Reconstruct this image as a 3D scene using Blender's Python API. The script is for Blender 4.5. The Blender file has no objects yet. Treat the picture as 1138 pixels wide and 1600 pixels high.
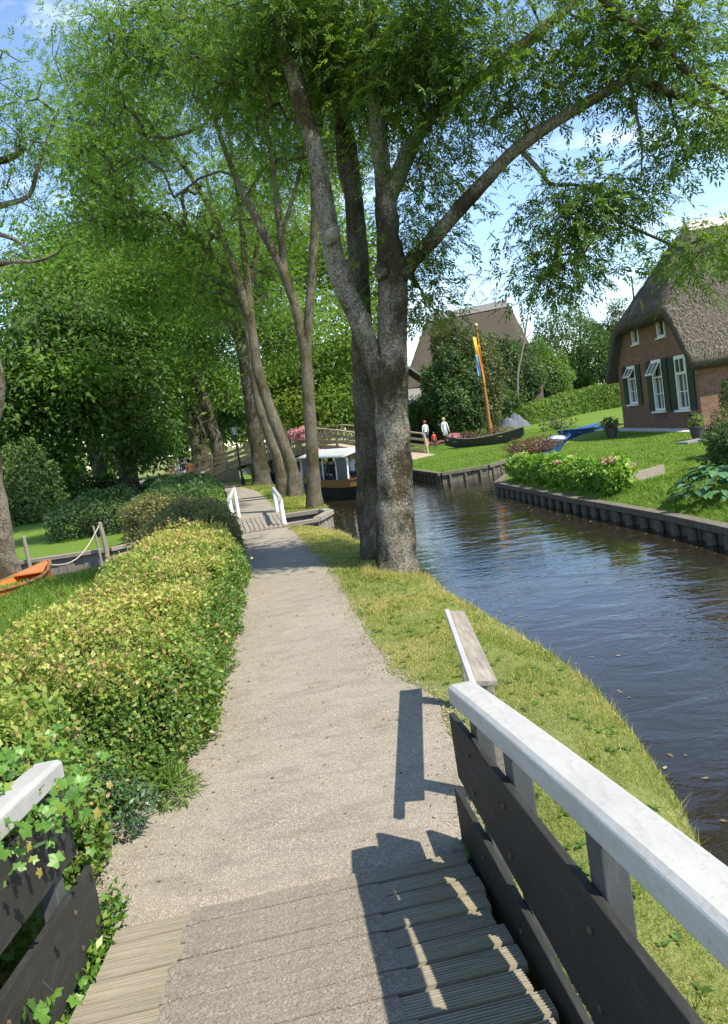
import bpy, bmesh, math, random
import numpy as np
from mathutils import Vector, Matrix, noise as mnoise
from mathutils.geometry import delaunay_2d_cdt

sc = bpy.context.scene
col = sc.collection
R = math.radians

# ------------------------------------------------------------------ camera
CAM_H = 2.2
ROLL, PITCH = R(9.0), R(-6.7)
_f = np.array([0, math.cos(PITCH), math.sin(PITCH)])
_r0 = np.array([1.0, 0, 0]); _u0 = np.cross(_r0, _f)
_r = math.cos(ROLL)*_r0 - math.sin(ROLL)*_u0
_u = math.sin(ROLL)*_r0 + math.cos(ROLL)*_u0
cam_d = bpy.data.cameras.new('camera')
cam_d.sensor_fit = 'VERTICAL'; cam_d.sensor_height = 36.0; cam_d.lens = 36.0*1155/1600
cam_d.clip_end = 2000; cam_d.clip_start = 0.05
cam = bpy.data.objects.new('camera', cam_d); col.objects.link(cam)
cam.matrix_world = Matrix(((_r[0], _u[0], -_f[0], 0), (_r[1], _u[1], -_f[1], 0), (_r[2], _u[2], -_f[2], CAM_H), (0, 0, 0, 1)))
sc.camera = cam

# ------------------------------------------------------------------ sun, sky, exposure
SUN = Vector((0.62, -0.45, 1.0)).normalized()          # direction towards the sun
sun_d = bpy.data.lights.new('sun', 'SUN'); sun_d.energy = 3.9; sun_d.angle = R(0.53); sun_d.color = (1.0, 0.93, 0.80)
sun = bpy.data.objects.new('sun', sun_d); col.objects.link(sun)
sun.rotation_euler = SUN.to_track_quat('Z', 'Y').to_euler()
w = bpy.data.worlds.new('World'); sc.world = w; w.use_nodes = True
wn, wl = w.node_tree.nodes, w.node_tree.links
bg = wn['Background']
sky = wn.new('ShaderNodeTexSky'); sky.sky_type = 'NISHITA'; sky.sun_disc = False
sky.sun_elevation = math.asin(SUN.z); sky.sun_rotation = math.atan2(SUN.x, SUN.y)
sky.air_density = 1.0; sky.dust_density = 0.05; sky.ozone_density = 2.2
# thin fair-weather cloud, everywhere in the sky
tc = wn.new('ShaderNodeTexCoord'); mp = wn.new('ShaderNodeMapping'); mp.inputs['Scale'].default_value = (1.2, 1.2, 4.5)
nz = wn.new('ShaderNodeTexNoise'); nz.inputs['Scale'].default_value = 2.6; nz.inputs['Detail'].default_value = 7; nz.inputs['Roughness'].default_value = 0.58
nz.inputs['Distortion'].default_value = 0.5
rp = wn.new('ShaderNodeMapRange'); rp.inputs['From Min'].default_value = 0.53; rp.inputs['From Max'].default_value = 0.80; rp.inputs['To Max'].default_value = 0.6
mx = wn.new('ShaderNodeMix'); mx.data_type = 'RGBA'; mx.inputs['B'].default_value = (9.0, 9.6, 10.4, 1)
wl.new(tc.outputs['Generated'], mp.inputs['Vector']); wl.new(mp.outputs[0], nz.inputs['Vector']); wl.new(nz.outputs['Fac'], rp.inputs['Value'])
wl.new(rp.outputs[0], mx.inputs['Factor']); wl.new(sky.outputs[0], mx.inputs['A']); wl.new(mx.outputs['Result'], bg.inputs['Color'])
bg.inputs['Strength'].default_value = 0.14
sc.view_settings.view_transform = 'Standard'; sc.view_settings.look = 'None'
sc.view_settings.exposure = 1.08; sc.view_settings.gamma = 1.0; sc.view_settings.use_curve_mapping = False
sc.render.engine = 'CYCLES'
cy = sc.cycles
cy.max_bounces = 8; cy.diffuse_bounces = 4; cy.glossy_bounces = 3; cy.transmission_bounces = 4; cy.transparent_max_bounces = 4
cy.use_denoising = True; cy.denoiser = 'OPENIMAGEDENOISE'; cy.caustics_reflective = False; cy.caustics_refractive = False
cy.sample_clamp_indirect = 6.0

# ------------------------------------------------------------------ helpers
def ray(px, py):
    return _f + _r*(px-569)/1155 - _u*(py-800)/1155
def at(px, py, y):
    """point of the place seen at photo pixel px,py at distance y"""
    d = ray(px, py); return np.array([0, 0, CAM_H]) + d*(y/d[1])
def atz(px, py, z):
    d = ray(px, py); return np.array([0, 0, CAM_H]) + d*((z-CAM_H)/d[2])

def tag(o, label=None, cat=None, group=None, kind=None):
    if label: o['label'] = label
    if cat: o['category'] = cat
    if group: o['group'] = group
    if kind: o['kind'] = kind
    return o
def empty(name, loc=(0, 0, 0), label=None, cat=None, group=None, rz=0.0):
    o = bpy.data.objects.new(name, None); col.objects.link(o); o.location = loc; o.rotation_euler = (0, 0, rz); o.empty_display_size = 0.1
    return tag(o, label, cat, group)
def copy_tree(o, parent=None):
    c = o.copy(); col.objects.link(c); c.parent = parent
    for ch in list(o.children): copy_tree(ch, c)
    return c

def np_mesh(name, V, F, smooth=False, attr=None):
    """V (n,3), F (m,k) array with k 3 or 4"""
    V = np.asarray(V, np.float32); F = np.asarray(F, np.int32); k = F.shape[1]
    me = bpy.data.meshes.new(name)
    me.vertices.add(len(V)); me.vertices.foreach_set('co', V.ravel())
    me.loops.add(F.size); me.loops.foreach_set('vertex_index', F.ravel())
    me.polygons.add(len(F)); me.polygons.foreach_set('loop_start', np.arange(0, F.size, k, dtype=np.int32))
    me.update(calc_edges=True)
    if smooth: me.polygons.foreach_set('use_smooth', np.ones(len(F), bool))
    if attr is not None:
        a = me.attributes.new('v', 'FLOAT', 'FACE'); a.data.foreach_set('value', np.asarray(attr, np.float32))
    return me
def link(name, me, mat, parent=None, origin=None):
    """origin: world location of the parent Empty (verts are in world space)"""
    o = bpy.data.objects.new(name, me); col.objects.link(o)
    if mat is not None:
        if isinstance(mat, (list, tuple)):
            for m in mat: me.materials.append(m)
        elif not me.materials: me.materials.append(mat)
    if parent is not None:
        o.parent = parent
        o.location = -Vector(parent.location) if origin is None else -Vector(origin)
    return o

class MB:
    def __init__(s): s.v = []; s.f = []; s.m = []; s.mi = 0
    def add(s, vs, fs):
        b = len(s.v); s.v += [tuple(map(float, p)) for p in vs]
        for f in fs: s.f.append(tuple(b+i for i in f)); s.m.append(s.mi)
        return s
    def box(s, c, size, rz=0.0, rx=0.0, ry=0.0):
        M = Matrix.Rotation(rz, 3, 'Z') @ Matrix.Rotation(ry, 3, 'Y') @ Matrix.Rotation(rx, 3, 'X')
        hx, hy, hz = [q/2 for q in size]
        vs = [Vector(c) + M @ Vector((x, y, z)) for x in (-hx, hx) for y in (-hy, hy) for z in (-hz, hz)]
        return s.add(vs, [(0, 1, 3, 2), (4, 6, 7, 5), (0, 4, 5, 1), (2, 3, 7, 6), (0, 2, 6, 4), (1, 5, 7, 3)])
    def bar(s, a, b, wd, ht, up=(0, 0, 1)):
        """a box beam from a to b, width wd (sideways), height ht (along up)"""
        a, b = Vector(a), Vector(b); d = (b-a).normalized(); up = Vector(up)
        sd = d.cross(up).normalized(); u2 = sd.cross(d).normalized()
        vs = []
        for p in (a, b):
            for q in (-1, 1):
                for t in (-1, 1): vs.append(p + sd*q*wd/2 + u2*t*ht/2)
        return s.add(vs, [(0, 1, 3, 2), (4, 6, 7, 5), (0, 4, 5, 1), (2, 3, 7, 6), (0, 2, 6, 4), (1, 5, 7, 3)])
    def tube(s, pts, rad, n=8, cap=True):
        P = [Vector(p) for p in pts]; rad = rad if hasattr(rad, '__len__') else [rad]*len(P)
        up = Vector((0.13, 0.31, 1)).normalized(); rings = []
        t0 = (P[1]-P[0]).normalized(); sd = t0.cross(up)
        if sd.length < 1e-3: sd = t0.cross(Vector((1, 0, 0)))
        sd.normalize(); b0 = len(s.v)
        for i, p in enumerate(P):
            t = (P[min(i+1, len(P)-1)] - P[max(i-1, 0)]).normalized()
            sd = (sd - t*sd.dot(t)).normalized(); bt = t.cross(sd)
            for k in range(n):
                a = 2*math.pi*k/n; s.v.append(tuple(p + (sd*math.cos(a)+bt*math.sin(a))*rad[i]))
        for i in range(len(P)-1):
            for k in range(n):
                a = b0+i*n+k; b = b0+i*n+(k+1) % n
                s.f.append((a, b, b+n, a+n)); s.m.append(s.mi)
        if cap:
            s.f.append(tuple(b0+k for k in range(n))[::-1]); s.m.append(s.mi)
            e = b0+(len(P)-1)*n; s.f.append(tuple(e+k for k in range(n))); s.m.append(s.mi)
        return s
    def lathe(s, c, prof, n=16, ax=Vector((0, 0, 1))):
        """prof: (radius, height) pairs from bottom to top"""
        c = Vector(c); q = Vector((0, 0, 1)).rotation_difference(ax)
        b0 = len(s.v)
        for r, h in prof:
            for k in range(n):
                a = 2*math.pi*k/n; s.v.append(tuple(c + q @ Vector((r*math.cos(a), r*math.sin(a), h))))
        for i in range(len(prof)-1):
            for k in range(n):
                a = b0+i*n+k; b = b0+i*n+(k+1) % n
                s.f.append((a, b, b+n, a+n)); s.m.append(s.mi)
        s.f.append(tuple(b0+k for k in range(n))[::-1]); s.m.append(s.mi)
        e = b0+(len(prof)-1)*n; s.f.append(tuple(e+k for k in range(n))); s.m.append(s.mi)
        return s
    def prism(s, poly, a, b):
        """poly: 3D points of one side; extruded by vector b-a"""
        d = Vector(b)-Vector(a); n = len(poly)
        vs = [Vector(p) for p in poly] + [Vector(p)+d for p in poly]
        return s.add(vs, [tuple(range(n))[::-1], tuple(range(n, 2*n))] + [(i, (i+1) % n, n+(i+1) % n, n+i) for i in range(n)])
    def build(s, name, mat, parent=None, smooth=False, bevel=0.0, local=False):
        me = bpy.data.meshes.new(name); me.from_pydata(s.v, [], s.f)
        bm = bmesh.new(); bm.from_mesh(me); bmesh.ops.recalc_face_normals(bm, faces=bm.faces); bm.to_mesh(me); bm.free()
        if max(s.m, default=0) > 0: me.polygons.foreach_set('material_index', s.m)
        if smooth: me.polygons.foreach_set('use_smooth', [True]*len(me.polygons))
        o = link(name, me, mat, parent, origin=(0, 0, 0) if local else None)
        if bevel:
            b = o.modifiers.new('bevel', 'BEVEL'); b.width = bevel; b.segments = 2; b.limit_method = 'ANGLE'; b.angle_limit = R(40)
        return o

def catmull(pts, n=6):
    P = [np.array(p, float) for p in pts]; P = [2*P[0]-P[1]] + P + [2*P[-1]-P[-2]]; out = []
    for i in range(1, len(P)-2):
        for k in range(n):
            t = k/n
            out.append(0.5*((2*P[i]) + (-P[i-1]+P[i+1])*t + (2*P[i-1]-5*P[i]+4*P[i+1]-P[i+2])*t*t + (-P[i-1]+3*P[i]-3*P[i+1]+P[i+2])*t**3))
    out.append(P[-2]); return np.array(out)

def cdt_fill(outer, holes=(), extra=()):
    """triangulate a polygon with holes -> (points, triangles)"""
    pts = []; edges = []
    for loop in [outer]+list(holes):
        b = len(pts); pts += [Vector(p) for p in loop]; n = len(loop)
        edges += [(b+i, b+(i+1) % n) for i in range(n)]
    pts += [Vector(p) for p in extra]
    r = delaunay_2d_cdt(pts, edges, [], 0, 1e-5)
    P = np.array([(p.x, p.y) for p in r[0]]); T = np.array([f for f in r[2] if len(f) == 3])
    c = P[T].mean(1); keep = inside(c, outer)
    for h in holes: keep &= ~inside(c, h)
    return P, T[keep]
def inside(p, poly):
    p = np.asarray(p); x, y = p[:, 0], p[:, 1]; q = np.asarray([(a[0], a[1]) for a in poly]); r = np.zeros(len(p), bool)
    j = len(q)-1
    for i in range(len(q)):
        c = ((q[i, 1] > y) != (q[j, 1] > y)) & (x < (q[j, 0]-q[i, 0])*(y-q[i, 1])/(q[j, 1]-q[i, 1]+1e-12)+q[i, 0])
        r ^= c; j = i
    return r
def poly_dist(p, line):
    """distance of points to a polyline (xy)"""
    p = np.asarray(p)[:, :2]; q = np.asarray([(a[0], a[1]) for a in line]); best = np.full(len(p), 1e9)
    for a, b in zip(q[:-1], q[1:]):
        d = b-a; t = np.clip(((p-a) @ d)/(d @ d+1e-12), 0, 1); best = np.minimum(best, np.linalg.norm(p-(a+t[:, None]*d), axis=1))
    return best
def slab(name, outer, holes, mat, to3, thick_vec, parent):
    """flat slab from a polygon with holes; to3 maps (a,b) to a world point"""
    P, T = cdt_fill(outer, holes); n = len(P)
    A = np.array([to3(*p) for p in P]); tv = np.array(thick_vec)
    V = np.vstack([A, A+tv]); F = [tuple(t) for t in T] + [tuple(t[::-1]+n) for t in T]
    cnt = {}
    for t in T:
        for i in range(3):
            e = (t[i], t[(i+1) % 3]); cnt[tuple(sorted(e))] = cnt.get(tuple(sorted(e)), 0)+1
    for t in T:
        for i in range(3):
            a, b = t[i], t[(i+1) % 3]
            if cnt[tuple(sorted((a, b)))] == 1: F.append((b, a, a+n, b+n))
    m = MB(); m.v = [tuple(map(float, v)) for v in V]; m.f = [tuple(int(i) for i in f) for f in F]; m.m = [0]*len(F)
    return m.build(name, mat, parent)

# value noise for numpy arrays
_rs = np.random.RandomState(5); _tab = _rs.rand(64, 64, 64)
def vnoise(p, scale=1.0):
    q = np.asarray(p)*scale; i = np.floor(q).astype(int); f = q-i; f = f*f*(3-2*f); r = 0
    for dx in (0, 1):
        for dy in (0, 1):
            for dz in (0, 1):
                wgt = (f[:, 0] if dx else 1-f[:, 0])*(f[:, 1] if dy else 1-f[:, 1])*(f[:, 2] if dz else 1-f[:, 2])
                r = r + wgt*_tab[(i[:, 0]+dx) % 64, (i[:, 1]+dy) % 64, (i[:, 2]+dz) % 64]
    return r
def unit(v): return v/(np.linalg.norm(v, axis=-1, keepdims=True)+1e-9)
# ------------------------------------------------------------------ materials
class NM:
    def __init__(s, name, rough=0.8, spec=0.3):
        s.mat = bpy.data.materials.new(name); s.mat.use_nodes = True; s.n = s.mat.node_tree.nodes; s.l = s.mat.node_tree.links
        s.b = s.n['Principled BSDF']; s.b.inputs['Roughness'].default_value = rough; s.b.inputs['Specular IOR Level'].default_value = spec
        s.out = s.n['Material Output']; s._tc = None
    def coord(s, scale=(1, 1, 1), kind='Object', rot=(0, 0, 0)):
        if s._tc is None: s._tc = s.n.new('ShaderNodeTexCoord')
        m = s.n.new('ShaderNodeMapping'); m.inputs['Scale'].default_value = scale; m.inputs['Rotation'].default_value = rot
        s.l.new(s._tc.outputs[kind], m.inputs['Vector']); return m.outputs[0]
    def noise(s, scale, detail=4, rough=0.55, vec=None, dist=0.0):
        n = s.n.new('ShaderNodeTexNoise'); n.inputs['Scale'].default_value = scale; n.inputs['Detail'].default_value = detail
        n.inputs['Roughness'].default_value = rough; n.inputs['Distortion'].default_value = dist
        s.l.new(vec if vec is not None else s.coord(), n.inputs['Vector']); return n.outputs['Fac']
    def voro(s, scale, vec=None, out='Distance', feat='F1'):
        n = s.n.new('ShaderNodeTexVoronoi'); n.inputs['Scale'].default_value = scale; n.feature = feat
        s.l.new(vec if vec is not None else s.coord(), n.inputs['Vector']); return n.outputs[out]
    def ramp(s, fac, stops, interp='LINEAR'):
        r = s.n.new('ShaderNodeValToRGB'); e = r.color_ramp.elements; r.color_ramp.interpolation = interp
        while len(e) < len(stops): e.new(0.5)
        for i, (p, c) in enumerate(stops): e[i].position = p; e[i].color = tuple(c)+(1,) if len(c) == 3 else c
        s.l.new(fac, r.inputs[0]); return r.outputs[0]
    def mrange(s, fac, a, b, c=0.0, d=1.0):
        r = s.n.new('ShaderNodeMapRange'); r.inputs['From Min'].default_value = a; r.inputs['From Max'].default_value = b
        r.inputs['To Min'].default_value = c; r.inputs['To Max'].default_value = d; s.l.new(fac, r.inputs['Value']); return r.outputs[0]
    def mix(s, fac, a, b, mode='MIX'):
        m = s.n.new('ShaderNodeMix'); m.data_type = 'RGBA'; m.blend_type = mode
        for k, x in (('Factor', fac), ('A', a), ('B', b)):
            if isinstance(x, (int, float)): m.inputs[k].default_value = x
            elif isinstance(x, (tuple, list)): m.inputs[k].default_value = tuple(x)+(1,)
            else: s.l.new(x, m.inputs[k])
        return m.outputs['Result']
    def math(s, op, a, b=0.5):
        m = s.n.new('ShaderNodeMath'); m.operation = op
        for i, x in enumerate((a, b)):
            if isinstance(x, (int, float)): m.inputs[i].default_value = x
            else: s.l.new(x, m.inputs[i])
        return m.outputs[0]
    def attr(s, name='v'):
        a = s.n.new('ShaderNodeAttribute'); a.attribute_name = name; return a.outputs['Fac']
    def objrand(s):
        return s.n.new('ShaderNodeObjectInfo').outputs['Random']
    def color(s, c):
        if isinstance(c, (tuple, list)): s.b.inputs['Base Color'].default_value = tuple(c)+(1,)
        else: s.l.new(c, s.b.inputs['Base Color'])
        return s
    def rough(s, r): s.l.new(r, s.b.inputs['Roughness']); return s
    def bump(s, h, strength=0.5, dist=0.01):
        b = s.n.new('ShaderNodeBump'); b.inputs['Strength'].default_value = strength; b.inputs['Distance'].default_value = dist
        s.l.new(h, b.inputs['Height']); s.l.new(b.outputs[0], s.b.inputs['Normal']); return s

def paint(name, c, rough=0.5, var=0.12, dirt=(0.12, 0.11, 0.09), dirtamt=0.35, scale=6.0, spec=0.3, bumps=0.15):
    m = NM(name, rough, spec); n1 = m.noise(scale, 6, 0.6); n2 = m.noise(scale*5, 5, 0.6)
    d = tuple(x*(1-var) for x in c); l = tuple(min(1, x*(1+var)) for x in c)
    base = m.ramp(n1, [(0.3, d), (0.7, l)])
    m.color(m.mix(m.mrange(n2, 0.56, 0.78, 0, dirtamt), base, dirt)); m.bump(n2, bumps, 0.004)
    m.rough(m.mrange(n1, 0.3, 0.7, rough*0.85, min(1, rough*1.15))); return m.mat

def painted_timber(name, c, wear, grain=(10, 0.9, 10), rough=0.6, wearamt=0.5, algae=(0.10, 0.12, 0.05), algamt=0.3, bumps=0.4):
    """painted board: grain shows through, paint worn along it, algae blooms"""
    m = NM(name, rough, 0.25); v = m.coord(grain); n1 = m.noise(4.0, 8, 0.7, v, 0.3); n2 = m.noise(1.6, 6, 0.65); n3 = m.noise(14, 6, 0.7); n4 = m.noise(40, 5, 0.7)
    base = m.ramp(n2, [(0.3, tuple(x*0.82 for x in c)), (0.7, tuple(min(1, x*1.15) for x in c))])
    base = m.mix(m.mrange(n1, 0.52, 0.72, 0, wearamt), base, wear)
    base = m.mix(m.mrange(m.math('MULTIPLY', n2, n3), 0.29, 0.44, 0, algamt), base, algae)
    base = m.mix(m.mrange(n4, 0.60, 0.74, 0, wearamt*0.8), base, tuple(x*0.55 for x in wear))
    m.color(base); m.bump(m.math('ADD', n1, m.math('MULTIPLY', n4, 0.5)), bumps, 0.006); m.rough(m.mrange(n1, 0.3, 0.7, rough*0.8, min(1, rough*1.25))); return m.mat
def wood(name, c, c2, grain=(1, 14, 14), rough=0.8, moss=None, mossamt=0.3, bumps=0.5):
    """weathered timber; grain stretched along the object's local/world axis by the scale vector"""
    m = NM(name, rough, 0.2); v = m.coord(grain); n1 = m.noise(3.0, 8, 0.65, v, 0.4); n2 = m.noise(1.3, 4, 0.5); n3 = m.noise(9, 4, 0.6)
    base = m.ramp(n1, [(0.25, tuple(x*0.55 for x in c)), (0.5, c), (0.75, c2)])
    base = m.mix(m.mrange(m.objrand(), 0, 1, 0, 0.35), base, tuple(x*0.6 for x in c))
    if moss: base = m.mix(m.mrange(m.math('MULTIPLY', n2, n3), 0.26, 0.42, 0, mossamt), base, moss)
    m.color(base); m.bump(n1, bumps, 0.006); return m.mat

def leafmat(name, stops, trans=0.35, rough=0.5, spec=0.35):
    """leaf colour by the per-leaf value v; part of the light passes through"""
    m = NM(name, rough, spec); c = m.ramp(m.attr('v'), stops); m.color(c)
    t = m.n.new('ShaderNodeBsdfTranslucent'); bright = m.mix(1.0, c, (1.5, 1.6, 0.7), 'MULTIPLY'); m.l.new(bright, t.inputs['Color'])
    mxs = m.n.new('ShaderNodeMixShader'); mxs.inputs[0].default_value = trans
    m.l.new(m.b.outputs[0], mxs.inputs[1]); m.l.new(t.outputs[0], mxs.inputs[2]); m.l.new(mxs.outputs[0], m.out.inputs['Surface']); return m.mat

M = {}
# foliage
M['ash'] = leafmat('ash_leaf', [(0, (0.058, 0.105, 0.026)), (0.5, (0.105, 0.175, 0.038)), (0.85, (0.18, 0.25, 0.05)), (1, (0.27, 0.31, 0.07))], 0.5, 0.5, 0.22)
M['ash_far'] = leafmat('far_ash_leaf', [(0, (0.066, 0.13, 0.03)), (0.5, (0.12, 0.21, 0.042)), (1, (0.23, 0.315, 0.066))], 0.5, 0.55, 0.2)
M['lime_leaf'] = leafmat('lime_leaf', [(0, (0.07, 0.13, 0.025)), (0.5, (0.14, 0.215, 0.038)), (1, (0.25, 0.30, 0.06))], 0.55, 0.55, 0.2)
M['dark_leaf'] = leafmat('dark_leaf', [(0, (0.042, 0.085, 0.022)), (0.6, (0.08, 0.145, 0.032)), (1, (0.15, 0.22, 0.045))], 0.35, 0.5, 0.25)
M['bush_leaf'] = leafmat('bush_leaf', [(0, (0.04, 0.075, 0.028)), (0.6, (0.075, 0.13, 0.04)), (1, (0.14, 0.19, 0.055))], 0.3, 0.5, 0.25)
M['olive_leaf'] = leafmat('olive_leaf', [(0, (0.06, 0.075, 0.035)), (0.6, (0.11, 0.13, 0.055)), (1, (0.18, 0.2, 0.075))], 0.3, 0.5, 0.25)
M['bright_leaf'] = leafmat('bright_leaf', [(0, (0.07, 0.14, 0.03)), (0.6, (0.15, 0.23, 0.045)), (1, (0.27, 0.33, 0.075))], 0.35, 0.5, 0.25)
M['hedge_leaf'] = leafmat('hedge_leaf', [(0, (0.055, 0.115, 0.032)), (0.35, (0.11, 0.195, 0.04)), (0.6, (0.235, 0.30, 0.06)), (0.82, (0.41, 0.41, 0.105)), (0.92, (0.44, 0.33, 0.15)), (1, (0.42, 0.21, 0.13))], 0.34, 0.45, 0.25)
M['brown_hedge_leaf'] = leafmat('brown_hedge_leaf', [(0, (0.07, 0.08, 0.03)), (0.5, (0.14, 0.145, 0.05)), (0.8, (0.22, 0.2, 0.065)), (1, (0.26, 0.16, 0.08))], 0.25)
M['maple_leaf'] = leafmat('maple_leaf', [(0, (0.05, 0.13, 0.022)), (0.6, (0.12, 0.24, 0.035)), (0.85, (0.25, 0.31, 0.05)), (1, (0.36, 0.24, 0.08))], 0.3, 0.4)
M['grey_leaf'] = leafmat('grey_green_leaf', [(0, (0.03, 0.075, 0.03)), (1, (0.1, 0.17, 0.08))], 0.2, 0.35)
M['hosta'] = leafmat('hosta_leaf', [(0, (0.05, 0.13, 0.05)), (1, (0.11, 0.22, 0.085))], 0.2, 0.38, 0.5)
M['hydrangea'] = leafmat('hydrangea_leaf', [(0, (0.09, 0.2, 0.025)), (0.6, (0.18, 0.32, 0.035)), (1, (0.3, 0.4, 0.05))], 0.3)
M['red_leaf'] = leafmat('red_brown_leaf', [(0, (0.07, 0.035, 0.025)), (1, (0.22, 0.12, 0.07))], 0.2)
M['pink'] = leafmat('pink_petal', [(0, (0.55, 0.16, 0.24)), (0.6, (0.75, 0.35, 0.42)), (1, (0.85, 0.6, 0.6))], 0.25)
M['grass'] = leafmat('grass_blade', [(0, (0.095, 0.155, 0.028)), (0.45, (0.20, 0.25, 0.045)), (0.75, (0.36, 0.33, 0.09)), (1, (0.52, 0.43, 0.2))], 0.25, 0.6, 0.2)
M['lawn_grass'] = leafmat('lawn_grass_blade', [(0, (0.085, 0.16, 0.025)), (0.6, (0.15, 0.235, 0.032)), (1, (0.22, 0.29, 0.05))], 0.25, 0.6, 0.2)

def ground_mat(name, g1, g2, dry, dryamt, dirt, dirtamt, sc_=1.0):
    m = NM(name, 0.95, 0.1); n1 = m.noise(0.55*sc_, 5, 0.6); n2 = m.noise(5*sc_, 6, 0.7); n3 = m.noise(60, 4, 0.7); n4 = m.noise(1.7*sc_, 6, 0.65)
    c = m.ramp(n2, [(0.3, g1), (0.7, g2)]); c = m.mix(m.mrange(n1, 0.42, 0.68, 0, dryamt), c, dry)
    c = m.mix(m.mrange(n4, 0.6, 0.72, 0, dirtamt), c, dirt); c = m.mix(m.mrange(n3, 0.3, 0.8, 0, 0.5), c, tuple(x*0.45 for x in g1)); m.color(c)
    m.bump(n3, 0.8, 0.02); return m.mat
M['ground'] = ground_mat('grass_ground', (0.14, 0.17, 0.045), (0.21, 0.235, 0.065), (0.31, 0.28, 0.14), 0.6, (0.29, 0.235, 0.165), 0.6)
M['lawn'] = ground_mat('mown_lawn', (0.10, 0.175, 0.025), (0.145, 0.225, 0.03), (0.19, 0.24, 0.04), 0.5, (0.14, 0.19, 0.04), 0.3, 0.7)

def path_mat(name='gravel_path', tone=1.0):
    m = NM(name, 0.95, 0.1); v = m.coord((1, 1, 1)); vs = m.coord((1.0, 2.6, 1), rot=(0, 0, R(-8)))
    st = m.voro(150, v, 'Color'); sd = m.voro(150, v, 'Distance'); n1 = m.noise(0.8, 6, 0.62, v); n2 = m.noise(2.6, 7, 0.68, vs, 0.4); n3 = m.noise(240, 3, 0.7, v); n5 = m.noise(38, 5, 0.7, v); n6 = m.noise(0.45, 4, 0.6, v)
    sep = m.n.new('ShaderNodeSeparateColor'); m.l.new(st, sep.inputs[0])
    T = lambda c: tuple(x*tone for x in c)
    c = m.ramp(sep.outputs[0], [(0.0, T((0.17, 0.142, 0.106))), (0.3, T((0.245, 0.212, 0.165))), (0.75, T((0.31, 0.272, 0.214))), (1.0, T((0.45, 0.41, 0.335)))])
    c = m.mix(m.mrange(n3, 0.35, 0.7, 0, 0.3), c, T((0.2, 0.17, 0.13)))
    c = m.mix(m.mrange(n1, 0.42, 0.70, 0, 0.5), c, T((0.355, 0.318, 0.254))); c = m.mix(m.mrange(n2, 0.48, 0.70, 0, 0.6), c, T((0.165, 0.142, 0.112)))
    c = m.mix(m.mrange(n5, 0.62, 0.78, 0, 0.5), c, T((0.14, 0.118, 0.09))); c = m.mix(m.mrange(n6, 0.5, 0.66, 0, 0.3), c, T((0.25, 0.225, 0.185)))
    m.color(c); m.bump(m.math('ADD', m.math('MULTIPLY', sd, 0.7), m.math('ADD', m.math('MULTIPLY', n3, 0.4), m.math('MULTIPLY', n2, 1.2))), 0.8, 0.006); return m.mat
M['path'] = path_mat()
def soil(): 
    m = NM('soil', 1, 0.05); n = m.noise(14, 6, 0.7); m.color(m.ramp(n, [(0.3, (0.045, 0.034, 0.022)), (0.7, (0.11, 0.085, 0.055))])); m.bump(n, 0.8, 0.03); return m.mat
M['soil'] = soil()
def water():
    m = NM('canal_water', 0.02, 1.0); b = m.b
    b.inputs['Base Color'].default_value = (0.030, 0.021, 0.011, 1); b.inputs['Roughness'].default_value = 0.02; b.inputs['IOR'].default_value = 1.33
    n0 = m.noise(0.45, 2, 0.5); 
    n1 = m.noise(1.25, 3, 0.5, m.coord((1.0, 1.8, 1), rot=(0, 0, R(24))), 0.8)
    n2 = m.noise(6.5, 3, 0.55, m.coord((1.0, 1.6, 1), rot=(0, 0, R(-18))), 0.4)
    h = m.math('ADD', m.math('MULTIPLY', n1, 1.0), m.math('MULTIPLY', m.math('MULTIPLY', n2, 0.40), m.mrange(n0, 0.35, 0.65, 0.25, 1.0)))
    m.bump(h, 1.0, 0.015); c = m.mix(n0, (0.024, 0.018, 0.009), (0.015, 0.0135, 0.009)); m.color(c); return m.mat
M['water'] = water()

# bark
def bark(name, c1, c2, lichen, lamt, moss, mamt):
    m = NM(name, 0.95, 0.1); v = m.coord((5, 5, 1.3)); n1 = m.noise(2.6, 8, 0.7, v, 0.5); n2 = m.noise(30, 8, 0.8); n3 = m.noise(1.3, 4, 0.6); n4 = m.noise(24, 4, 0.7)
    c = m.ramp(n1, [(0.3, tuple(x*0.4 for x in c1)), (0.5, c1), (0.72, c2)])
    c = m.mix(m.mrange(m.math('MULTIPLY', n2, m.mrange(n3, 0.3, 0.65, 0.8, 1.08)), 0.475, 0.535, 0, lamt), c, lichen)
    c = m.mix(m.mrange(m.math('ADD', m.math('MULTIPLY', n3, -1.0), m.math('MULTIPLY', n4, 0.45)), -0.3, -0.16, 0, mamt), c, moss); m.color(c)
    m.bump(m.math('ADD', n1, m.math('MULTIPLY', n4, 0.45)), 1.0, 0.07); return m.mat
M['bark'] = bark('lichened_bark', (0.125, 0.10, 0.07), (0.215, 0.18, 0.13), (0.38, 0.355, 0.29), 0.65, (0.045, 0.036, 0.018), 0.85)
M['bark_dark'] = bark('mossy_bark', (0.075, 0.06, 0.042), (0.14, 0.115, 0.08), (0.26, 0.25, 0.2), 0.35, (0.045, 0.045, 0.016), 0.75)
M['bark_pale'] = bark('pale_bark', (0.115, 0.095, 0.065), (0.20, 0.165, 0.115), (0.30, 0.27, 0.20), 0.35, (0.075, 0.068, 0.025), 0.7)
M['twig'] = paint('twig', (0.085, 0.07, 0.05), 0.9, 0.3)
M['deadwood'] = paint('dead_wood', (0.19, 0.165, 0.135), 0.9, 0.3)

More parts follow.
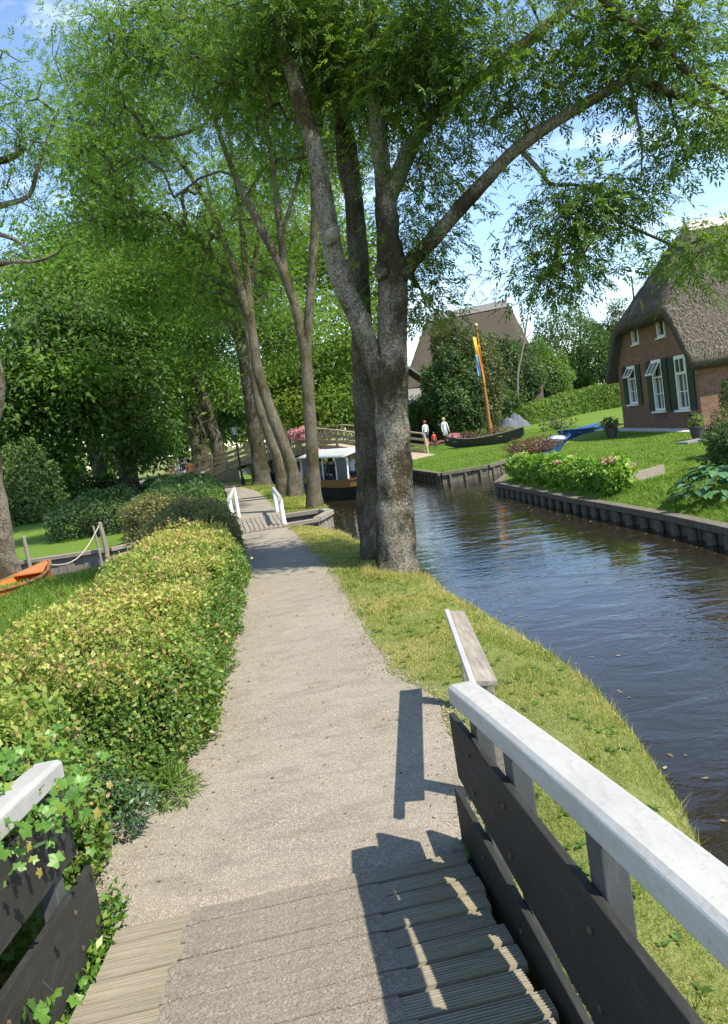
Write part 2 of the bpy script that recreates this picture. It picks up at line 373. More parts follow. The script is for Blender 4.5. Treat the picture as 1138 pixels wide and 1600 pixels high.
# timber, paint, metal
def ribbed():
    m = NM('ribbed_plank', 0.9, 0.15); v = m.coord((1.2, 25, 25)); n1 = m.noise(3, 7, 0.65, v); n2 = m.noise(2.2, 5, 0.6); n3 = m.noise(30, 4, 0.7)
    c = m.ramp(n1, [(0.25, (0.15, 0.13, 0.095)), (0.55, (0.33, 0.295, 0.22)), (0.8, (0.43, 0.39, 0.30))])
    c = m.mix(m.mrange(n2, 0.55, 0.72, 0, 0.45), c, (0.30, 0.28, 0.10)); c = m.mix(m.mrange(m.objrand(), 0, 1, 0, 0.3), c, (0.16, 0.14, 0.11))
    m.color(c); m.bump(m.math('ADD', n1, m.math('MULTIPLY', n3, 0.4)), 0.5, 0.004); return m.mat
M['ribbed'] = ribbed()
def grit():
    m = NM('grit_coating', 0.95, 0.12); st = m.voro(170, None, 'Color'); sep = m.n.new('ShaderNodeSeparateColor'); m.l.new(st, sep.inputs[0]); n1 = m.noise(1.3, 6, 0.6); n3 = m.noise(200, 3, 0.7)
    c = m.ramp(sep.outputs[0], [(0, (0.12, 0.11, 0.095)), (0.4, (0.24, 0.225, 0.195)), (0.8, (0.34, 0.315, 0.27)), (1, (0.52, 0.49, 0.43))])
    c = m.mix(m.mrange(n1, 0.4, 0.7, 0, 0.4), c, (0.36, 0.335, 0.285)); m.color(c); m.bump(m.math('ADD', n3, m.voro(170)), 0.8, 0.005); return m.mat
M['grit'] = path_mat('grit_coating', 0.9)
M['white_rail'] = painted_timber('white_handrail_paint', (0.43, 0.42, 0.39), (0.30, 0.29, 0.26), (7, 0.7, 7), 0.5, 0.7, (0.24, 0.25, 0.17), 0.6, 0.35)
M['white'] = paint('white_paint', (0.78, 0.78, 0.75), 0.5, 0.04, (0.5, 0.48, 0.42), 0.2)
M['cream'] = paint('cream_frame_paint', (0.78, 0.76, 0.70), 0.5, 0.04, (0.5, 0.48, 0.42), 0.12)
M['board'] = painted_timber('dark_board_paint', (0.030, 0.030, 0.026), (0.075, 0.072, 0.06), (9, 0.8, 9), 0.7, 0.6, (0.055, 0.07, 0.035), 0.5, 0.5)
M['post'] = painted_timber('grey_green_post_paint', (0.075, 0.082, 0.083), (0.14, 0.14, 0.13), (9, 9, 0.9), 0.6, 0.5, (0.08, 0.1, 0.05), 0.4, 0.4)
M['bolt'] = paint('rusty_bolt', (0.10, 0.07, 0.05), 0.5, 0.2)
M['grey_wood'] = wood('grey_weathered_wood', (0.27, 0.235, 0.19), (0.4, 0.36, 0.3), (12, 1.0, 12))
M['pile'] = wood('bank_timber', (0.15, 0.13, 0.1), (0.28, 0.25, 0.2), (6, 6, 2), 0.9, (0.09, 0.1, 0.03), 0.4)
M['bridge_wood'] = wood('pale_bridge_wood', (0.38, 0.31, 0.21), (0.54, 0.46, 0.33), (5, 5, 5), 0.85, (0.2, 0.19, 0.1), 0.3, 0.3)
M['green_paint'] = paint('dark_green_paint', (0.018, 0.032, 0.025), 0.45, 0.15, (0.05, 0.055, 0.05), 0.2)
M['black_metal'] = paint('black_metal', (0.02, 0.022, 0.022), 0.4, 0.1, (0.06, 0.05, 0.04), 0.2)
M['lamp_glass'] = paint('milky_lamp_glass', (0.42, 0.45, 0.4), 0.25, 0.05)
M['canvas'] = paint('grey_canvas', (0.42, 0.425, 0.42), 0.8, 0.06, (0.3, 0.3, 0.28), 0.2, 3)
M['canvas_dark'] = paint('dark_canvas', (0.11, 0.13, 0.13), 0.7, 0.1)
M['varnish'] = wood('varnished_wood', (0.24, 0.12, 0.045), (0.36, 0.19, 0.07), (2, 10, 10), 0.35, None, 0, 0.1)
M['hull_dark'] = paint('dark_hull_paint', (0.025, 0.028, 0.028), 0.35, 0.15)
M['hull_grey'] = paint('grey_hull_paint', (0.2, 0.21, 0.21), 0.4, 0.12)
M['blue_boat'] = paint('blue_boat_paint', (0.03, 0.10, 0.26), 0.45, 0.12, (0.1, 0.14, 0.2), 0.25)
M['orange'] = paint('orange_hull_paint', (0.55, 0.17, 0.04), 0.35, 0.08, (0.3, 0.12, 0.05), 0.2)
M['tar'] = paint('tarred_planks', (0.055, 0.05, 0.045), 0.75, 0.2, (0.14, 0.13, 0.11), 0.5)
M['pole'] = wood('orange_varnished_pole', (0.36, 0.15, 0.04), (0.46, 0.22, 0.06), (8, 8, 1), 0.4, None, 0, 0.1)
M['gold'] = paint('gilt', (0.6, 0.45, 0.2), 0.35, 0.05)
M['terracotta'] = paint('dark_pot', (0.06, 0.06, 0.06), 0.6, 0.1)
M['rope'] = paint('rope', (0.45, 0.42, 0.33), 0.9, 0.15)
M['stone_pale'] = paint('pale_pebbles', (0.55, 0.52, 0.46), 0.9, 0.2, (0.3, 0.28, 0.25), 0.5, 12, 0.2, 0.6)
M['tarp'] = paint('grey_blue_tarp', (0.10, 0.115, 0.135), 0.7, 0.2)
M['tile'] = paint('grey_roof_tile', (0.2, 0.19, 0.18), 0.8, 0.15)
M['concrete'] = paint('ridge_cap_cement', (0.5, 0.46, 0.4), 0.9, 0.1)
def glass():
    m = NM('window_glass', 0.05, 0.6); n = m.noise(1.4, 3); m.color(m.ramp(n, [(0.35, (0.02, 0.025, 0.025)), (0.7, (0.07, 0.08, 0.075))])); return m.mat
M['glass'] = glass()
def curtain(): return paint('net_curtain', (0.55, 0.53, 0.48), 0.9, 0.1, (0.3, 0.3, 0.28), 0.2, 10)
M['curtain'] = curtain()
def brick():
    m = NM('brick_wall', 0.9, 0.15); geo = m.n.new('ShaderNodeNewGeometry'); s1 = m.n.new('ShaderNodeSeparateXYZ'); m.l.new(geo.outputs['Position'], s1.inputs[0])
    cb = m.n.new('ShaderNodeCombineXYZ'); m.l.new(m.math('ADD', s1.outputs[0], s1.outputs[1]), cb.inputs[0]); m.l.new(s1.outputs[2], cb.inputs[1])
    t = m.n.new('ShaderNodeTexBrick'); m.l.new(cb.outputs[0], t.inputs['Vector']); t.inputs['Scale'].default_value = 1.0
    t.inputs['Brick Width'].default_value = 0.22; t.inputs['Row Height'].default_value = 0.065; t.inputs['Mortar Size'].default_value = 0.006; t.inputs['Bias'].default_value = 0.0
    t.inputs['Color1'].default_value = (0.155, 0.075, 0.048, 1); t.inputs['Color2'].default_value = (0.26, 0.13, 0.085, 1); t.inputs['Mortar'].default_value = (0.27, 0.235, 0.195, 1)
    n = m.noise(1.1, 6, 0.6); n2 = m.noise(28, 4, 0.6)
    c = m.mix(m.mrange(n, 0.4, 0.75, 0, 0.4), t.outputs['Color'], (0.19, 0.12, 0.08)); c = m.mix(m.mrange(n2, 0.5, 0.8, 0, 0.3), c, (0.44, 0.27, 0.19)); m.color(c)
    m.bump(m.math('ADD', m.math('MULTIPLY', t.outputs['Fac'], -1.0), m.math('MULTIPLY', n2, 0.3)), 0.6, 0.012); return m.mat
M['brick'] = brick()
def thatch(name, c1, c2, moss):
    m = NM(name, 1.0, 0.05); v = m.coord((9, 9, 1.6)); n1 = m.noise(4, 8, 0.75, v, 0.3); n2 = m.noise(0.7, 6, 0.65); n3 = m.noise(16, 5, 0.75)
    c = m.ramp(n1, [(0.28, tuple(x*0.35 for x in c1)), (0.5, c1), (0.75, c2)]); c = m.mix(m.mrange(n3, 0.42, 0.7, 0, 0.55), c, tuple(x*0.45 for x in c1))
    c = m.mix(m.mrange(n2, 0.5, 0.7, 0, 0.5), c, moss); m.color(c); m.bump(m.math('ADD', n1, n3), 1.0, 0.10); return m.mat
M['thatch'] = thatch('thatch', (0.185, 0.16, 0.125), (0.34, 0.30, 0.235), (0.13, 0.12, 0.095))
M['straw'] = leafmat('reed_end', [(0, (0.06, 0.052, 0.04)), (0.5, (0.175, 0.152, 0.118)), (1, (0.33, 0.295, 0.235))], 0.05, 0.95, 0.05)
# ------------------------------------------------------------------ ground, water, path
WZ = -0.38
LEFT_BANK = [(1.0, -12), (1.2, 0), (1.44, 3.29), (1.58, 4.2), (1.66, 5.06), (1.68, 5.95), (1.6, 6.85), (1.46, 7.57), (1.25, 8.62), (0.96, 10), (0.80, 11.4), (0.5, 13.0), (-0.04, 14.9), (-0.55, 17.2), (-0.95, 18.5)]
DITCH_LOW = [(-2.2, 18.5), (-3.6, 18.2), (-6, 15.9), (-9, 15.5), (-45, 14)]
DITCH_UP = [(-45, 20), (-9, 19.2), (-6.6, 18.9), (-4.2, 20.9), (-2.3, 20.9), (-0.95, 20.7)]
LEFT_BANK2 = [(-1.05, 22.5), (-1.5, 25), (-1.95, 27.4), (-2.6, 31), (-3.6, 34), (-4.4, 38), (-6.0, 45), (-7.6, 53), (-11, 64), (-17, 80), (-28, 108)]
RIGHT_FAR = [(-22, 110), (-11, 82), (-5, 64), (-2.2, 53), (-0.4, 45), (1.0, 38), (2.1, 32.5), (2.7, 28.5), (2.99, 26.8), (4.7, 27.0), (6.55, 29.1), (7.9, 33.2), (10.2, 37.2), (14, 39.4), (24, 41)]
RIGHT_NEAR = [(24, 39.6), (14, 37.9), (11.2, 36.0), (9.2, 32.2), (7.6, 28.0), (5.2, 24.7), (4.02, 21.46), (4.42, 17.9), (4.6, 15.92), (4.84, 14.2), (5.1, 12.2), (5.22, 10.6), (5.35, 8), (5.5, 3), (5.6, -12)]
CANAL = LEFT_BANK + DITCH_LOW + DITCH_UP + LEFT_BANK2 + RIGHT_FAR + RIGHT_NEAR
NATURAL = LEFT_BANK
def gh(P):
    P = np.asarray(P, float)[:, :2]; x, y = P[:, 0], P[:, 1]
    cx = np.interp(y, [-12, 10, 22, 27, 38, 53, 110], [3.4, 3.2, 2.5, 1.2, -1.5, -5, -25])
    z = 0.10*np.clip((x-cx)/1.5, 0, 1)
    d1 = poly_dist(P, NATURAL); z = z - 0.26*np.exp(-(d1/0.42)**1.4)*(x < cx)
    d2 = poly_dist(P, LEFT_BANK2); z = z - 0.14*np.exp(-(d2/0.4)**1.4)*(x < cx)
    d3 = poly_dist(P, RIGHT_NEAR[4:]); z = z - 0.20*np.exp(-(d3/0.55)**2)*(x >= cx)
    d4 = poly_dist(P, RIGHT_FAR[5:11]); z = z - 0.10*np.exp(-(d4/0.4)**2)*(x >= cx)
    z = z + 0.02*(vnoise(np.c_[x, y, 0*x], 0.7)-0.5)*np.clip(np.abs(x+1.0)-0.6, 0, 1)
    z = z - 0.22*np.clip((4.0-y)/1.4, 0, 1)*np.clip((x-0.15)/0.35, 0, 1)*(x < cx)           # ground falls away beside the bridge
    z = z - 0.30*np.clip((3.4-y)/0.6, 0, 1)*(x <= 0.5)*(x > -3)
    return z
def z_at(x, y): return float(gh([(x, y)])[0])

def build_ground():
    rng = np.random.RandomState(2); ex = []
    for (x0, x1, y0, y1, s) in [(-4, 2.2, 0.5, 13, 0.22), (-10, 12, 12, 42, 0.8), (-12, -3, 0, 13, 0.8), (-60, 60, -11, 120, 4.5), (-400, 400, -40, 700, 40)]:
        g = np.array(np.meshgrid(np.arange(x0, x1, s), np.arange(y0, y1, s))).reshape(2, -1).T
        ex.append(g + rng.uniform(-0.3, 0.3, g.shape)*s)
    ex = np.vstack(ex); d = poly_dist(ex, CANAL+[CANAL[0]]); ex = ex[(d > 0.08) & ~inside(ex, CANAL)]
    # rings along the bank keep the slope smooth
    lines = []
    for off in (0.12, 0.3, 0.6):
        q = catmull([(p[0], p[1], 0) for p in LEFT_BANK], 4)[:, :2]; q[:, 0] -= off; lines.append(q)
    ex = np.vstack([ex]+lines); ex = ex[~inside(ex, CANAL)]
    outer = [(-420, -45), (420, -45), (420, 720), (-420, 720)]
    P, T = cdt_fill(outer, [CANAL], ex)
    Z = gh(P); n = len(P)
    V = np.c_[P, Z]; F = [tuple(int(i) for i in t) for t in T]; mi = []
    c = P[T].mean(1); cx = np.interp(c[:, 1], [-12, 10, 22, 27, 38, 53, 110], [3.4, 3.2, 2.5, 1.2, -1.5, -5, -25])
    lawn = (c[:, 0] > cx) & (c[:, 1] < 80); lawn |= (c[:, 0] < -4.5) & (c[:, 1] > 19) & (c[:, 1] < 70)
    cnt = {}
    for t in F:
        for i in range(3):
            e = tuple(sorted((t[i], t[(i+1) % 3]))); cnt[e] = cnt.get(e, 0)+1
    mi = list(lawn.astype(int)); V = V.tolist(); low = {}
    for t in list(F):
        for i in range(3):
            a, b = t[i], t[(i+1) % 3]
            if cnt[tuple(sorted((a, b)))] == 1 and abs(P[a][0]) < 100 and P[a][1] > -20 and P[a][1] < 200:
                for q in (a, b):
                    if q not in low: low[q] = len(V); V.append([P[q][0], P[q][1], -1.3])
                F.append((b, a, low[a], low[b])); mi.append(2)
    me = bpy.data.meshes.new('ground'); me.from_pydata(V, [], F); me.polygons.foreach_set('material_index', mi)
    o = link('ground', me, [M['ground'], M['lawn'], M['soil']]); o['kind'] = 'structure'
build_ground()
m = MB(); m.add([(-70, -14, WZ), (30, -14, WZ), (30, 130, WZ), (-70, 130, WZ)], [(0, 1, 2, 3)])
m.build('canal_water', M['water'])['kind'] = 'structure'
m = MB(); m.add([(-70, -14, -1.3), (30, -14, -1.3), (30, 130, -1.3), (-70, 130, -1.3)], [(0, 1, 2, 3)])
m.build('canal_bed', M['soil'])['kind'] = 'structure'

PY = [2.6, 3.3, 4.2, 5.0, 5.5, 6.4, 8, 9.5, 11.1, 14, 17.3, 19, 22.5, 27, 33, 39, 45, 52, 60, 75, 95, 130]
PL = [-1.45, -1.5, -1.9, -1.6, -1.55, -1.62, -1.75, -1.88, -2.1, -2.55, -3.1, -3.35, -4.05, -4.9, -6.1, -7.8, -10, -12.8, -16.4, -24, -36, -60]
PR = [0.2, 0.22, 0.36, 0.40, 0.33, -0.02, -0.26, -0.44, -0.63, -1.15, -1.8, -2.05, -2.6, -3.4, -4.6, -6.2, -8.2, -10.7, -14, -21, -32.5, -56]
def path_x(y, s): return np.interp(y, PY, PL)*(1-s)+np.interp(y, PY, PR)*s
def strip(name, ys, mat, dz, nx=10, wob=0.05):
    ys = np.asarray(ys); V = []
    for y in ys:
        e = np.array([[0, y*1.6, 0.0], [7.7, y*1.6, 3.0]]); nzv = vnoise(e, 1.0)-0.5; e2 = vnoise(e*4, 1.3)-0.5
        l = np.interp(y, PY, PL) + wob*(nzv[0]*1.2+e2[0]*0.7); r = np.interp(y, PY, PR) + wob*(nzv[1]*2.6+e2[1]*1.0)
        for k in range(nx+1): V.append((l+(r-l)*k/nx, y, 0))
    V = np.array(V); V[:, 2] = gh(V)+dz
    n = nx+1; F = [(i*n+k, i*n+k+1, (i+1)*n+k+1, (i+1)*n+k) for i in range(len(ys)-1) for k in range(nx)]
    o = link(name, np_mesh(name, V, F, True), mat); o['kind'] = 'structure'; return o
strip('footpath', np.r_[np.arange(3.28, 14, 0.09), np.arange(14, 18.25, 0.3)], M['path'], 0.012)
strip('footpath', np.r_[np.arange(20.95, 45, 0.6), np.arange(45, 130, 3)], M['path'], 0.012)

# timber revetments: each a wall thing with its planks / piles and cap beams
def revetment(name, line, label, top, mat, pile=None, capw=0.16, caph=0.07, plankw=None, group=None, cat='bank wall', depth=0.95, out=0.0):
    """pile: (spacing, radius); plankw: sheet plank width"""
    rt = empty(name, (line[0][0], line[0][1], WZ), label, cat, group)
    L = [Vector((a, b, 0)) for a, b in line]; nme = 0
    shared = {}
    for a, b in zip(L[:-1], L[1:]):
        d = b-a; ln = d.length; d.normalize(); n = Vector((-d.y, d.x, 0))*out   # towards the water
        c = MB(); c.bar(a+n*0.06+Vector((0, 0, top)), b+n*0.06+Vector((0, 0, top)), capw, caph); c.build('cap_beam', mat, rt, bevel=0.008)
        if plankw:
            k = max(1, int(round(ln/plankw)))
            for i in range(k):
                p = a+d*(i+0.5)*ln/k + n*(0.03+0.012*((i*7) % 3)); key = ('p', round(ln/k, 3))
                if key not in shared:
                    mm = MB(); mm.box((0, 0, -depth/2), (ln/k-0.012, 0.045, depth)); o = mm.build('plank', mat, rt, local=True); shared[key] = o.data
                else: o = bpy.data.objects.new('plank', shared[key]); col.objects.link(o); o.parent = rt
                o.location = (p.x-rt.location.x, p.y-rt.location.y, top-caph/2-0.004-rt.location.z-0.02*((i*5) % 3)/3); o.rotation_euler = (0, 0, math.atan2(d.y, d.x))
        if pile:
            sp, r = pile; k = max(1, int(ln/sp))
            for i in range(k):
                p = a+d*(i+0.5)*ln/k + n*(r+0.03)
                if 'pile' not in shared:
                    mm = MB(); mm.lathe((0, 0, -depth), [(r*1.05, 0), (r, depth*0.5), (r*0.97, depth-0.015), (r*0.85, depth)], 10); o = mm.build('pile', mat, rt, local=True, smooth=False); shared['pile'] = o.data
                else: o = bpy.data.objects.new('pile', shared['pile']); col.objects.link(o); o.parent = rt
                o.location = (p.x-rt.location.x, p.y-rt.location.y, top-caph/2-0.006-rt.location.z-0.03*((i*3) % 4)/4)
    return rt
# ------------------------------------------------------------------ banks
revetment('timber_bank_wall', RIGHT_NEAR[6:13], 'dark timber bank with round piles below the hydrangeas and hosta', -0.115, M['pile'], pile=(0.42, 0.085), capw=0.20, caph=0.12, plankw=0.30, out=-1.0)
revetment('timber_bank_wall', [RIGHT_NEAR[i] for i in (4, 5, 6)], 'timber edge of the narrow side inlet left of the hydrangeas', -0.115, M['pile'], capw=0.16, caph=0.12, plankw=0.3, out=-1.0)
revetment('timber_bank_wall', RIGHT_FAR[6:11], 'low timber edge of the lawn with the flower punt', -0.02, M['pile'], pile=(0.5, 0.06), capw=0.16, caph=0.12, plankw=0.3, out=-1.0)
revetment('sheet_pile_wall', [(-14, 19.45), (-9, 19.15), (-6.6, 18.85), (-4.3, 20.8)], 'grey vertical plank wall of the ditch below the shaded lawn', 0.06, M['grey_wood'], capw=0.16, caph=0.1, plankw=0.24, out=-1.0, cat='bank wall')
rt = revetment('ditch_mouth_wall', [(-2.25, 20.85), (-1.1, 20.7), (-0.85, 19.9), (-1.15, 18.75)], 'pointed grey timber lining of the ditch mouth beside the plank bridge', 0.0, M['grey_wood'], capw=0.22, caph=0.12, plankw=0.2, out=-1.0)
mm = MB(); mm.bar((-1.15, 18.75, -0.02), (-2.1, 18.72, -0.02), 0.16, 0.1); mm.build('cap_beam', M['grey_wood'], rt, bevel=0.01)
mm = MB(); mm.bar((-0.95, 19.75, -0.10), (-2.0, 19.75, -0.16), 0.1, 0.08); mm.build('brace', M['grey_wood'], rt, bevel=0.01)

# ------------------------------------------------------------------ plank bridge on the path
pb = empty('plank_bridge', (-2.7, 19.7, 0), 'small flat plank bridge carrying the shaded path over the ditch', 'bridge')
for i in range(11):
    s0 = (i+0.5)/11
    a = Vector((float(path_x(18.1, s0))+0.03, 18.1, 0.035)); b = Vector((float(path_x(21.1, s0)), 21.1, 0.035))
    cut = 0.42+0.16*((i*5) % 4)/4
    for p, q in ((a, a.lerp(b, cut)), (a.lerp(b, cut+0.006), b)):
        mm = MB(); mm.bar(p, q, 0.148, 0.05); mm.build('plank', M['grey_wood'], pb, bevel=0.006)
for s0 in (0.06, 0.5, 0.94):
    mm = MB(); mm.bar((float(path_x(17.9, s0)), 17.9, -0.10), (float(path_x(21.3, s0)), 21.3, -0.10), 0.12, 0.18); mm.build('joist', M['pile'], pb)

def white_rail(name, label, p0, p1, h, ends=0.0):
    r = empty(name, (p0[0], p0[1], 0), label, 'railing')
    for p in (p0, p1):
        mm = MB(); mm.lathe((p[0], p[1], z_at(*p)-0.3), [(0.062, 0), (0.058, h+0.26), (0.05, h+0.3), (0.0, h+0.315)], 12); mm.build('post', M['white'], r, smooth=False)
    d = (Vector(p1)-Vector(p0)).normalized()
    a = Vector((p0[0]-d.x*0.12, p0[1]-d.y*0.12, h-0.03)); b = Vector((p1[0]+d.x*ends, p1[1]+d.y*ends, h-0.03))
    mm = MB(); mm.tube([a, a.lerp(b, 0.5), b], 0.055, 10); mm.build('handrail', M['white_rail'], r, smooth=False)
    return r
white_rail('white_railing', 'white two-post handrail of the small plank bridge on the canal side', (-2.02, 18.4), (-2.58, 22.2), 0.74, 0.35)
white_rail('white_railing', 'white handrail of the small plank bridge rising out of the hedge', (-3.27, 18.35), (-3.75, 22.2), 0.92, 0.2)

# ------------------------------------------------------------------ the bridge the viewer stands on
YAW = R(6.5)
AX = Vector((-math.sin(YAW), math.cos(YAW), 0)); SD = Vector((math.cos(YAW), math.sin(YAW), 0))
D0 = Vector((-0.66, 3.36, 0))                    # centre of the deck's end
def deck_z(s): return 0.035 + 0.165*s - 0.009*s*s        # s: metres back from the deck's end
def deck_pt(s, t, dz=0.0): return D0 - AX*s + SD*t + Vector((0, 0, deck_z(s)+dz))
dk = empty('footbridge_deck', (-0.66, 3.36, 0), 'ribbed plank deck of the near footbridge with a grey grit strip', 'bridge')
PW = 0.145
def ribbed_plank_mesh():
    # ribs run along the plank (local x), cross-section in local y/z
    w_, n = PW-0.018, 8; prof = []
    for i in range(n):
        y0 = -w_/2+w_*i/n; q = w_/n
        prof += [(y0+q*0.08, 0.0), (y0+q*0.50, 0.0), (y0+q*0.60, -0.011), (y0+q*0.97, -0.011)]
    prof = [(-w_/2, -0.04), (-w_/2, -0.009)] + prof + [(w_/2, -0.009), (w_/2, -0.04)]
    m = MB(); xs = (-0.82, -0.3, 0.3, 0.87); k = len(prof)
    V = [(x, y, z) for x in xs for y, z in prof]; F = []
    for i in range(len(xs)-1):
        for j in range(k-1): F.append((i*k+j, i*k+j+1, (i+1)*k+j+1, (i+1)*k+j))
        F.append((i*k+k-1, i*k, (i+1)*k, (i+1)*k+k-1))
    F.append(tuple(range(k))[::-1]); F.append(tuple((len(xs)-1)*k+j for j in range(k)))
    m.add(V, F); return m
def grit_mesh(seed):
    rng = random.Random(seed); m = MB(); w_ = PW-0.006
    xl, xr = -0.48+rng.uniform(-0.012, 0.012), 0.42+rng.uniform(-0.012, 0.012); n = 14
    V = []; F = []
    for i in range(n+1):
        x = xl+(xr-xl)*i/n
        for y in (-w_/2, -w_/6, w_/6, w_/2):
            xx = x+(rng.uniform(-0.012, 0.012) if i in (0, n) else 0)
            V.append((xx, y, (0.004 if 0 < i < n else 0.0005)+rng.uniform(0, 0.0015)))
    for i in range(n):
        for j in range(3): F.append((i*4+j, i*4+j+1, (i+1)*4+j+1, (i+1)*4+j))
    b = len(V); V += [(v[0], v[1], -0.004) for v in V]
    for i in range(n): F += [((i+1)*4, i*4, b+i*4, b+(i+1)*4), (i*4+3, (i+1)*4+3, b+(i+1)*4+3, b+i*4+3)]
    F += [(0, 1, b+1, b), (1, 2, b+2, b+1), (2, 3, b+3, b+2)]; e = n*4
    F += [(e+1, e, b+e, b+e+1), (e+2, e+1, b+e+1, b+e+2), (e+3, e+2, b+e+2, b+e+3)]
    m.add(V, F); return m
pm = None; gm = []
for i in range(22):
    s = 0.06+PW*i; p = deck_pt(s, 0.0); sl = math.atan((deck_z(s+0.05)-deck_z(s-0.05))/0.1)
    if pm is None: o = ribbed_plank_mesh().build('plank', M['ribbed'], dk, local=True); pm = o.data
    else: o = bpy.data.objects.new('plank', pm); col.objects.link(o); o.parent = dk
    rr = random.Random(i)
    o.location = p-dk.location+Vector((0, 0, rr.uniform(-0.003, 0.003)))+SD*rr.uniform(-0.02, 0.02); o.rotation_euler = (-sl+rr.uniform(-0.01, 0.01), 0, YAW+rr.uniform(-0.006, 0.006))
    if i < 4: gm.append(grit_mesh(i).build('grit_strip', M['grit'], o, local=True))
    else: g = bpy.data.objects.new('grit_strip', gm[i % 4].data); col.objects.link(g); g.parent = o
for t in (-0.72, 0.0, 0.66):
    mm = MB(); mm.bar(deck_pt(0.02, t, -0.13), deck_pt(3.3, t, -0.13), 0.1, 0.16); mm.build('joist', M['pile'], dk)

def bridge_rail(name, label, t, s0, s1, posts, side, boards):
    r = empty(name, deck_pt(s0, t)-Vector((0, 0, 0.1)), label, 'railing')
    def P(s, dt, h): return deck_pt(s, t+dt*side, h)
    # handrail: wide flat beam, follows the slope
    n = 8; mm = MB(); prof = [(-0.065, -0.04), (0.065, -0.04), (0.065, 0.032), (0.045, 0.045), (-0.045, 0.045), (-0.065, 0.032)]
    V = []; F = []
    for i in range(n+1):
        s = s0+(s1-s0)*i/n
        for a, b in prof: V.append(P(s, a, 0.865+b))
    k = len(prof)
    for i in range(n):
        for j in range(k): F.append((i*k+j, i*k+(j+1) % k, (i+1)*k+(j+1) % k, (i+1)*k+j))
    F += [tuple(range(k)), tuple(n*k+j for j in range(k))[::-1]]
    mm.add(V, F).build('handrail', M['white_rail'], r, bevel=0.006)
    for s in posts:
        mm = MB(); a, b = P(s, 0.035, -0.55), P(s, 0.035, 0.822)
        mm.box((a+b)/2, (0.075, 0.10, (b-a).z), rz=YAW); mm.build('post', M['post'], r, bevel=0.006)
    for (lo0, lo1), (hi0, hi1), e in boards:      # world heights at the end and 2.2 m back
        V = []; F = []; ss = np.linspace(e, s1, 10)
        for s in ss:
            lo, hi = lo0+(lo1-lo0)*s/2.2-deck_z(s), hi0+(hi1-hi0)*s/2.2-deck_z(s)
            for dt, h in ((-0.035, lo), (-0.035, hi), (-0.005, hi), (-0.005, lo)): V.append(P(s, dt, h))
        for i in range(len(ss)-1):
            for j in range(4): F.append((i*4+j, i*4+(j+1) % 4, (i+1)*4+(j+1) % 4, (i+1)*4+j))
        F += [(0, 1, 2, 3), tuple((len(ss)-1)*4+j for j in range(4))[::-1]]
        mm = MB(); bo = mm.add(V, F).build('board', M['board'], r, bevel=0.005)
        for s in posts:
            lo, hi = lo0+(lo1-lo0)*s/2.2-deck_z(s), hi0+(hi1-hi0)*s/2.2-deck_z(s)
            for q in (0.25, 0.75):
                c0 = P(s, -0.036, lo+(hi-lo)*q); b_ = MB(); b_.lathe(c0, [(0.012, 0), (0.012, 0.006), (0.007, 0.009)], 6, -SD*side); k_ = b_.build('bolt', M['bolt'], bo, local=True)
    return r
bridge_rail('bridge_railing', 'white topped railing with dark boards along the canal side of the near bridge', 0.951, 0.24, 3.1, (0.36, 0.86, 1.62, 2.4), 1, (((0.43, 0.39), (0.76, 0.91), 0.02), ((-0.08, -0.18), (0.30, 0.33), -0.14)))
bridge_rail('bridge_railing', 'dark board railing with white handrail half buried in maple leaves', -0.905, 0.15, 3.0, (0.3, 1.05, 1.8, 2.5), -1, (((0.49, 0.88), (0.78, 1.18), 0.12), ((0.05, 0.36), (0.37, 0.76), -0.03)))

# short low railing past the bridge
r2 = empty('low_railing', (0.58, 4.6, 0), 'short low railing of grey board and white lath beyond the bridge rail', 'railing')
A, B = Vector((0.44, 3.72, 0.78)), Vector((0.53, 5.52, 0.68))
sd2 = (B-A).cross(Vector((0, 0, 1))).normalized()
ac = (sd2*math.cos(R(8))-Vector((0, 0, math.sin(R(8))))); mm = MB(); mm.bar(A+ac*0.052, B+ac*0.052, 0.115, 0.035, ac.cross(B-A)); mm.build('rail_board', M['grey_wood'], r2, bevel=0.006)
mm = MB(); mm.bar(A+(A-B)*0.1-ac*0.022, B-ac*0.022, 0.032, 0.06); mm.build('lath', M['white_rail'], r2, bevel=0.004)
for k in (0.12, 0.88):
    p = A.lerp(B, k); mm = MB(); mm.box((p.x+sd2.x*0.06, p.y+sd2.y*0.06, p.z/2-0.22), (0.09, 0.09, p.z+0.36), rz=R(-5)); mm.build('post', M['grey_wood'], r2, bevel=0.006)
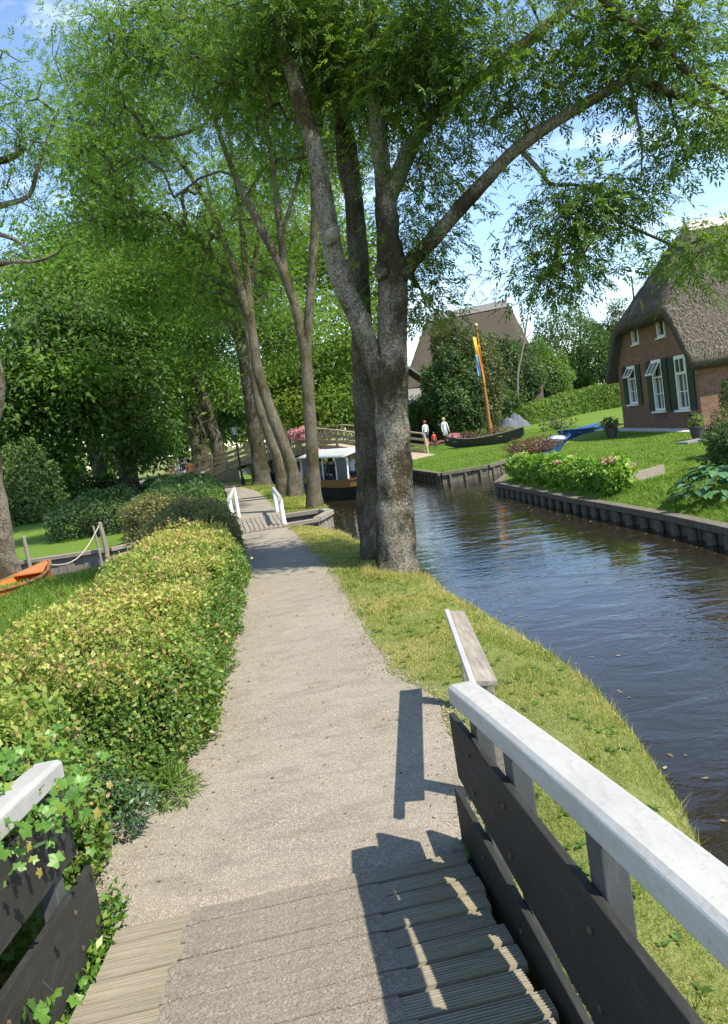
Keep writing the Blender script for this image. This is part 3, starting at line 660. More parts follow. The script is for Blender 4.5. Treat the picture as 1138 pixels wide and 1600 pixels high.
# ------------------------------------------------------------------ thatched brick house
GZ = 0.10
def smin(a, b, k):
    h = np.clip(0.5+0.5*(b-a)/k, 0, 1); return b*(1-h)+a*h - k*h*(1-h)
def thatch_roof(name, X0, X1, Y0, Y1, eave_z, ridge_z, hip_z, hip_run, mat, parent, xf, thick=0.32, nx=60, ny=60, hip_both=False, seed=1):
    """heightfield roof with ridge along x; a half hip at X0; xf maps local (x,y,z) arrays to world"""
    xs = np.linspace(X0, X1, nx); ys = np.linspace(Y0, Y1, ny); yc = (Y0+Y1)/2
    gx, gy = np.meshgrid(xs, ys, indexing='ij'); s = (ridge_z-eave_z)/((Y1-Y0)/2)
    def H(gx, gy):
        z = smin(eave_z+(gy-Y0)*s, eave_z+(Y1-gy)*s, 0.35); z = smin(z, hip_z+(gx-X0)*(ridge_z-hip_z)/hip_run, 0.55)
        if hip_both: z = smin(z, hip_z+(X1-gx)*(ridge_z-hip_z)/hip_run, 0.55)
        return z
    z = H(gx, gy); q = np.c_[gx.ravel(), gy.ravel(), z.ravel()]
    z = z + (0.16*(vnoise(q+seed, 1.2)-0.5)+0.10*(vnoise(q+seed, 4.0)-0.5)).reshape(z.shape)
    zb = H(gx, gy)-thick*1.45
    jx = 0.06*(vnoise(q, 3.0)-0.5).reshape(z.shape)
    top = np.c_[(gx+jx).ravel(), gy.ravel(), z.ravel()]; bot = np.c_[gx.ravel(), gy.ravel(), zb.ravel()]
    i, j = np.meshgrid(np.arange(nx-1), np.arange(ny-1), indexing='ij'); a = (i*ny+j).ravel()
    Ft = np.c_[a, a+ny, a+ny+1, a+1]; n = nx*ny; Fb = np.c_[a+1, a+ny+1, a+ny, a]+n
    edge = [(k, k+1) for k in range(ny-1)] + [((nx-1)*ny+k+1, (nx-1)*ny+k) for k in range(ny-1)] + [((k+1)*ny, k*ny) for k in range(nx-1)] + [(k*ny+ny-1, (k+1)*ny+ny-1) for k in range(nx-1)]
    Fe = np.array([(p, q_, q_+n, p+n) for p, q_ in edge])
    V = xf(np.vstack([top, bot])); o = link(name, np_mesh(name, V, np.vstack([Ft, Fb, Fe]), True), mat, parent)
    return o, H
def reeds(name, base, down, nrm, size, mat, parent, rng, spread=0.35):
    """short reed ends lying on the thatch: thin slivers"""
    N = len(base); d = unit(down+rng.normal(0, spread, (N, 3))*0.5); sd = unit(np.cross(d, nrm)); L = size*rng.uniform(0.5, 1.3, (N, 1))
    w_ = 0.09*L; a = base+nrm*0.01; b = a+d*L+nrm*0.05*rng.uniform(0, 1, (N, 1))
    V = np.stack([a-sd*w_, a+sd*w_, b+sd*w_*0.5, b-sd*w_*0.5], 1).reshape(-1, 3); F = np.arange(4*N).reshape(N, 4)
    return link(name, np_mesh(name, V, F, False, rng.uniform(0, 1, N)), mat, parent)

HX, HY0, HY1 = 12.65, 26.8, 34.6
HXE = 24.0
house = empty('thatched_house', (HX, (HY0+HY1)/2, GZ), 'red brick house with a steep thatched roof and dark green shutters', 'house')
YC = (HY0+HY1)/2
def gable_z(y):  # roofline of the gable wall
    s = (8.15-2.75)/((HY1+0.45-(HY0-0.45))/2); return min(2.75+(y-(HY0-0.45))*s-0.42, 2.75+(HY1+0.45-y)*s-0.42, 4.62)
yk = [HY0]+[y for y in np.linspace(HY0+0.2, HY1-0.2, 40)]+[HY1]
outer = [(HY0, GZ-0.3)] + [(HY1, GZ-0.3)] + [(y, gable_z(y)) for y in yk[::-1]]
WINS = [(32.95, 0.94, 1.22, 2.88, 'w'), (30.25, 0.98, 0.86, 2.92, 'w'), (28.08, 0.98, 0.86, 2.90, 'w')]
UPS = [(32.08, 0.70, 3.88, 4.56), (29.45, 0.72, 3.86, 4.60)]
UPS = [(32.08, 0.70, 3.75, 4.50), (29.45, 0.72, 3.74, 4.52)]
holes = [[(c-w_/2, z0), (c+w_/2, z0), (c+w_/2, z1), (c-w_/2, z1)] for c, w_, z0, z1 in [x[:4] for x in WINS]+UPS]
slab('gable_wall', outer, holes, M['brick'], lambda y, z: (HX, y, z), (0.25, 0, 0), house)
FW = [(15.4, 1.0, 0.95, 2.5), (18.0, 1.0, 0.95, 2.5), (21, 1.0, 0.95, 2.5)]
slab('front_wall', [(HX+0.003, GZ-0.3), (HXE, GZ-0.3), (HXE, 2.95), (HX+0.003, 2.95)], [[(c-w_/2, z0), (c+w_/2, z0), (c+w_/2, z1), (c-w_/2, z1)] for c, w_, z0, z1 in FW], M['brick'], lambda x, z: (x, HY0-0.003, z), (0, 0.25, 0), house)
mm = MB(); mm.box(((HX+HXE)/2+0.1, HY1-0.13, 1.4), (HXE-HX-0.3, 0.25, 3.0)); mm.build('back_wall', M['brick'], house)
mm = MB(); mm.box((HXE-0.12, YC, 2.2), (0.25, HY1-HY0-0.6, 4.6)); mm.build('end_wall', M['brick'], house)
xf0 = lambda V: V
roof, RH = thatch_roof('roof', HX-0.42, HXE+0.5, HY0-0.45, HY1+0.45, 2.75, 8.15, 4.78, 2.3, M['thatch'], house, xf0, 0.34, 130, 110)
rng = np.random.RandomState(11)
N = 45000
bx, by = rng.uniform(HX-0.40, HX+7.5, N), rng.uniform(HY0-0.43, YC+1.5, N); e = 0.03
bz = RH(bx, by); gxv, gyv = (RH(bx+e, by)-bz)/e, (RH(bx, by+e)-bz)/e
nr = unit(np.c_[-gxv, -gyv, np.ones(N)]); dn = unit(np.c_[gxv*-1, gyv*-1, -(gxv**2+gyv**2)])
o = reeds('reed_ends', np.c_[bx, by, bz], dn, nr, 0.10, M['straw'], roof, rng); o.location = (0, 0, 0); o['kind'] = 'stuff'
mm = MB(); pts = [(x, YC+0.03*math.sin(x*3), RH(np.array([x]), np.array([YC]))[0]+0.05+(0.0 if x > HX+2.6 else -0.3)) for x in np.linspace(HX+1.7, HXE+0.3, 22)]
cap = MB()
for x0, x1 in zip(np.linspace(HX+1.9, HXE, 26)[:-1], np.linspace(HX+1.9, HXE, 26)[1:]):
    zz = RH(np.array([(x0+x1)/2]), np.array([YC]))[0]
    c = MB(); c.prism([(x0+0.006, YC-0.42, zz-0.30), (x0+0.006, YC-0.10, zz+0.10), (x0+0.006, YC+0.10, zz+0.10), (x0+0.006, YC+0.42, zz-0.30), (x0+0.006, YC+0.36, zz-0.36), (x0+0.006, YC, zz-0.02), (x0+0.006, YC-0.36, zz-0.36)], (0, 0, 0), (x1-x0-0.012, 0, 0))
    k = c.build('ridge_tile', M['concrete'], roof, local=True)
# bargeboards of the left verge
mm = MB(); mm.bar((HX-0.10, HY1+0.05, 3.05), (HX-0.10, HY1-1.05, 4.62), 0.05, 0.22, (1, 0, 0)); mm.build('verge_board', M['cream'], house)

def window_gable(c, w_, z0, z1, tilted, upper=False):
    wi = empty('window', (HX, c, z0)); wi.parent = house; wi.location = Vector((HX, c, z0))-house.location
    W0 = Vector((HX, c, z0)); fr = 0.085; X = HX-0.03
    def put(mb, name, mat, bevel=0.004, par=wi):
        o = mb.build(name, mat, None, bevel=bevel); o.parent = par; o.location = -W0; return o
    mb = MB()
    for yy in (c-w_/2+fr/2, c+w_/2-fr/2): mb.box((HX+0.03, yy, (z0+z1)/2), (0.14, fr, z1-z0))
    mb.box((HX+0.028, c, z1-fr/2), (0.135, w_-2*fr, fr)); mb.box((HX+0.028, c, z0+fr/2), (0.135, w_-2*fr, fr))
    put(mb, 'frame', M['cream'])
    gx_ = HX+0.07
    if not upper:
        zt = z0+(z1-z0)*0.66
        mb = MB(); mb.box((HX+0.03, c, zt), (0.13, w_-2*fr, 0.07)); put(mb, 'transom', M['cream'])
        # lower sash: mullion and one glazing bar
        mb = MB(); mb.box((gx_-0.02, c, (z0+zt)/2), (0.05, 0.035, zt-z0-0.1)); mb.box((gx_-0.018, c, z0+(zt-z0)*0.5), (0.05, w_-2*fr, 0.03)); put(mb, 'glazing_bar', M['cream'], 0)
        for sy in (-1, 1):
            for zz in (z0+(zt-z0)*0.27, z0+(zt-z0)*0.75):
                mb = MB(); mb.box((gx_+0.012, c+sy*(w_-2*fr)/4, zz), (0.012, (w_-2*fr)/2-0.03, (zt-z0)*0.43)); put(mb, 'pane', M['glass'], 0)
        mb = MB(); mb.box((gx_+0.10, c, (z0+zt)/2), (0.01, w_-2*fr, zt-z0)); put(mb, 'curtain', M['curtain'], 0)
        # upper light, hinged at its top
        hgt = z1-fr-zt-0.035; ang = R(32) if tilted else 0.0
        top = Vector((HX-0.045, c, z1-fr-0.005)); dv = Vector((-math.sin(ang), 0, -math.cos(ang)))
        nv = Vector((-math.cos(ang), 0, math.sin(ang)))
        mb = MB()
        for sy in (-1, 0, 1):
            a = top+Vector((0, sy*(w_/2-fr-0.02), 0)); mb.bar(a, a+dv*hgt, 0.045 if sy else 0.03, 0.045, nv)
        for q in (0.02, hgt-0.02):
            a = top+dv*q; mb.bar(a+Vector((0, -(w_/2-fr), 0)), a+Vector((0, w_/2-fr, 0)), 0.05, 0.047, nv)
        put(mb, 'top_light', M['cream'], 0)
        for sy in (-1, 1):
            a = top+Vector((0, sy*(w_/2-fr)/2, 0))-nv*0.01; mb = MB(); mb.bar(a+dv*0.04, a+dv*(hgt-0.04), (w_/2-fr)-0.05, 0.01, nv); put(mb, 'pane', M['glass'], 0)
        mb = MB(); mb.box((HX-0.07, c, z0-0.045), (0.24, w_+0.14, 0.07)); put(mb, 'sill', M['cream'])
        mb = MB(); mb.box((HX+0.2, c, (zt+z1)/2), (0.01, w_-2*fr, z1-zt)); put(mb, 'curtain', M['curtain'], 0)
    else:
        mb = MB(); mb.box((gx_-0.02, c, (z0+z1)/2), (0.045, 0.035, z1-z0-0.16)); mb.box((gx_-0.018, c, (z0+z1)/2), (0.045, w_-2*fr, 0.025)); put(mb, 'glazing_bar', M['green_paint'], 0)
        for sy in (-1, 1):
            for zz in (-1, 1):
                mb = MB(); mb.box((gx_+0.012, c+sy*(w_-2*fr)/4, (z0+z1)/2+zz*(z1-z0-0.17)/4), (0.012, (w_-2*fr)/2-0.03, (z1-z0-0.17)/2-0.02)); put(mb, 'pane', M['glass'], 0)
        mb = MB(); mb.box((HX-0.04, c, z0-0.03), (0.16, w_+0.1, 0.05)); put(mb, 'sill', M['cream'])
for i, (c, w_, z0, z1, _) in enumerate(WINS): window_gable(c, w_, z0, z1, i < 2)
for c, w_, z0, z1 in UPS: window_gable(c, w_, z0, z1, False, True)
for (c, w_, z0, z1, _) in WINS:
    for sy in (-1, 1):
        cy_ = c+sy*(w_/2+0.29); mb = MB(); mb.box((HX-0.035, cy_, (z0+z1)/2-0.02), (0.04, 0.50, z1-z0+0.06)); sh = mb.build('shutter', M['green_paint'], house, bevel=0.005)
        for zz in (z0+0.3, (z0+z1)/2, z1-0.3):
            mb = MB(); mb.box((HX-0.063, cy_, zz), (0.014, 0.46, 0.09)); k = mb.build('ledge', M['green_paint'], None); k.parent = sh; k.location = (0, 0, 0)
for (c, w_, z0, z1) in FW:
    wi = empty('window', (c, HY0, z0)); wi.parent = house; W0 = Vector((c, HY0, z0)); wi.location = W0-house.location
    def put2(mb, name, mat):
        o = mb.build(name, mat, None); o.parent = wi; o.location = -W0
    mb = MB()
    for xx in (c-w_/2+0.04, c+w_/2-0.04): mb.box((xx, HY0+0.03, (z0+z1)/2), (0.08, 0.12, z1-z0))
    for zz in (z0+0.04, z1-0.04, (z0+z1)/2+0.2): mb.box((c, HY0+0.032, zz), (w_-0.16, 0.11, 0.07))
    put2(mb, 'frame', M['cream']); mb = MB(); mb.box((c, HY0+0.09, (z0+z1)/2), (w_-0.1, 0.012, z1-z0-0.1)); put2(mb, 'pane', M['glass'])
    mb = MB(); mb.box((c, HY0-0.07, z0-0.04), (w_+0.14, 0.22, 0.07)); put2(mb, 'sill', M['cream'])
    for sx in (-1, 1):
        mb = MB(); mb.box((c+sx*(w_/2+0.28), HY0-0.04, (z0+z1)/2), (0.48, 0.04, z1-z0)); mb.build('shutter', M['green_paint'], house)
# pebble strip round the foot of the wall
rng = np.random.RandomState(4); mm = MB()
def pebble_strip(name, rects, n, seed):
    rng = np.random.RandomState(seed); V = []; F = []
    ico = np.array([(0, 0, 1), (0.89, 0, 0.2), (0.28, 0.85, 0.2), (-0.72, 0.53, 0.2), (-0.72, -0.53, 0.2), (0.28, -0.85, 0.2)]); fi = [(0, 1, 2), (0, 2, 3), (0, 3, 4), (0, 4, 5), (0, 5, 1)]
    for k in range(n):
        x0, x1, y0, y1 = rects[0] if rng.rand() < 0.72 or len(rects) == 1 else rects[1]
        p = np.array([rng.uniform(x0, x1), rng.uniform(y0, y1), GZ+0.02]); s = rng.uniform(0.025, 0.055); a = rng.uniform(0, 6.3); ca, sa = math.cos(a), math.sin(a)
        q = ico*np.array([s, s*0.8, s*0.6]); q = np.c_[q[:, 0]*ca-q[:, 1]*sa, q[:, 0]*sa+q[:, 1]*ca, q[:, 2]]; b = len(V); V += list(q+p); F += [tuple(b+i for i in f) for f in fi]
    o = link(name, np_mesh(name, V, F, False), M['stone_pale']); return tag(o, 'pale pebbles strewn along the foot of the brick house', 'gravel', kind='stuff')
mm = MB(); mm.box((HX-0.36, YC-0.1, GZ+0.006), (0.74, HY1-HY0+0.7, 0.03)); mm.box((HX+3, HY0-0.36, GZ+0.004), (6.0, 0.7, 0.03)); o = mm.build('pebble_bed', M['stone_pale']); o['kind'] = 'structure'
pebble_strip('gravel', [(HX-0.7, HX-0.02, HY0-0.6, HY1+0.2), (HX-0.1, HX+2.5, HY0-0.7, HY0-0.02)], 3200, 3)

# ------------------------------------------------------------------ far thatched farmhouse behind the trees
fa = R(-18)
fb = Vector((12.3, 72.5, 0))
farm = empty('thatched_farmhouse', fb, 'large far farmhouse with a high mossy thatched roof behind the bushes', 'house')
ca, sa = math.cos(fa), math.sin(fa)
def xf1(V):
    V = np.asarray(V, float); return np.c_[fb.x+V[:, 0]*ca-V[:, 1]*sa, fb.y+V[:, 0]*sa+V[:, 1]*ca, V[:, 2]]
M['thatch_far'] = thatch('old_thatch', (0.125, 0.105, 0.08), (0.22, 0.185, 0.14), (0.10, 0.09, 0.065))
# main body, ridge along local x
roof2, RH2 = thatch_roof('roof', -6.1, 7.0, -8.9, 8.9, 1.6, 11.45, 3.2, 2.6, M['thatch_far'], farm, xf1, 0.4, 60, 60, True, 3)
for k in range(15):
    x0 = -3.2+k*0.5; q = xf1(np.array([(x0, -0.6, 10.9), (x0, 0, 11.6), (x0, 0.6, 10.9), (x0, 0, 11.3)])); t = xf1(np.array([(x0+0.49, 0, 0)]))[0]-xf1(np.array([(x0, 0, 0)]))[0]
    c = MB(); c.prism(q, (0, 0, 0), t); c.build('ridge_tile', M['tile'], roof2, local=True)
mm = MB(); c0 = xf1(np.array([(0.1, 0, 1.0)]))[0]; mm.box(c0, (9.4, 14.6, 2.2), rz=fa); mm.build('wall', M['brick'], farm)
# tarred wooden shed with tiled roof in front of it
shed = empty('wooden_shed', (5.6, 60, 0), 'dark tarred wooden shed with a grey tiled roof beside the big bush', 'shed')
mm = MB(); mm.box((5.2, 60.5, 2.2), (3.2, 4.0, 4.4)); mm.build('wall', M['tar'], shed)
for i in range(8):
    mm = MB(); mm.box((3.6+0.2+i*0.4, 58.47, 2.2), (0.38, 0.04, 4.4)); mm.build('plank', M['tar'], shed)
mm = MB(); mm.prism([(3.3, 58.0, 4.3), (5.2, 58.0, 6.1), (7.1, 58.0, 4.3), (7.1, 58.0, 4.15), (5.2, 58.0, 5.9), (3.3, 58.0, 4.15)], (0, 0, 0), (0, 5.0, 0)); mm.build('roof', M['tile'], shed)
mm = MB(); mm.prism([(4.0, 56.6, 3.1), (6.6, 56.6, 3.1), (6.6, 58.4, 4.2), (4.0, 58.4, 4.2)], (0, 0, 0), (0, 0, 0.12)); mm.build('porch_roof', M['tile'], shed)

# ------------------------------------------------------------------ arched wooden bridge over the canal
BL, BR = Vector((-10.9, 50.4, 0)), Vector((3.4, 36.8, 0)); bt = (BR-BL); bl = bt.length; bt.normalize(); bn = Vector((bt.y, -bt.x, 0))   # bn towards the viewer
_bx = [0, 0.055, 0.14, 0.28, 0.46, 0.56, 0.63, 0.68, 0.74, 0.80, 1.0]; _bz = [0.05, 0.28, 0.62, 1.14, 1.27, 1.33, 1.38, 1.35, 1.15, 0.88, 0.1]
_ts = np.linspace(0, 1, 200); _zs = np.interp(_ts, _bx, _bz); _k = np.ones(13)/13; _zs2 = np.convolve(np.pad(_zs, 6, 'edge'), _k, 'valid')
def bz_(t): return float(np.interp(t, _ts, _zs2))
def BP(t, off, h): return BL+bt*(bl*t)+bn*off+Vector((0, 0, bz_(t)+h))
br = empty('arched_bridge', BL, 'arched pale wooden footbridge with plank railings over the canal', 'bridge')
nb = 46; shared = None
for i in range(nb):
    t0, t1 = (i+0.04)/nb, (i+0.96)/nb; mm = MB(); a, b = BP(t0, 0, -0.02), BP(t1, 0, -0.02); mm.bar(a, b, 1.9, 0.06); mm.build('deck_plank', M['bridge_wood'], br)
for off in (0.85, -0.85):
    for i in range(12):
        mm = MB(); mm.bar(BP(i/12, off, -0.17), BP((i+1)/12-0.002, off, -0.17), 0.14, 0.24); mm.build('beam', M['bridge_wood'], br)
npost = 13
for off in (0.99, -0.99):
    sg = 1 if off > 0 else -1
    for i in range(npost+1):
        t = 0.03+0.94*i/npost; mm = MB(); mm.bar(BP(t, off+0.10*sg, -0.30), BP(t, off-0.02*sg, 1.02), 0.10, 0.10, bt); mm.build('post', M['bridge_wood'], br)
    for h, hh in ((1.03, 0.06), (0.72, 0.13), (0.40, 0.13), (0.10, 0.16)):
        for i in range(npost):
            t0, t1 = 0.03+0.94*i/npost, 0.03+0.94*(i+1)/npost
            mm = MB(); mm.bar(BP(t0-(0.012 if h < 1 else 0), off+(0.05 if h < 1 else 0.02)*sg*-1, h), BP(t1-0.001, off+(0.05 if h < 1 else 0.02)*sg*-1, h), 0.14 if h > 1 else 0.04, hh); mm.build('rail', M['bridge_wood'], br)
for t in (0.36, 0.55, 0.78):
    for off in (0.8, -0.8):
        p = BP(t, off, -0.2); mm = MB(); mm.tube([(p.x, p.y, -1.2), (p.x, p.y, p.z)], 0.11, 10); mm.build('pile', M['pile'], br)
    mm = MB(); mm.bar(BP(t, -1.0, -0.33), BP(t, 1.0, -0.33), 0.16, 0.16); mm.build('cross_beam', M['pile'], br)
# abutment wall below the near end of the arch
for i in range(7):
    t = 0.10+i*0.03; p = BP(t, 0.86, -0.32); mm = MB(); mm.box((p.x, p.y, p.z/2-0.15), (0.05, 0.62, p.z+0.3), rz=math.atan2(bt.y, bt.x)+R(90)); mm.build('abutment_plank', M['grey_wood'], br)
# white painted gate panel at the foot of the bridge
wp = BP(0.0, 0.75, 0); gp = empty('white_fence_panel', (wp.x, wp.y, 0), 'short white fence panel at the foot of the arched bridge', 'fence')
for i in range(5):
    p = wp+Vector((-0.2+0.33*i, -0.6-0.1*i, 0)); mm = MB(); mm.box((p.x, p.y, 0.32), (0.24, 0.04, 0.64)); mm.build('board', M['white'], gp)
mm = MB(); mm.bar(wp+Vector((-0.4, -0.54, 0.66)), wp+Vector((1.4, -1.1, 0.66)), 0.07, 0.07); mm.build('rail', M['white'], gp)
# ------------------------------------------------------------------ vegetation tools
def leaf_arrays(pos, d, n, L, W, fold=0.12):
    """one folded rhombic leaf per row: 4 verts"""
    d = unit(d); s = unit(np.cross(d, n)); n = np.cross(s, d); L = np.asarray(L).reshape(-1, 1); W = np.asarray(W).reshape(-1, 1)
    mid = pos+d*L*0.42
    return np.stack([pos, mid-s*W*0.5+n*W*fold, pos+d*L-n*L*0.08, mid+s*W*0.5+n*W*fold], 1).reshape(-1, 3)
def leaves(name, pos, d, n, L, W, v, mat, parent=None, fold=0.12):
    V = leaf_arrays(pos, d, n, L, W, fold); F = np.arange(len(V)).reshape(-1, 4)
    return link(name, np_mesh(name, V, F, False, np.clip(v, 0, 1)), mat, parent)
def rand_dirs(rng, N): return unit(rng.normal(0, 1, (N, 3)))
def compound(rng, pos, d, size, pairs=4):
    """expand leaf stalks into pinnate leaflets -> pos, dir, nrm, L"""
    N = len(pos); d = unit(d); up = np.array([0, 0, 1.0]); s = unit(np.cross(d, up+rng.normal(0, 0.35, (N, 3)))); n = np.cross(s, d)
    P, D, NN, LL, idx = [], [], [], [], []
    for k in range(pairs):
        t = 0.30+0.62*k/pairs; droop = -up*(t**2)*0.22
        base = pos+(d*t+droop)*size[:, None]
        for sg in (-1, 1):
            P.append(base); D.append(unit(d*0.75+s*sg*0.9+rng.normal(0, 0.16, (N, 3))-up*0.15)); NN.append(n+rng.normal(0, 0.25, (N, 3))); LL.append(size*0.40*(1-0.25*abs(t-0.55))*rng.uniform(0.8, 1.15, N)); idx.append(np.arange(N))
    P.append(pos+(d*0.92-up*0.2)*size[:, None]); D.append(unit(d-up*0.35)); NN.append(n+rng.normal(0, 0.2, (N, 3))); LL.append(size*0.42); idx.append(np.arange(N))
    return np.vstack(P), np.vstack(D), np.vstack(NN), np.concatenate(LL), np.concatenate(idx)

def frustums(P0, P1, R0, R1, n=4):
    d = unit(P1-P0); a = np.where(np.abs(d[:, 2:3]) > 0.9, np.array([[1.0, 0, 0]]), np.array([[0, 0, 1.0]])); s = unit(np.cross(d, a)); b = np.cross(d, s); N = len(P0); ring0, ring1 = [], []
    for k in range(n):
        t = 2*math.pi*k/n; o = s*math.cos(t)+b*math.sin(t); ring0.append(P0+o*R0[:, None]); ring1.append(P1+o*R1[:, None])
    V = np.stack(ring0+ring1, 1).reshape(-1, 3); base = np.arange(N)[:, None]*2*n
    F = np.vstack([np.hstack([base+k, base+(k+1) % n, base+n+(k+1) % n, base+n+k]) for k in range(n)])
    return V, F

def limb_mesh(name, pts, rad, mat, parent, n=14, seed=0, lump=0.10, flare=0.0, sub=7, fiss=0.022):
    """a bark-covered limb along a smooth curve, with lumps and a flared foot"""
    C_ = catmull(pts, sub); rr = np.interp(np.linspace(0, len(rad)-1, len(C_)), np.arange(len(rad)), rad)
    T = np.gradient(C_, axis=0); T = unit(T); sd = np.cross(T[0], [0.2, 1, 0.1]); sd /= np.linalg.norm(sd); V = []
    for i in range(len(C_)):
        sd = sd-T[i]*(sd @ T[i]); sd /= np.linalg.norm(sd); bt_ = np.cross(T[i], sd)
        a = np.arange(n)*2*math.pi/n; ring = C_[i]+rr[i]*(np.cos(a)[:, None]*sd+np.sin(a)[:, None]*bt_); q = ring/max(rr[i], 0.03)
        k = 1+lump*2*(vnoise(ring*2.2+seed, 1.6)-0.5)+lump*1.2*(vnoise(ring*6+seed, 1.0)-0.5)
        if n > 20: k = k+fiss/max(rr[i], 0.08)*(np.abs(vnoise(ring*np.array([15, 15, 3.2])+seed, 1.0)-0.5)*2-0.45)
        if flare: 
            h = max(0, C_[i][2]-C_[0][2]); k = k*(1+flare*math.exp(-h/0.35)*(0.75+0.55*np.sin(a*5+seed)))
        V.append(C_[i]+(ring-C_[i])*k[:, None])
    V = np.vstack(V); m_ = len(C_)
    i, j = np.meshgrid(np.arange(m_-1), np.arange(n), indexing='ij'); a = (i*n+j).ravel(); b = (i*n+(j+1) % n).ravel()
    F = np.c_[a, b, b+n, a+n]
    return link(name, np_mesh(name, V, F, True), mat, parent), C_, rr

def grow(rng, limb_pts, limb_rad, clusters, step=0.6, wob=0.18, rtip=0.006, rmax=0.06, sag=0.0):
    """connect every leaf cluster to the limbs by branching twigs"""
    nodes = [p for p in limb_pts]; par = [-1]*len(nodes); nl = len(nodes)
    NP = np.array(nodes); d0 = np.array([np.min(np.linalg.norm(NP-c, axis=1)) for c in clusters]); order = np.argsort(d0); cap = nl+len(clusters)*14
    A = np.zeros((cap, 3)); A[:nl] = NP; cnt = nl; par = np.full(cap, -1)
    tips = {}
    for ci in order:
        c = clusters[ci]; D = np.linalg.norm(A[:cnt]-c, axis=1); k = int(np.argmin(D + np.where(A[:cnt, 2] > c[2]+0.6, 0.5, 0.0))); ln = D[k]; ns = max(1, min(10, int(ln/step)))
        prev = k; p0 = A[k].copy(); off = rng.normal(0, wob, 3)*min(1, ln*0.4)
        for q in range(1, ns+1):
            t = q/ns; p = p0+(c-p0)*t+off*math.sin(math.pi*t)+np.array([0, 0, 0.10*ln*math.sin(math.pi*t)-sag*ln*t*t*0])
            A[cnt] = p; par[cnt] = prev; prev = cnt; cnt += 1
        tips[ci] = prev
    w_ = np.zeros(cnt); 
    for t in tips.values(): w_[t] += 1
    for i in range(cnt-1, nl-1, -1): w_[par[i]] += w_[i]
    idx = np.arange(nl, cnt); r = np.minimum(rmax, rtip*np.sqrt(np.maximum(w_, 1))*1.15); r0 = np.where(par[idx] < nl, r[idx]*1.15, r[par[idx]])
    return A[par[idx]], A[idx], r0, r[idx]

def make_tree(name, label, limbs, clusters, leaf, mat_bark, mat_leaf, seed, per=16, spread=0.45, lsize=0.3, pairs=4, group=None, flare=0.5, simple=False, rtip=0.006, cat='tree', twigs=True, extra_crown=None, vbias=None, wl=0.36, droop=0.35):
    """limbs: list of (name, points, radii); clusters: (n,3) leaf cluster centres"""
    rng = np.random.RandomState(seed); b = limbs[0][1][0]; root = empty(name, (float(b[0]), float(b[1]), float(b[2])), label, cat, group)
    LP, LR = [], []
    for i, (ln, pts, rad) in enumerate(limbs):
        o, C_, rr = limb_mesh(ln, pts, rad, mat_bark, root, (44 if not simple and b[1] < 14 and rad[0] > 0.12 else 16 if rad[0] > 0.12 else 9), seed+i*3, 0.10, flare if i == 0 else 0.0, 28 if not simple and b[1] < 14 and rad[0] > 0.12 else 7)
        h = C_[:, 2]-b[2]; k = len(C_)//4 if i == 0 else 2; LP.append(C_[k:]); LR.append(rr[k:])
    LP = np.vstack(LP); LR = np.concatenate(LR)
    if twigs and len(clusters):
        a0, a1, r0, r1 = grow(rng, LP, LR, clusters, rtip=rtip); V, F = frustums(a0, a1, r0, r1, 4 if simple else 5); link('twigs', np_mesh('twigs', V, F, True), M['twig'], root)['kind'] = 'stuff'
    N = len(clusters)*per; c = np.repeat(clusters, per, 0); off = rng.normal(0, 1, (N, 3)); off = off*np.array([spread*1.08, spread*1.08, spread*0.46]); pos = c+off
    d = unit(unit(off)*0.9+rng.normal(0, 0.5, (N, 3))+np.array([0, 0, -droop])); cv = np.repeat(rng.uniform(0, 1, len(clusters)), per)
    v = 0.28+0.34*cv+rng.uniform(-0.16, 0.22, N)
    if vbias is not None: v = v+vbias(pos)
    if simple:
        nrm = unit(rng.normal(0, 0.7, (N, 3))+np.array([0.2, -0.1, 1.0])); L = lsize*rng.uniform(0.6, 1.3, N)
        leaves('crown', pos, d, nrm, L, L*wl, v, mat_leaf, root)['kind'] = 'stuff'
    else:
        P, D, NN, LL, ix = compound(rng, pos, d, lsize*rng.uniform(0.7, 1.25, N), pairs)
        leaves('crown', P, D, NN, LL, LL*wl, v[ix]+rng.uniform(-0.06, 0.06, len(ix)), mat_leaf, root)['kind'] = 'stuff'
    return root

def in_blobs(rng, blobs, gate=0.38, gscale=0.5, shell=0.55):
    """cluster centres in ellipsoids ((centre), (radii), count), thinned by noise so that gaps open"""
    out = []
    for c, r, n in blobs:
        k = int(n*2.2); u = rand_dirs(rng, k)*(rng.uniform(0, 1, (k, 1))**shell); p = np.array(c)+u*np.array(r)
        g = vnoise(p, gscale); p = p[g > gate]; out.append(p[:n])
    return np.vstack(out)
def pxblob(px, py, y, rpx, rpy, ry, n):
    s = y/1155*1.0; c = at(px, py, y); return (c, (rpx*s, ry, rpy*s), n)

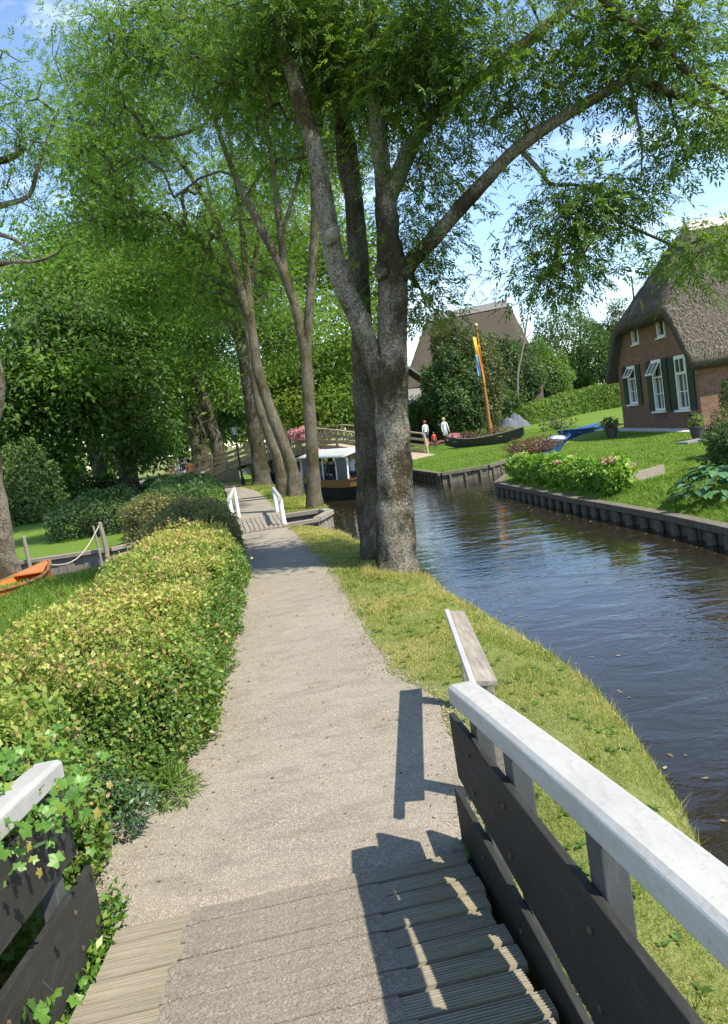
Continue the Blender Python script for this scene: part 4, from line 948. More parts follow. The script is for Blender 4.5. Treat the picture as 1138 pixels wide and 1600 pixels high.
def bush(name, label, c, r, nleaf, lsize, mat, seed, group=None, cat='bush', wl=0.5, stems=True, lump=0.35, base=0.0, vb=0.0, flowers=None):
    """dense shrub: leaves in a lumpy ellipsoid shell over a dark inside"""
    rng = np.random.RandomState(seed); c = np.array(c, float); r = np.array(r, float); root = empty(name, (c[0], c[1], c[2]-r[2]*0.9), label, cat, group)
    u = rand_dirs(rng, nleaf); k = 1+lump*2*(vnoise(u*2.1+seed, 1.0)-0.5)+lump*(vnoise(u*5+seed, 1.0)-0.5); t = rng.uniform(0, 1, nleaf)**0.35
    pos = c+u*r*(k*(0.62+0.40*t))[:, None]; keep = pos[:, 2] > base+0.02; pos, u, t = pos[keep], u[keep], t[keep]; n = len(pos)
    nrm = unit(u*0.8+rng.normal(0, 0.5, (n, 3))+np.array([0, 0, 0.5])); d = unit(rng.normal(0, 0.8, (n, 3))+u*0.6-np.array([0, 0, 0.25]))
    L = lsize*rng.uniform(0.6, 1.3, n); cl = vnoise(pos, 1.4/max(0.4, min(r)))
    leaves('foliage', pos, d, nrm, L, L*wl, 0.15+0.6*cl+rng.uniform(-0.2, 0.25, n)+vb, mat, root)['kind'] = 'stuff'
    if stems:
        K = 26; u2 = rand_dirs(rng, K); u2[:, 2] = np.abs(u2[:, 2]); p1 = c+u2*r*0.8; p0 = np.tile(np.array([c[0], c[1], base-0.05]), (K, 1))+rng.normal(0, 0.04, (K, 3))*r; mid = (p0+p1)/2+rng.normal(0, 0.08, (K, 3))*r
        rr = np.full(K, max(0.008, 0.02*float(np.mean(r)))); V, F = frustums(np.vstack([p0, mid]), np.vstack([mid, p1]), np.r_[rr*1.4, rr], np.r_[rr, rr*0.5], 5)
        link('stems', np_mesh('stems', V, F, True), M['twig'], root)['kind'] = 'stuff'
    if flowers:
        nf, fs, fm = flowers; u3 = rand_dirs(rng, nf*3); u3 = u3[(u3[:, 2] > -0.2)][:nf]
        for q in u3:
            fp = c+q*r*1.02; K = 26; uu = rand_dirs(rng, K); pp = fp+uu*fs*np.array([1, 1, 0.75]); leaves('flower_head', pp, rand_dirs(rng, K), uu, np.full(K, fs*0.75), np.full(K, fs*0.7), rng.uniform(0, 1, K), fm, root)
    return root

def hedge_row(name, label, line, halfw, height, nleaf, lsize, mat, seed, wl=0.62, cat='hedge', group=None, vfun=None, base=0.0, inset=0.10, power=0.45, near_bias=0.0, taper_front=0.5, core=True, loose=1.0):
    """clipped hedge along a polyline ((x,y)...); halfw/height may be lists per point"""
    rng = np.random.RandomState(seed); P = np.array([(a, b) for a, b in line], float); n = len(P)
    hw = np.array(halfw if hasattr(halfw, '__len__') else [halfw]*n, float); hh = np.array(height if hasattr(height, '__len__') else [height]*n, float)
    sl = np.r_[0, np.cumsum(np.linalg.norm(np.diff(P, axis=0), axis=1))]; S = sl[-1]
    def frame(s):
        x, y = np.interp(s, sl, P[:, 0]), np.interp(s, sl, P[:, 1]); e = 0.15
        dx, dy = np.interp(np.minimum(s+e, S), sl, P[:, 0])-np.interp(np.maximum(s-e, 0), sl, P[:, 0]), np.interp(np.minimum(s+e, S), sl, P[:, 1])-np.interp(np.maximum(s-e, 0), sl, P[:, 1])
        l = np.hypot(dx, dy)+1e-9; return x, y, dx/l, dy/l
    def surf(s, th, k=1.0):
        """th 0..pi across the section; the ends are rounded"""
        x, y, tx, ty = frame(s); w_ = np.interp(s, sl, hw); h = np.interp(s, sl, hh)
        e = np.minimum(s, S-s); rnd = np.clip(e/taper_front, 0, 1); rnd = np.sqrt(np.clip(1-(1-rnd)**2, 0, 1))
        cx, sz = np.cos(th), np.sin(th); ax = np.sign(cx)*np.abs(cx)**power*w_*k*(0.35+0.65*rnd); az = np.abs(sz)**power*h*k*(0.55+0.45*rnd)
        return np.c_[x+ty*ax, y-tx*ax, base+az], np.c_[ty*cx, -tx*cx, sz]
    u = rng.uniform(0, 1, nleaf)**(1+near_bias); s = u*S; tg = np.linspace(0, math.pi, 400); wm, hm = float(hw.mean()), float(hh.mean()); al = np.r_[0, np.cumsum(np.hypot(np.diff(np.sign(np.cos(tg))*np.abs(np.cos(tg))**power*wm), np.diff(np.abs(np.sin(tg))**power*hm)))]; th = np.interp(rng.uniform(0, al[-1], nleaf), al, tg)
    ends = rng.rand(nleaf) < 0.10; s = np.where(ends, rng.uniform(0, taper_front, nleaf), s)
    th = np.clip(th, 0.0, math.pi); pos, nm = surf(s, th)
    capf = ends & (rng.rand(nleaf) < 0.75)     # fill the rounded front
    kf = np.where(capf, rng.uniform(0.15, 1, nleaf)**0.5, 1.0); pos2, _ = surf(s, th, 1.0); x, y, tx, ty = frame(s)
    pos = np.where(capf[:, None], np.c_[x+(pos2[:, 0]-x)*kf, y+(pos2[:, 1]-y)*kf, base+(pos2[:, 2]-base)*kf], pos); nm = np.where(capf[:, None], np.c_[-tx, -ty, 0.3+0*tx], nm)
    lump = loose*(0.30*(vnoise(pos+seed, 1.5)-0.5)+0.20*(vnoise(pos+seed, 4.5)-0.5))
    pos = pos+unit(nm)*(lump+rng.uniform(-inset, 0.045, nleaf)+0.09*rng.rand(nleaf)*(rng.rand(nleaf) > 0.94))[:, None]
    pos[:, 2] = np.maximum(pos[:, 2], base+0.02)
    nrm = unit(unit(nm)*0.8+rng.normal(0, 0.55, (nleaf, 3))+np.array([0, 0, 0.35])); d = unit(rng.normal(0, 1, (nleaf, 3))+unit(nm)*0.7+np.array([0, 0, 0.1]))
    scale = np.interp(pos[:, 1], [4, 8, 16, 40], [1.0, 1.1, 1.5, 2.4]); L = lsize*scale*rng.uniform(0.42, 1.5, nleaf)
    v = vfun(pos, rng) if vfun else 0.5*vnoise(pos, 1.5)+rng.uniform(0, 0.5, nleaf)
    mid = len(P)//2; root = empty(name, (P[mid][0], P[mid][1], base), label, cat, group)
    leaves('foliage', pos, d, nrm, L, L*wl, v, mat, root)['kind'] = 'stuff'
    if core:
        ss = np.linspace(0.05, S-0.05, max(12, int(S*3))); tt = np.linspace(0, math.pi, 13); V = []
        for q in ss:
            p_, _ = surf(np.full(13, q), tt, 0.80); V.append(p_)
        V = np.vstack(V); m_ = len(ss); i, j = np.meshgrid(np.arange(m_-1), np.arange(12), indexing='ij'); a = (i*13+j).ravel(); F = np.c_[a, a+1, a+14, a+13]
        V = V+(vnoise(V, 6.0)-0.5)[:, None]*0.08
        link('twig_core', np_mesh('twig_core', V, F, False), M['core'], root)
    return root
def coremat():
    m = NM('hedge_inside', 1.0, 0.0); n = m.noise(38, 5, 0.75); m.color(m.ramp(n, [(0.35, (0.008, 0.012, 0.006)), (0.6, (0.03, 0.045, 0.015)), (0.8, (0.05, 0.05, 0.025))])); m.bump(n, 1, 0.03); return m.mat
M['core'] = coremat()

def grass_patch(name, label, poly, n, hmin, hmax, mat, seed, width=0.004, dens=None, vfun=None, lean=0.5, wscale=True):
    rng = np.random.RandomState(seed); q = np.array(poly); x0, y0 = q.min(0); x1, y1 = q.max(0); P = []; tot = 0
    for _ in range(30):
        # denser towards the viewer
        u = rng.rand(n); y = y0+(y1-y0)*u**1.6; p = np.c_[rng.uniform(x0, x1, n), y]; k = inside(p, poly)
        k &= ~inside(p, CANAL)
        if dens is not None: k &= rng.rand(n) < dens(p)
        P.append(p[k]); tot += k.sum()
        if tot >= n: break
    p = np.vstack(P)[:n]; n = len(p); z = gh(p); b = np.c_[p, z-0.003]; h = rng.uniform(hmin, hmax, n)*(0.7+0.6*vnoise(np.c_[p, 0*z], 2.5)); a = rng.uniform(0, 2*math.pi, n); ln = rng.uniform(0.1, lean*2, n)
    t = np.c_[np.cos(a)*ln, np.sin(a)*ln, np.ones(n)]; t = unit(t); b2 = rng.uniform(0, 2*math.pi, n)
    wd = width*(np.clip(p[:, 1]/5, 0.8, 4) if wscale else 1.0); s = np.c_[np.cos(b2), np.sin(b2), 0*a]*np.asarray(wd).reshape(-1, 1)
    V = np.stack([b-s, b+s, b+t*h[:, None]+np.c_[np.cos(a), np.sin(a), -0.3+0*a]*(0.25*h*ln)[:, None]], 1).reshape(-1, 3); F = np.arange(3*n).reshape(n, 3)
    v = vfun(p, rng) if vfun else 0.55*vnoise(np.c_[p, 0*z], 1.2)+rng.uniform(0, 0.45, n)
    return tag(link(name, np_mesh(name, V, F, False, np.clip(v, 0, 1)), mat), label, 'grass', kind='stuff')
# ------------------------------------------------------------------ trees
def PT(y, *pts): return [at(px, py, yy if yy else y) for (px, py, yy) in [(p+(None,))[:3] for p in pts]]
def foot(px, py, y):
    p = at(px, py, y); p[2] = z_at(p[0], p[1])-0.08; return p
RNG = np.random.RandomState(77)

# the big ash on the canal bank
Y = 11.2
tA = [foot(618, 885, Y)]+PT(Y, (619, 800), (616, 700), (613, 600), (613, 500), (613, 430), (606, 370), (602, 305))
fkB = PT(Y, (606, 640), (588, 575), (565, 510), (541, 455), (521, 400), (511, 340), (500, 270), (480, 190), (456, 110), (436, 40), (424, -40), (405, -140))
up1 = PT(Y, (603, 330), (595, 240), (587, 160), (582, 70), (578, -20), (560, -150))
rl = PT(Y, (606, 320), (624, 272), (650, 215), (690, 162), (755, 120), (830, 60), (890, 10), (960, -60))
lr = PT(Y, (620, 432), (650, 402), (700, 348, 10.9), (745, 297, 10.7), (800, 240, 10.5), (855, 198, 10.3), (905, 168, 10.2), (960, 136, 10.1), (992, 122, 10.0), (1040, 143, 9.9), (1085, 158, 9.9), (1150, 190, 9.8))
lr2 = PT(10.2, (965, 134), (985, 105), (1010, 70), (1050, 30), (1100, -20))
sub1 = PT(10.5, (815, 236), (845, 268), (862, 288), (905, 290), (950, 310))
topr = PT(9.6, (890, -60), (955, 8), (1020, 62), (1085, 118), (1160, 160))
hang1 = PT(10.1, (985, 130), (995, 180), (1003, 225), (1002, 270))
hang2 = PT(10.0, (1045, 145), (1055, 190), (1068, 235), (1078, 265))
BIG = [('trunk', tA, [0.315, 0.285, 0.255, 0.238, 0.224, 0.217, 0.176, 0.153]), ('limb', fkB, [0.13, 0.155, 0.16, 0.155, 0.15, 0.145, 0.135, 0.125, 0.115, 0.10, 0.085, 0.07]),
       ('limb', up1, [0.13, 0.13, 0.12, 0.10, 0.08, 0.05]), ('limb', rl, [0.12, 0.125, 0.115, 0.105, 0.095, 0.085, 0.07, 0.05]),
       ('limb', lr, [0.10, 0.115, 0.105, 0.098, 0.09, 0.082, 0.076, 0.066, 0.06, 0.05, 0.042, 0.03]), ('limb', lr2, [0.055, 0.05, 0.042, 0.034, 0.02]), ('limb', sub1, [0.035, 0.03, 0.026, 0.02, 0.012]),
       ('burl', PT(11.05, (585, 418), (592, 420), (600, 426), (607, 430)), [0.03, 0.13, 0.14, 0.03]), ('burl', PT(11.1, (640, 424), (632, 428), (624, 432)), [0.03, 0.12, 0.06]), ('burl', PT(11.0, (515, 352), (522, 358), (516, 372), (510, 384)), [0.02, 0.10, 0.12, 0.03]), ('limb', topr, [0.07, 0.065, 0.055, 0.045, 0.03]), ('limb', hang1, [0.026, 0.02, 0.014, 0.008]), ('limb', hang2, [0.022, 0.018, 0.012, 0.007])]
rngA = np.random.RandomState(21)
blobs = [pxblob(625, 100, 11.2, 80, 100, 1.3, 70), pxblob(760, 120, 10.8, 110, 80, 1.2, 50), pxblob(720, 20, 11.0, 130, 60, 1.6, 52), pxblob(870, 50, 10.6, 100, 65, 1.2, 34), pxblob(980, 75, 10.2, 95, 70, 1.1, 28),
         pxblob(1085, 60, 9.8, 75, 75, 1.0, 26), pxblob(1110, 230, 9.8, 42, 85, 0.8, 26), pxblob(900, 330, 10.4, 78, 55, 0.7, 30), pxblob(885, 415, 10.4, 62, 42, 0.5, 20), pxblob(1000, 300, 10.0, 60, 50, 0.7, 10),
         pxblob(668, 255, 11.4, 55, 70, 0.9, 24), pxblob(668, 385, 11.8, 45, 65, 0.8, 22), pxblob(675, 465, 12.0, 40, 40, 0.7, 11), pxblob(1105, 380, 9.6, 45, 50, 0.6, 14), pxblob(800, 180, 10.8, 80, 45, 0.9, 18),
         pxblob(530, 60, 11.6, 70, 90, 1.4, 45), pxblob(440, 40, 11.5, 90, 80, 1.6, 50), pxblob(330, 90, 11.8, 80, 80, 1.4, 26)]
# the part of the crown above the picture, over the canal
blobs += [((3.4, 9.6, 9.4), (2.8, 1.7, 2.0), 34), ((1.2, 10.6, 10.2), (2.4, 1.6, 1.8), 16), ((5.2, 9.4, 8.6), (1.6, 1.4, 1.6), 22)]
clA = in_blobs(rngA, blobs, 0.44, 1.1, 0.6)
vbright = lambda p: 0.0
make_tree('ash_tree', 'big forked ash on the canal bank with pale lichen blotches and one long low limb', BIG, clA, 0, M['bark'], M['ash'], 5, per=30, spread=0.31, lsize=0.20, pairs=4, flare=0.20, rtip=0.0045, wl=0.31)
# dark mossy ash stem right behind it
Y = 12.3
tC = [foot(581, 862, Y)]+PT(Y, (575, 760), (570, 650), (566, 550), (563, 470), (560, 400), (555, 330), (548, 260), (540, 205), (522, 140), (497, 60), (480, 0), (450, -100))
tC2 = PT(Y, (556, 340), (535, 250), (530, 120), (525, 20), (520, -90))
clC = in_blobs(np.random.RandomState(8), [pxblob(500, 40, 12.6, 120, 90, 1.8, 70), pxblob(560, 180, 12.8, 60, 80, 1.2, 24), pxblob(430, 150, 12.6, 60, 90, 1.2, 26)], 0.35, 0.8)
make_tree('ash_tree', 'dark mossy ash stem close behind the big forked trunk', [('trunk', tC, [0.215, 0.19, 0.18, 0.172, 0.165, 0.175, 0.16, 0.14, 0.125, 0.11, 0.09, 0.075, 0.05]), ('limb', tC2, [0.09, 0.09, 0.08, 0.06, 0.03])], clC, 0, M['bark_dark'], M['ash'], 9, per=20, spread=0.38, lsize=0.21, pairs=4, flare=0.15, wl=0.31)

def row_tree(label, Y, trunk, rads, limbs, blobs, seed, bark='bark_pale', per=15, ls=0.30, leaf='ash_far', gate=0.36):
    rng = np.random.RandomState(seed); rads = [q*0.76 for q in rads]; L = [('trunk', [foot(trunk[0][0], trunk[0][1], Y)]+PT(Y, *trunk[1:]), rads)]
    for pts, rr in limbs: L.append(('limb', PT(Y, *pts), [q*0.85 for q in rr]))
    cl = in_blobs(rng, [pxblob(*(b[:6]+(int(b[6]*1.9),))) for b in blobs], gate-0.06, 0.35, 0.62)
    make_tree('ash_tree', label, L, cl, 0, M[bark], M[leaf], seed, per=per if Y < 30 else per*3, spread=0.5 if Y < 30 else 0.75, lsize=ls*0.8 if Y < 30 else ls*0.62, simple=Y > 30, pairs=3, group='ash trees along the path', flare=0.35, rtip=0.008, wl=0.36)
row_tree('slim forked ash nearest the tour boat', 21.5, [(492, 797), (490, 740), (486, 680), (481, 600), (477, 545)], [0.29, 0.25, 0.235, 0.23, 0.215],
         [([(478, 560), (464, 490), (446, 432), (420, 380), (396, 332), (372, 285), (340, 200), (320, 110)], [0.17, 0.17, 0.155, 0.14, 0.12, 0.1, 0.07, 0.04]), ([(479, 560), (483, 490), (488, 430), (491, 370), (491, 310), (487, 240), (480, 150)], [0.15, 0.15, 0.14, 0.13, 0.11, 0.08, 0.05]),
          ([(446, 432), (440, 380), (432, 310), (424, 240), (405, 160), (380, 80)], [0.11, 0.12, 0.11, 0.1, 0.08, 0.04]), ([(440, 370), (470, 260), (480, 170)], [0.07, 0.06, 0.03])],
         [(430, 120, 21.5, 110, 110, 2.6, 110), (330, 100, 21.5, 90, 110, 2.4, 90), (330, 260, 22, 80, 80, 2.0, 50), (520, 230, 22, 55, 130, 1.8, 50), (450, 250, 22.5, 70, 100, 1.8, 45), (240, 90, 21, 90, 100, 2.2, 90), (400, 330, 23, 90, 70, 2.2, 45), (190, 210, 22, 80, 90, 2.2, 60)], 31)
row_tree('leaning ash with a sunlit lower trunk behind the white railing', 27.2, [(461, 777), (457, 735), (442, 690), (426, 650), (413, 612), (402, 570), (392, 500)], [0.36, 0.31, 0.29, 0.28, 0.27, 0.25, 0.22],
         [([(394, 510), (370, 430), (330, 330), (280, 250), (220, 180)], [0.18, 0.16, 0.13, 0.09, 0.04]), ([(393, 500), (385, 420), (375, 320), (360, 220), (350, 120)], [0.16, 0.15, 0.12, 0.09, 0.05])],
         [(230, 220, 27, 110, 110, 3.0, 130), (340, 370, 28, 80, 90, 2.4, 60), (150, 120, 27, 80, 100, 2.6, 85), (270, 330, 28, 80, 70, 2.4, 50), (400, 300, 28, 70, 80, 2.4, 50), (350, 470, 29, 55, 50, 2, 30)], 32)
row_tree('straight ash stem just left of the leaning sunlit one', 28.6, [(443, 772), (436, 722), (421, 680), (407, 640), (399, 598), (392, 540), (385, 480)], [0.34, 0.29, 0.27, 0.25, 0.24, 0.22, 0.2],
         [([(386, 490), (350, 420), (300, 370), (230, 330)], [0.15, 0.13, 0.1, 0.05]), ([(386, 490), (400, 400), (410, 310)], [0.13, 0.11, 0.06])],
         [(200, 350, 29, 90, 70, 3.0, 80), (400, 430, 30, 60, 80, 2.4, 40), (120, 230, 28, 70, 80, 2.6, 55), (300, 430, 30, 80, 60, 2.4, 50), (440, 380, 30, 60, 70, 2.4, 40)], 33)
row_tree('thick dark ash beside the lamp post', 37.6, [(410, 758), (403, 700), (394, 640), (387, 590), (379, 540), (370, 450)], [0.62, 0.5, 0.47, 0.45, 0.42, 0.34],
         [([(380, 545), (340, 470), (290, 410), (230, 380)], [0.26, 0.22, 0.15, 0.07]), ([(372, 460), (390, 380), (395, 300)], [0.22, 0.18, 0.08]), ([(372, 460), (340, 360), (320, 260)], [0.2, 0.16, 0.08])],
         [(320, 420, 38, 110, 70, 4.0, 120), (230, 440, 38, 80, 60, 3.0, 70), (440, 520, 39, 60, 70, 3.0, 60), (330, 540, 39, 60, 40, 2.5, 26)], 34, 'bark_dark', 17, 0.42)
row_tree('leaning ash at the foot of the arched bridge', 50.5, [(350, 745), (338, 690), (324, 640), (309, 600), (292, 560), (270, 510)], [0.72, 0.55, 0.5, 0.45, 0.4, 0.3],
         [([(310, 605), (330, 540), (345, 480)], [0.3, 0.25, 0.12]), ([(292, 562), (250, 520), (200, 500)], [0.25, 0.2, 0.1])],
         [(260, 500, 51, 110, 70, 5, 130), (350, 590, 52, 55, 50, 4, 45), (180, 470, 50, 80, 60, 4, 70)], 35, 'bark_dark', 17, 0.55)
row_tree('broad dark trunk left of the arched bridge', 60, [(316, 740), (310, 690), (304, 650), (297, 610), (285, 560)], [1.05, 0.9, 0.85, 0.75, 0.6],
         [([(290, 580), (250, 530), (200, 500)], [0.4, 0.3, 0.15]), ([(290, 580), (310, 520), (320, 470)], [0.4, 0.3, 0.15])],
         [(280, 590, 60, 70, 60, 5, 80), (200, 560, 60, 70, 60, 5, 80), (250, 480, 61, 110, 70, 6, 110)], 36, 'bark_dark', 17, 0.6)

# tree at the left edge, standing on the near lawn
Y = 17
rngL = np.random.RandomState(41)
tL = [foot(-12, 905, Y)]+PT(Y, (-14, 840), (-26, 740), (-28, 660), (-22, 590), (-44, 500), (-40, 410), (-50, 320), (-40, 200), (-10, 120))
bl1 = PT(Y, (-42, 425), (12, 410), (55, 408), (90, 395), (105, 375)); bl2 = PT(Y, (-50, 335), (5, 320), (45, 305), (60, 260), (75, 215), (92, 170)); bl3 = PT(Y, (-45, 355), (25, 375), (45, 400)); bl4 = PT(Y, (-44, 262), (20, 245), (40, 230))
clL = in_blobs(rngL, [pxblob(60, 170, 17, 42, 55, 1.0, 22), pxblob(30, 240, 17, 45, 50, 1.0, 18), pxblob(40, 300, 17, 35, 30, 0.8, 8), pxblob(-60, 150, 17, 80, 120, 1.8, 34), pxblob(25, 90, 17, 25, 20, 0.6, 4), pxblob(15, 395, 17.5, 40, 20, 0.6, 3)], 0.3, 0.7)
make_tree('ash_tree', 'grey trunk at the left picture edge on the lawn by the ditch', [('trunk', tL, [0.58, 0.47, 0.40, 0.36, 0.40, 0.3, 0.27, 0.22, 0.16, 0.08]), ('limb', bl1, [0.07, 0.05, 0.04, 0.025, 0.01]), ('limb', bl2, [0.10, 0.065, 0.05, 0.04, 0.03, 0.012]), ('limb', bl3, [0.06, 0.05, 0.02]), ('limb', bl4, [0.09, 0.07, 0.04])],
          clL, 0, M['bark'], M['ash_far'], 42, per=16, spread=0.42, lsize=0.24, pairs=3, flare=0.35, wl=0.34)

# trees whose trunks the hedges hide: the wall of foliage on the left and in the middle
def mass_tree(name, label, base, h, trunk_r, blobs, seed, leaf, bark='bark_dark', per=18, ls=0.5, spread=0.7, wl=0.5, gate=0.36, group='trees behind the path', lean=(0, 0)):
    rng = np.random.RandomState(seed); b = np.array([base[0], base[1], -0.08]); pts = [b+np.array([lean[0]*t, lean[1]*t, h*t])+np.r_[rng.normal(0, 0.12, 2)*(t > 0), 0] for t in (0, 0.25, 0.5, 0.75, 1)]
    L = [('trunk', pts, [trunk_r*1.15, trunk_r, trunk_r*0.85, trunk_r*0.6, trunk_r*0.3])]
    for k in range(4):
        a = k*1.7+seed; t0 = 0.35+0.12*k; p = b+np.array([lean[0]*t0, lean[1]*t0, h*t0]); q = p+np.array([math.cos(a)*h*0.28, math.sin(a)*h*0.28, h*0.25]); L.append(('limb', [p, (p+q)/2+np.array([0, 0, -0.04*h]), q], [trunk_r*0.45, trunk_r*0.35, trunk_r*0.1]))
    cl = in_blobs(rng, [pxblob(*(q[:6]+(int(q[6]*1.35),))) for q in blobs], gate-0.06, 0.3, 0.62)
    make_tree(name, label, L, cl, 0, M[bark], M[leaf], seed, per=int(per*2.6), spread=spread*1.1, lsize=ls*0.62, simple=True, group=group, flare=0.3, rtip=0.012, wl=wl)
mass_tree('chestnut_tree', 'dark dense broad-leaved tree over the shaded lawn by the left edge', (-17.5, 42), 8, 0.4, [(60, 560, 42, 80, 70, 3.5, 110), (40, 680, 41, 60, 70, 3, 70), (120, 640, 42, 70, 70, 3, 80), (70, 750, 42, 60, 30, 2, 26), (20, 620, 40, 45, 80, 2.5, 60), (100, 500, 43, 80, 50, 3, 60)], 51, 'dark_leaf', ls=0.55)
mass_tree('chestnut_tree', 'dark dense tree in the middle of the left foliage wall', (-13.6, 45), 9, 0.4, [(180, 600, 45, 80, 80, 3.5, 120), (220, 690, 45, 50, 50, 2.5, 50), (150, 520, 46, 80, 60, 3.5, 80)], 52, 'dark_leaf', ls=0.55)
mass_tree('lime_tree', 'tall green tree filling the gap above the dark left trees', (-19, 56), 16, 0.5, [(120, 420, 56, 70, 90, 5, 120), (170, 300, 56, 60, 90, 5, 80), (140, 480, 57, 80, 60, 5, 70)], 53, 'ash_far', ls=0.65, spread=0.9)
mass_tree('lime_tree', 'fresh green tree between the left edge and the dark trees', (-15.5, 50), 13, 0.35, [(70, 470, 49, 70, 60, 4, 70), (180, 420, 49, 80, 70, 4, 90), (230, 540, 49, 70, 60, 3, 60), (110, 580, 40, 60, 40, 2, 30)], 58, 'ash_far', ls=0.6, spread=0.85)
mass_tree('birch_tree', 'thin yellowish tree with bare stems against the sky at the left edge', (-29, 62), 17, 0.22, [(30, 440, 62, 32, 60, 3, 30), (15, 520, 62, 30, 40, 3, 20), (50, 400, 62, 25, 30, 2, 10)], 54, 'olive_leaf', 'bark_pale', per=14, ls=0.5, spread=0.8, lean=(0.5, 0))
mass_tree('lime_tree', 'bright green tree right behind the arched bridge', (-3.2, 62), 13, 0.4, [(470, 560, 62, 70, 80, 5, 120), (540, 540, 60, 60, 90, 5, 120), (500, 640, 58, 70, 40, 4, 70), (430, 620, 62, 50, 60, 4, 60), (560, 640, 57, 40, 40, 3, 50)], 55, 'lime_leaf', ls=0.55, spread=0.75)
mass_tree('lime_tree', 'green tree rising between the row of ash stems and the sky', (-7, 75), 20, 0.5, [(440, 420, 75, 70, 110, 6, 110), (520, 380, 75, 60, 120, 6, 110), (380, 330, 75, 60, 110, 6, 60), (580, 450, 74, 40, 90, 5, 60)], 56, 'lime_leaf', ls=0.75, spread=1.0)
mass_tree('chestnut_tree', 'dark low tree above the walkers on the path', (-24, 80), 9, 0.4, [(230, 650, 80, 60, 60, 5, 60), (280, 670, 82, 40, 35, 4, 30), (350, 640, 85, 70, 50, 5, 80), (250, 580, 82, 80, 50, 5, 60)], 57, 'dark_leaf', ls=0.75, spread=1.0)
# far belt of trees closing the view
rb = np.random.RandomState(99)
belt = []
BELT = ['past the left edge trunk', 'behind the thin yellowish tree', 'over the dark clipped hedge', 'left of the dark dense trees', 'between the two dark chestnuts', 'above the far street lamp', 'above the walkers on the path', 'behind the broad dark trunk', 'left of the bridge handrail', 'over the middle of the arched bridge', 'behind the tour boat canopy', 'left of the big forked ash', 'left of the far thatched roof', 'touching the far roof ridge on its left']
for i in range(14):
    px = -70+i*58; y = rb.uniform(105, 150); belt.append((px, y, rb.uniform(7, 13)))
def belt_tree(i, px, y, h, label):
    p = at(px, 700, y); base = np.array([p[0], y, 0]); rng = np.random.RandomState(300+i); root = empty('distant_tree', tuple(base), label, 'tree', 'trees closing the view')
    limb_mesh('trunk', [base+np.array([0, 0, -0.1]), base+np.array([0.2, 0, h*0.3]), base+np.array([0, 0, h*0.7])], [0.4, 0.32, 0.12], M['bark_dark'], root, 8, i, 0.1, 0.2, 4)
    n = 2000; u = rand_dirs(rng, n)*(rng.uniform(0, 1, (n, 1))**0.45); k = 0.7+0.7*vnoise(u*2+i, 1.2); pos = base+np.array([0, 0, h*0.58])+u*np.array([h*0.42, h*0.42, h*0.48])*k[:, None]
    pos = pos[pos[:, 2] > 0.3]; n = len(pos); L = rng.uniform(0.6, 1.2, n); leaves('crown', pos, rand_dirs(rng, n), unit(rng.normal(0, 0.7, (n, 3))+np.array([0, -0.3, 1])), L, L*0.6, 0.2+0.5*vnoise(pos, 0.4)+rng.uniform(-0.2, 0.25, n), M['ash_far'] if i % 3 else M['dark_leaf'], root)['kind'] = 'stuff'
for i, (px, y, h) in enumerate(belt): belt_tree(i, px, y, h, 'distant green tree '+BELT[i])
# ------------------------------------------------------------------ hedges
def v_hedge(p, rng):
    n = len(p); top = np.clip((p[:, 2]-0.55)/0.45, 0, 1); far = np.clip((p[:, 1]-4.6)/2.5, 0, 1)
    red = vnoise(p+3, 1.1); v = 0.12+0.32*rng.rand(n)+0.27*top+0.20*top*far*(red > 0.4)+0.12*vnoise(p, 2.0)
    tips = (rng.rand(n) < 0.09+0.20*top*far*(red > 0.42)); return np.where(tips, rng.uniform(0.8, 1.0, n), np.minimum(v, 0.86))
HL = [(-2.36, 4.35), (-2.32, 5.2), (-2.36, 6.4), (-2.52, 8.2), (-2.75, 10.2), (-3.02, 12.2), (-3.2, 13.2)]
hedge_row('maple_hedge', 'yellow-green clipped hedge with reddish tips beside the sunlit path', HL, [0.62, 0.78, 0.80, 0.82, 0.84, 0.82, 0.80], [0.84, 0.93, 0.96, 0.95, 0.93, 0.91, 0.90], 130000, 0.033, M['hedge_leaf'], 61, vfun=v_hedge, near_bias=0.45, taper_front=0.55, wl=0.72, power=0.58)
def v_brown(p, rng): return 0.1+0.45*vnoise(p, 2.0)+rng.uniform(0, 0.4, len(p))
hedge_row('brown_hedge', 'dull brownish hedge section in half shade before the plank bridge', [(-3.15, 13.0), (-3.42, 14.6), (-3.72, 16.2), (-4.05, 17.7)], [0.78, 0.78, 0.75, 0.65], [0.98, 1.05, 1.1, 1.05], 26000, 0.036, M['brown_hedge_leaf'], 62, vfun=v_brown, taper_front=0.4)
hedge_row('laurel_hedge', 'glossy bright green hedge left of the path beyond the plank bridge', [(-5.3, 20.6), (-6.0, 25), (-7.1, 30), (-8.7, 36), (-10.8, 43), (-13.4, 50)], [1.2, 1.35, 1.3, 1.2, 1.1, 1.0], [1.1, 1.15, 1.05, 0.95, 0.8, 0.7], 34000, 0.058, M['bush_leaf'], 63, taper_front=0.8, wl=0.5)
hedge_row('laurel_hedge', 'sunlit yellow-green shrub row bordering the laurel hedge by the path', [(-4.4, 19.6), (-4.9, 23), (-5.7, 27.5), (-6.6, 31.5)], [0.5, 0.6, 0.55, 0.5], [0.8, 0.9, 0.85, 0.8], 22000, 0.05, M['bright_leaf'], 64, taper_front=0.5, wl=0.5)
hedge_row('dark_hedge', 'dark low clipped hedge at the back of the shaded lawn', [(-30, 51), (-22, 48.5), (-15, 47)], 0.8, 1.5, 12000, 0.07, M['dark_leaf'], 65, taper_front=1.0)
bush('shrub', 'dark green shrub on the lawn behind the mooring posts', (-8.6, 24.3, 0.55), (1.9, 1.1, 0.8), 9000, 0.11, M['bush_leaf'], 66, vb=-0.1)
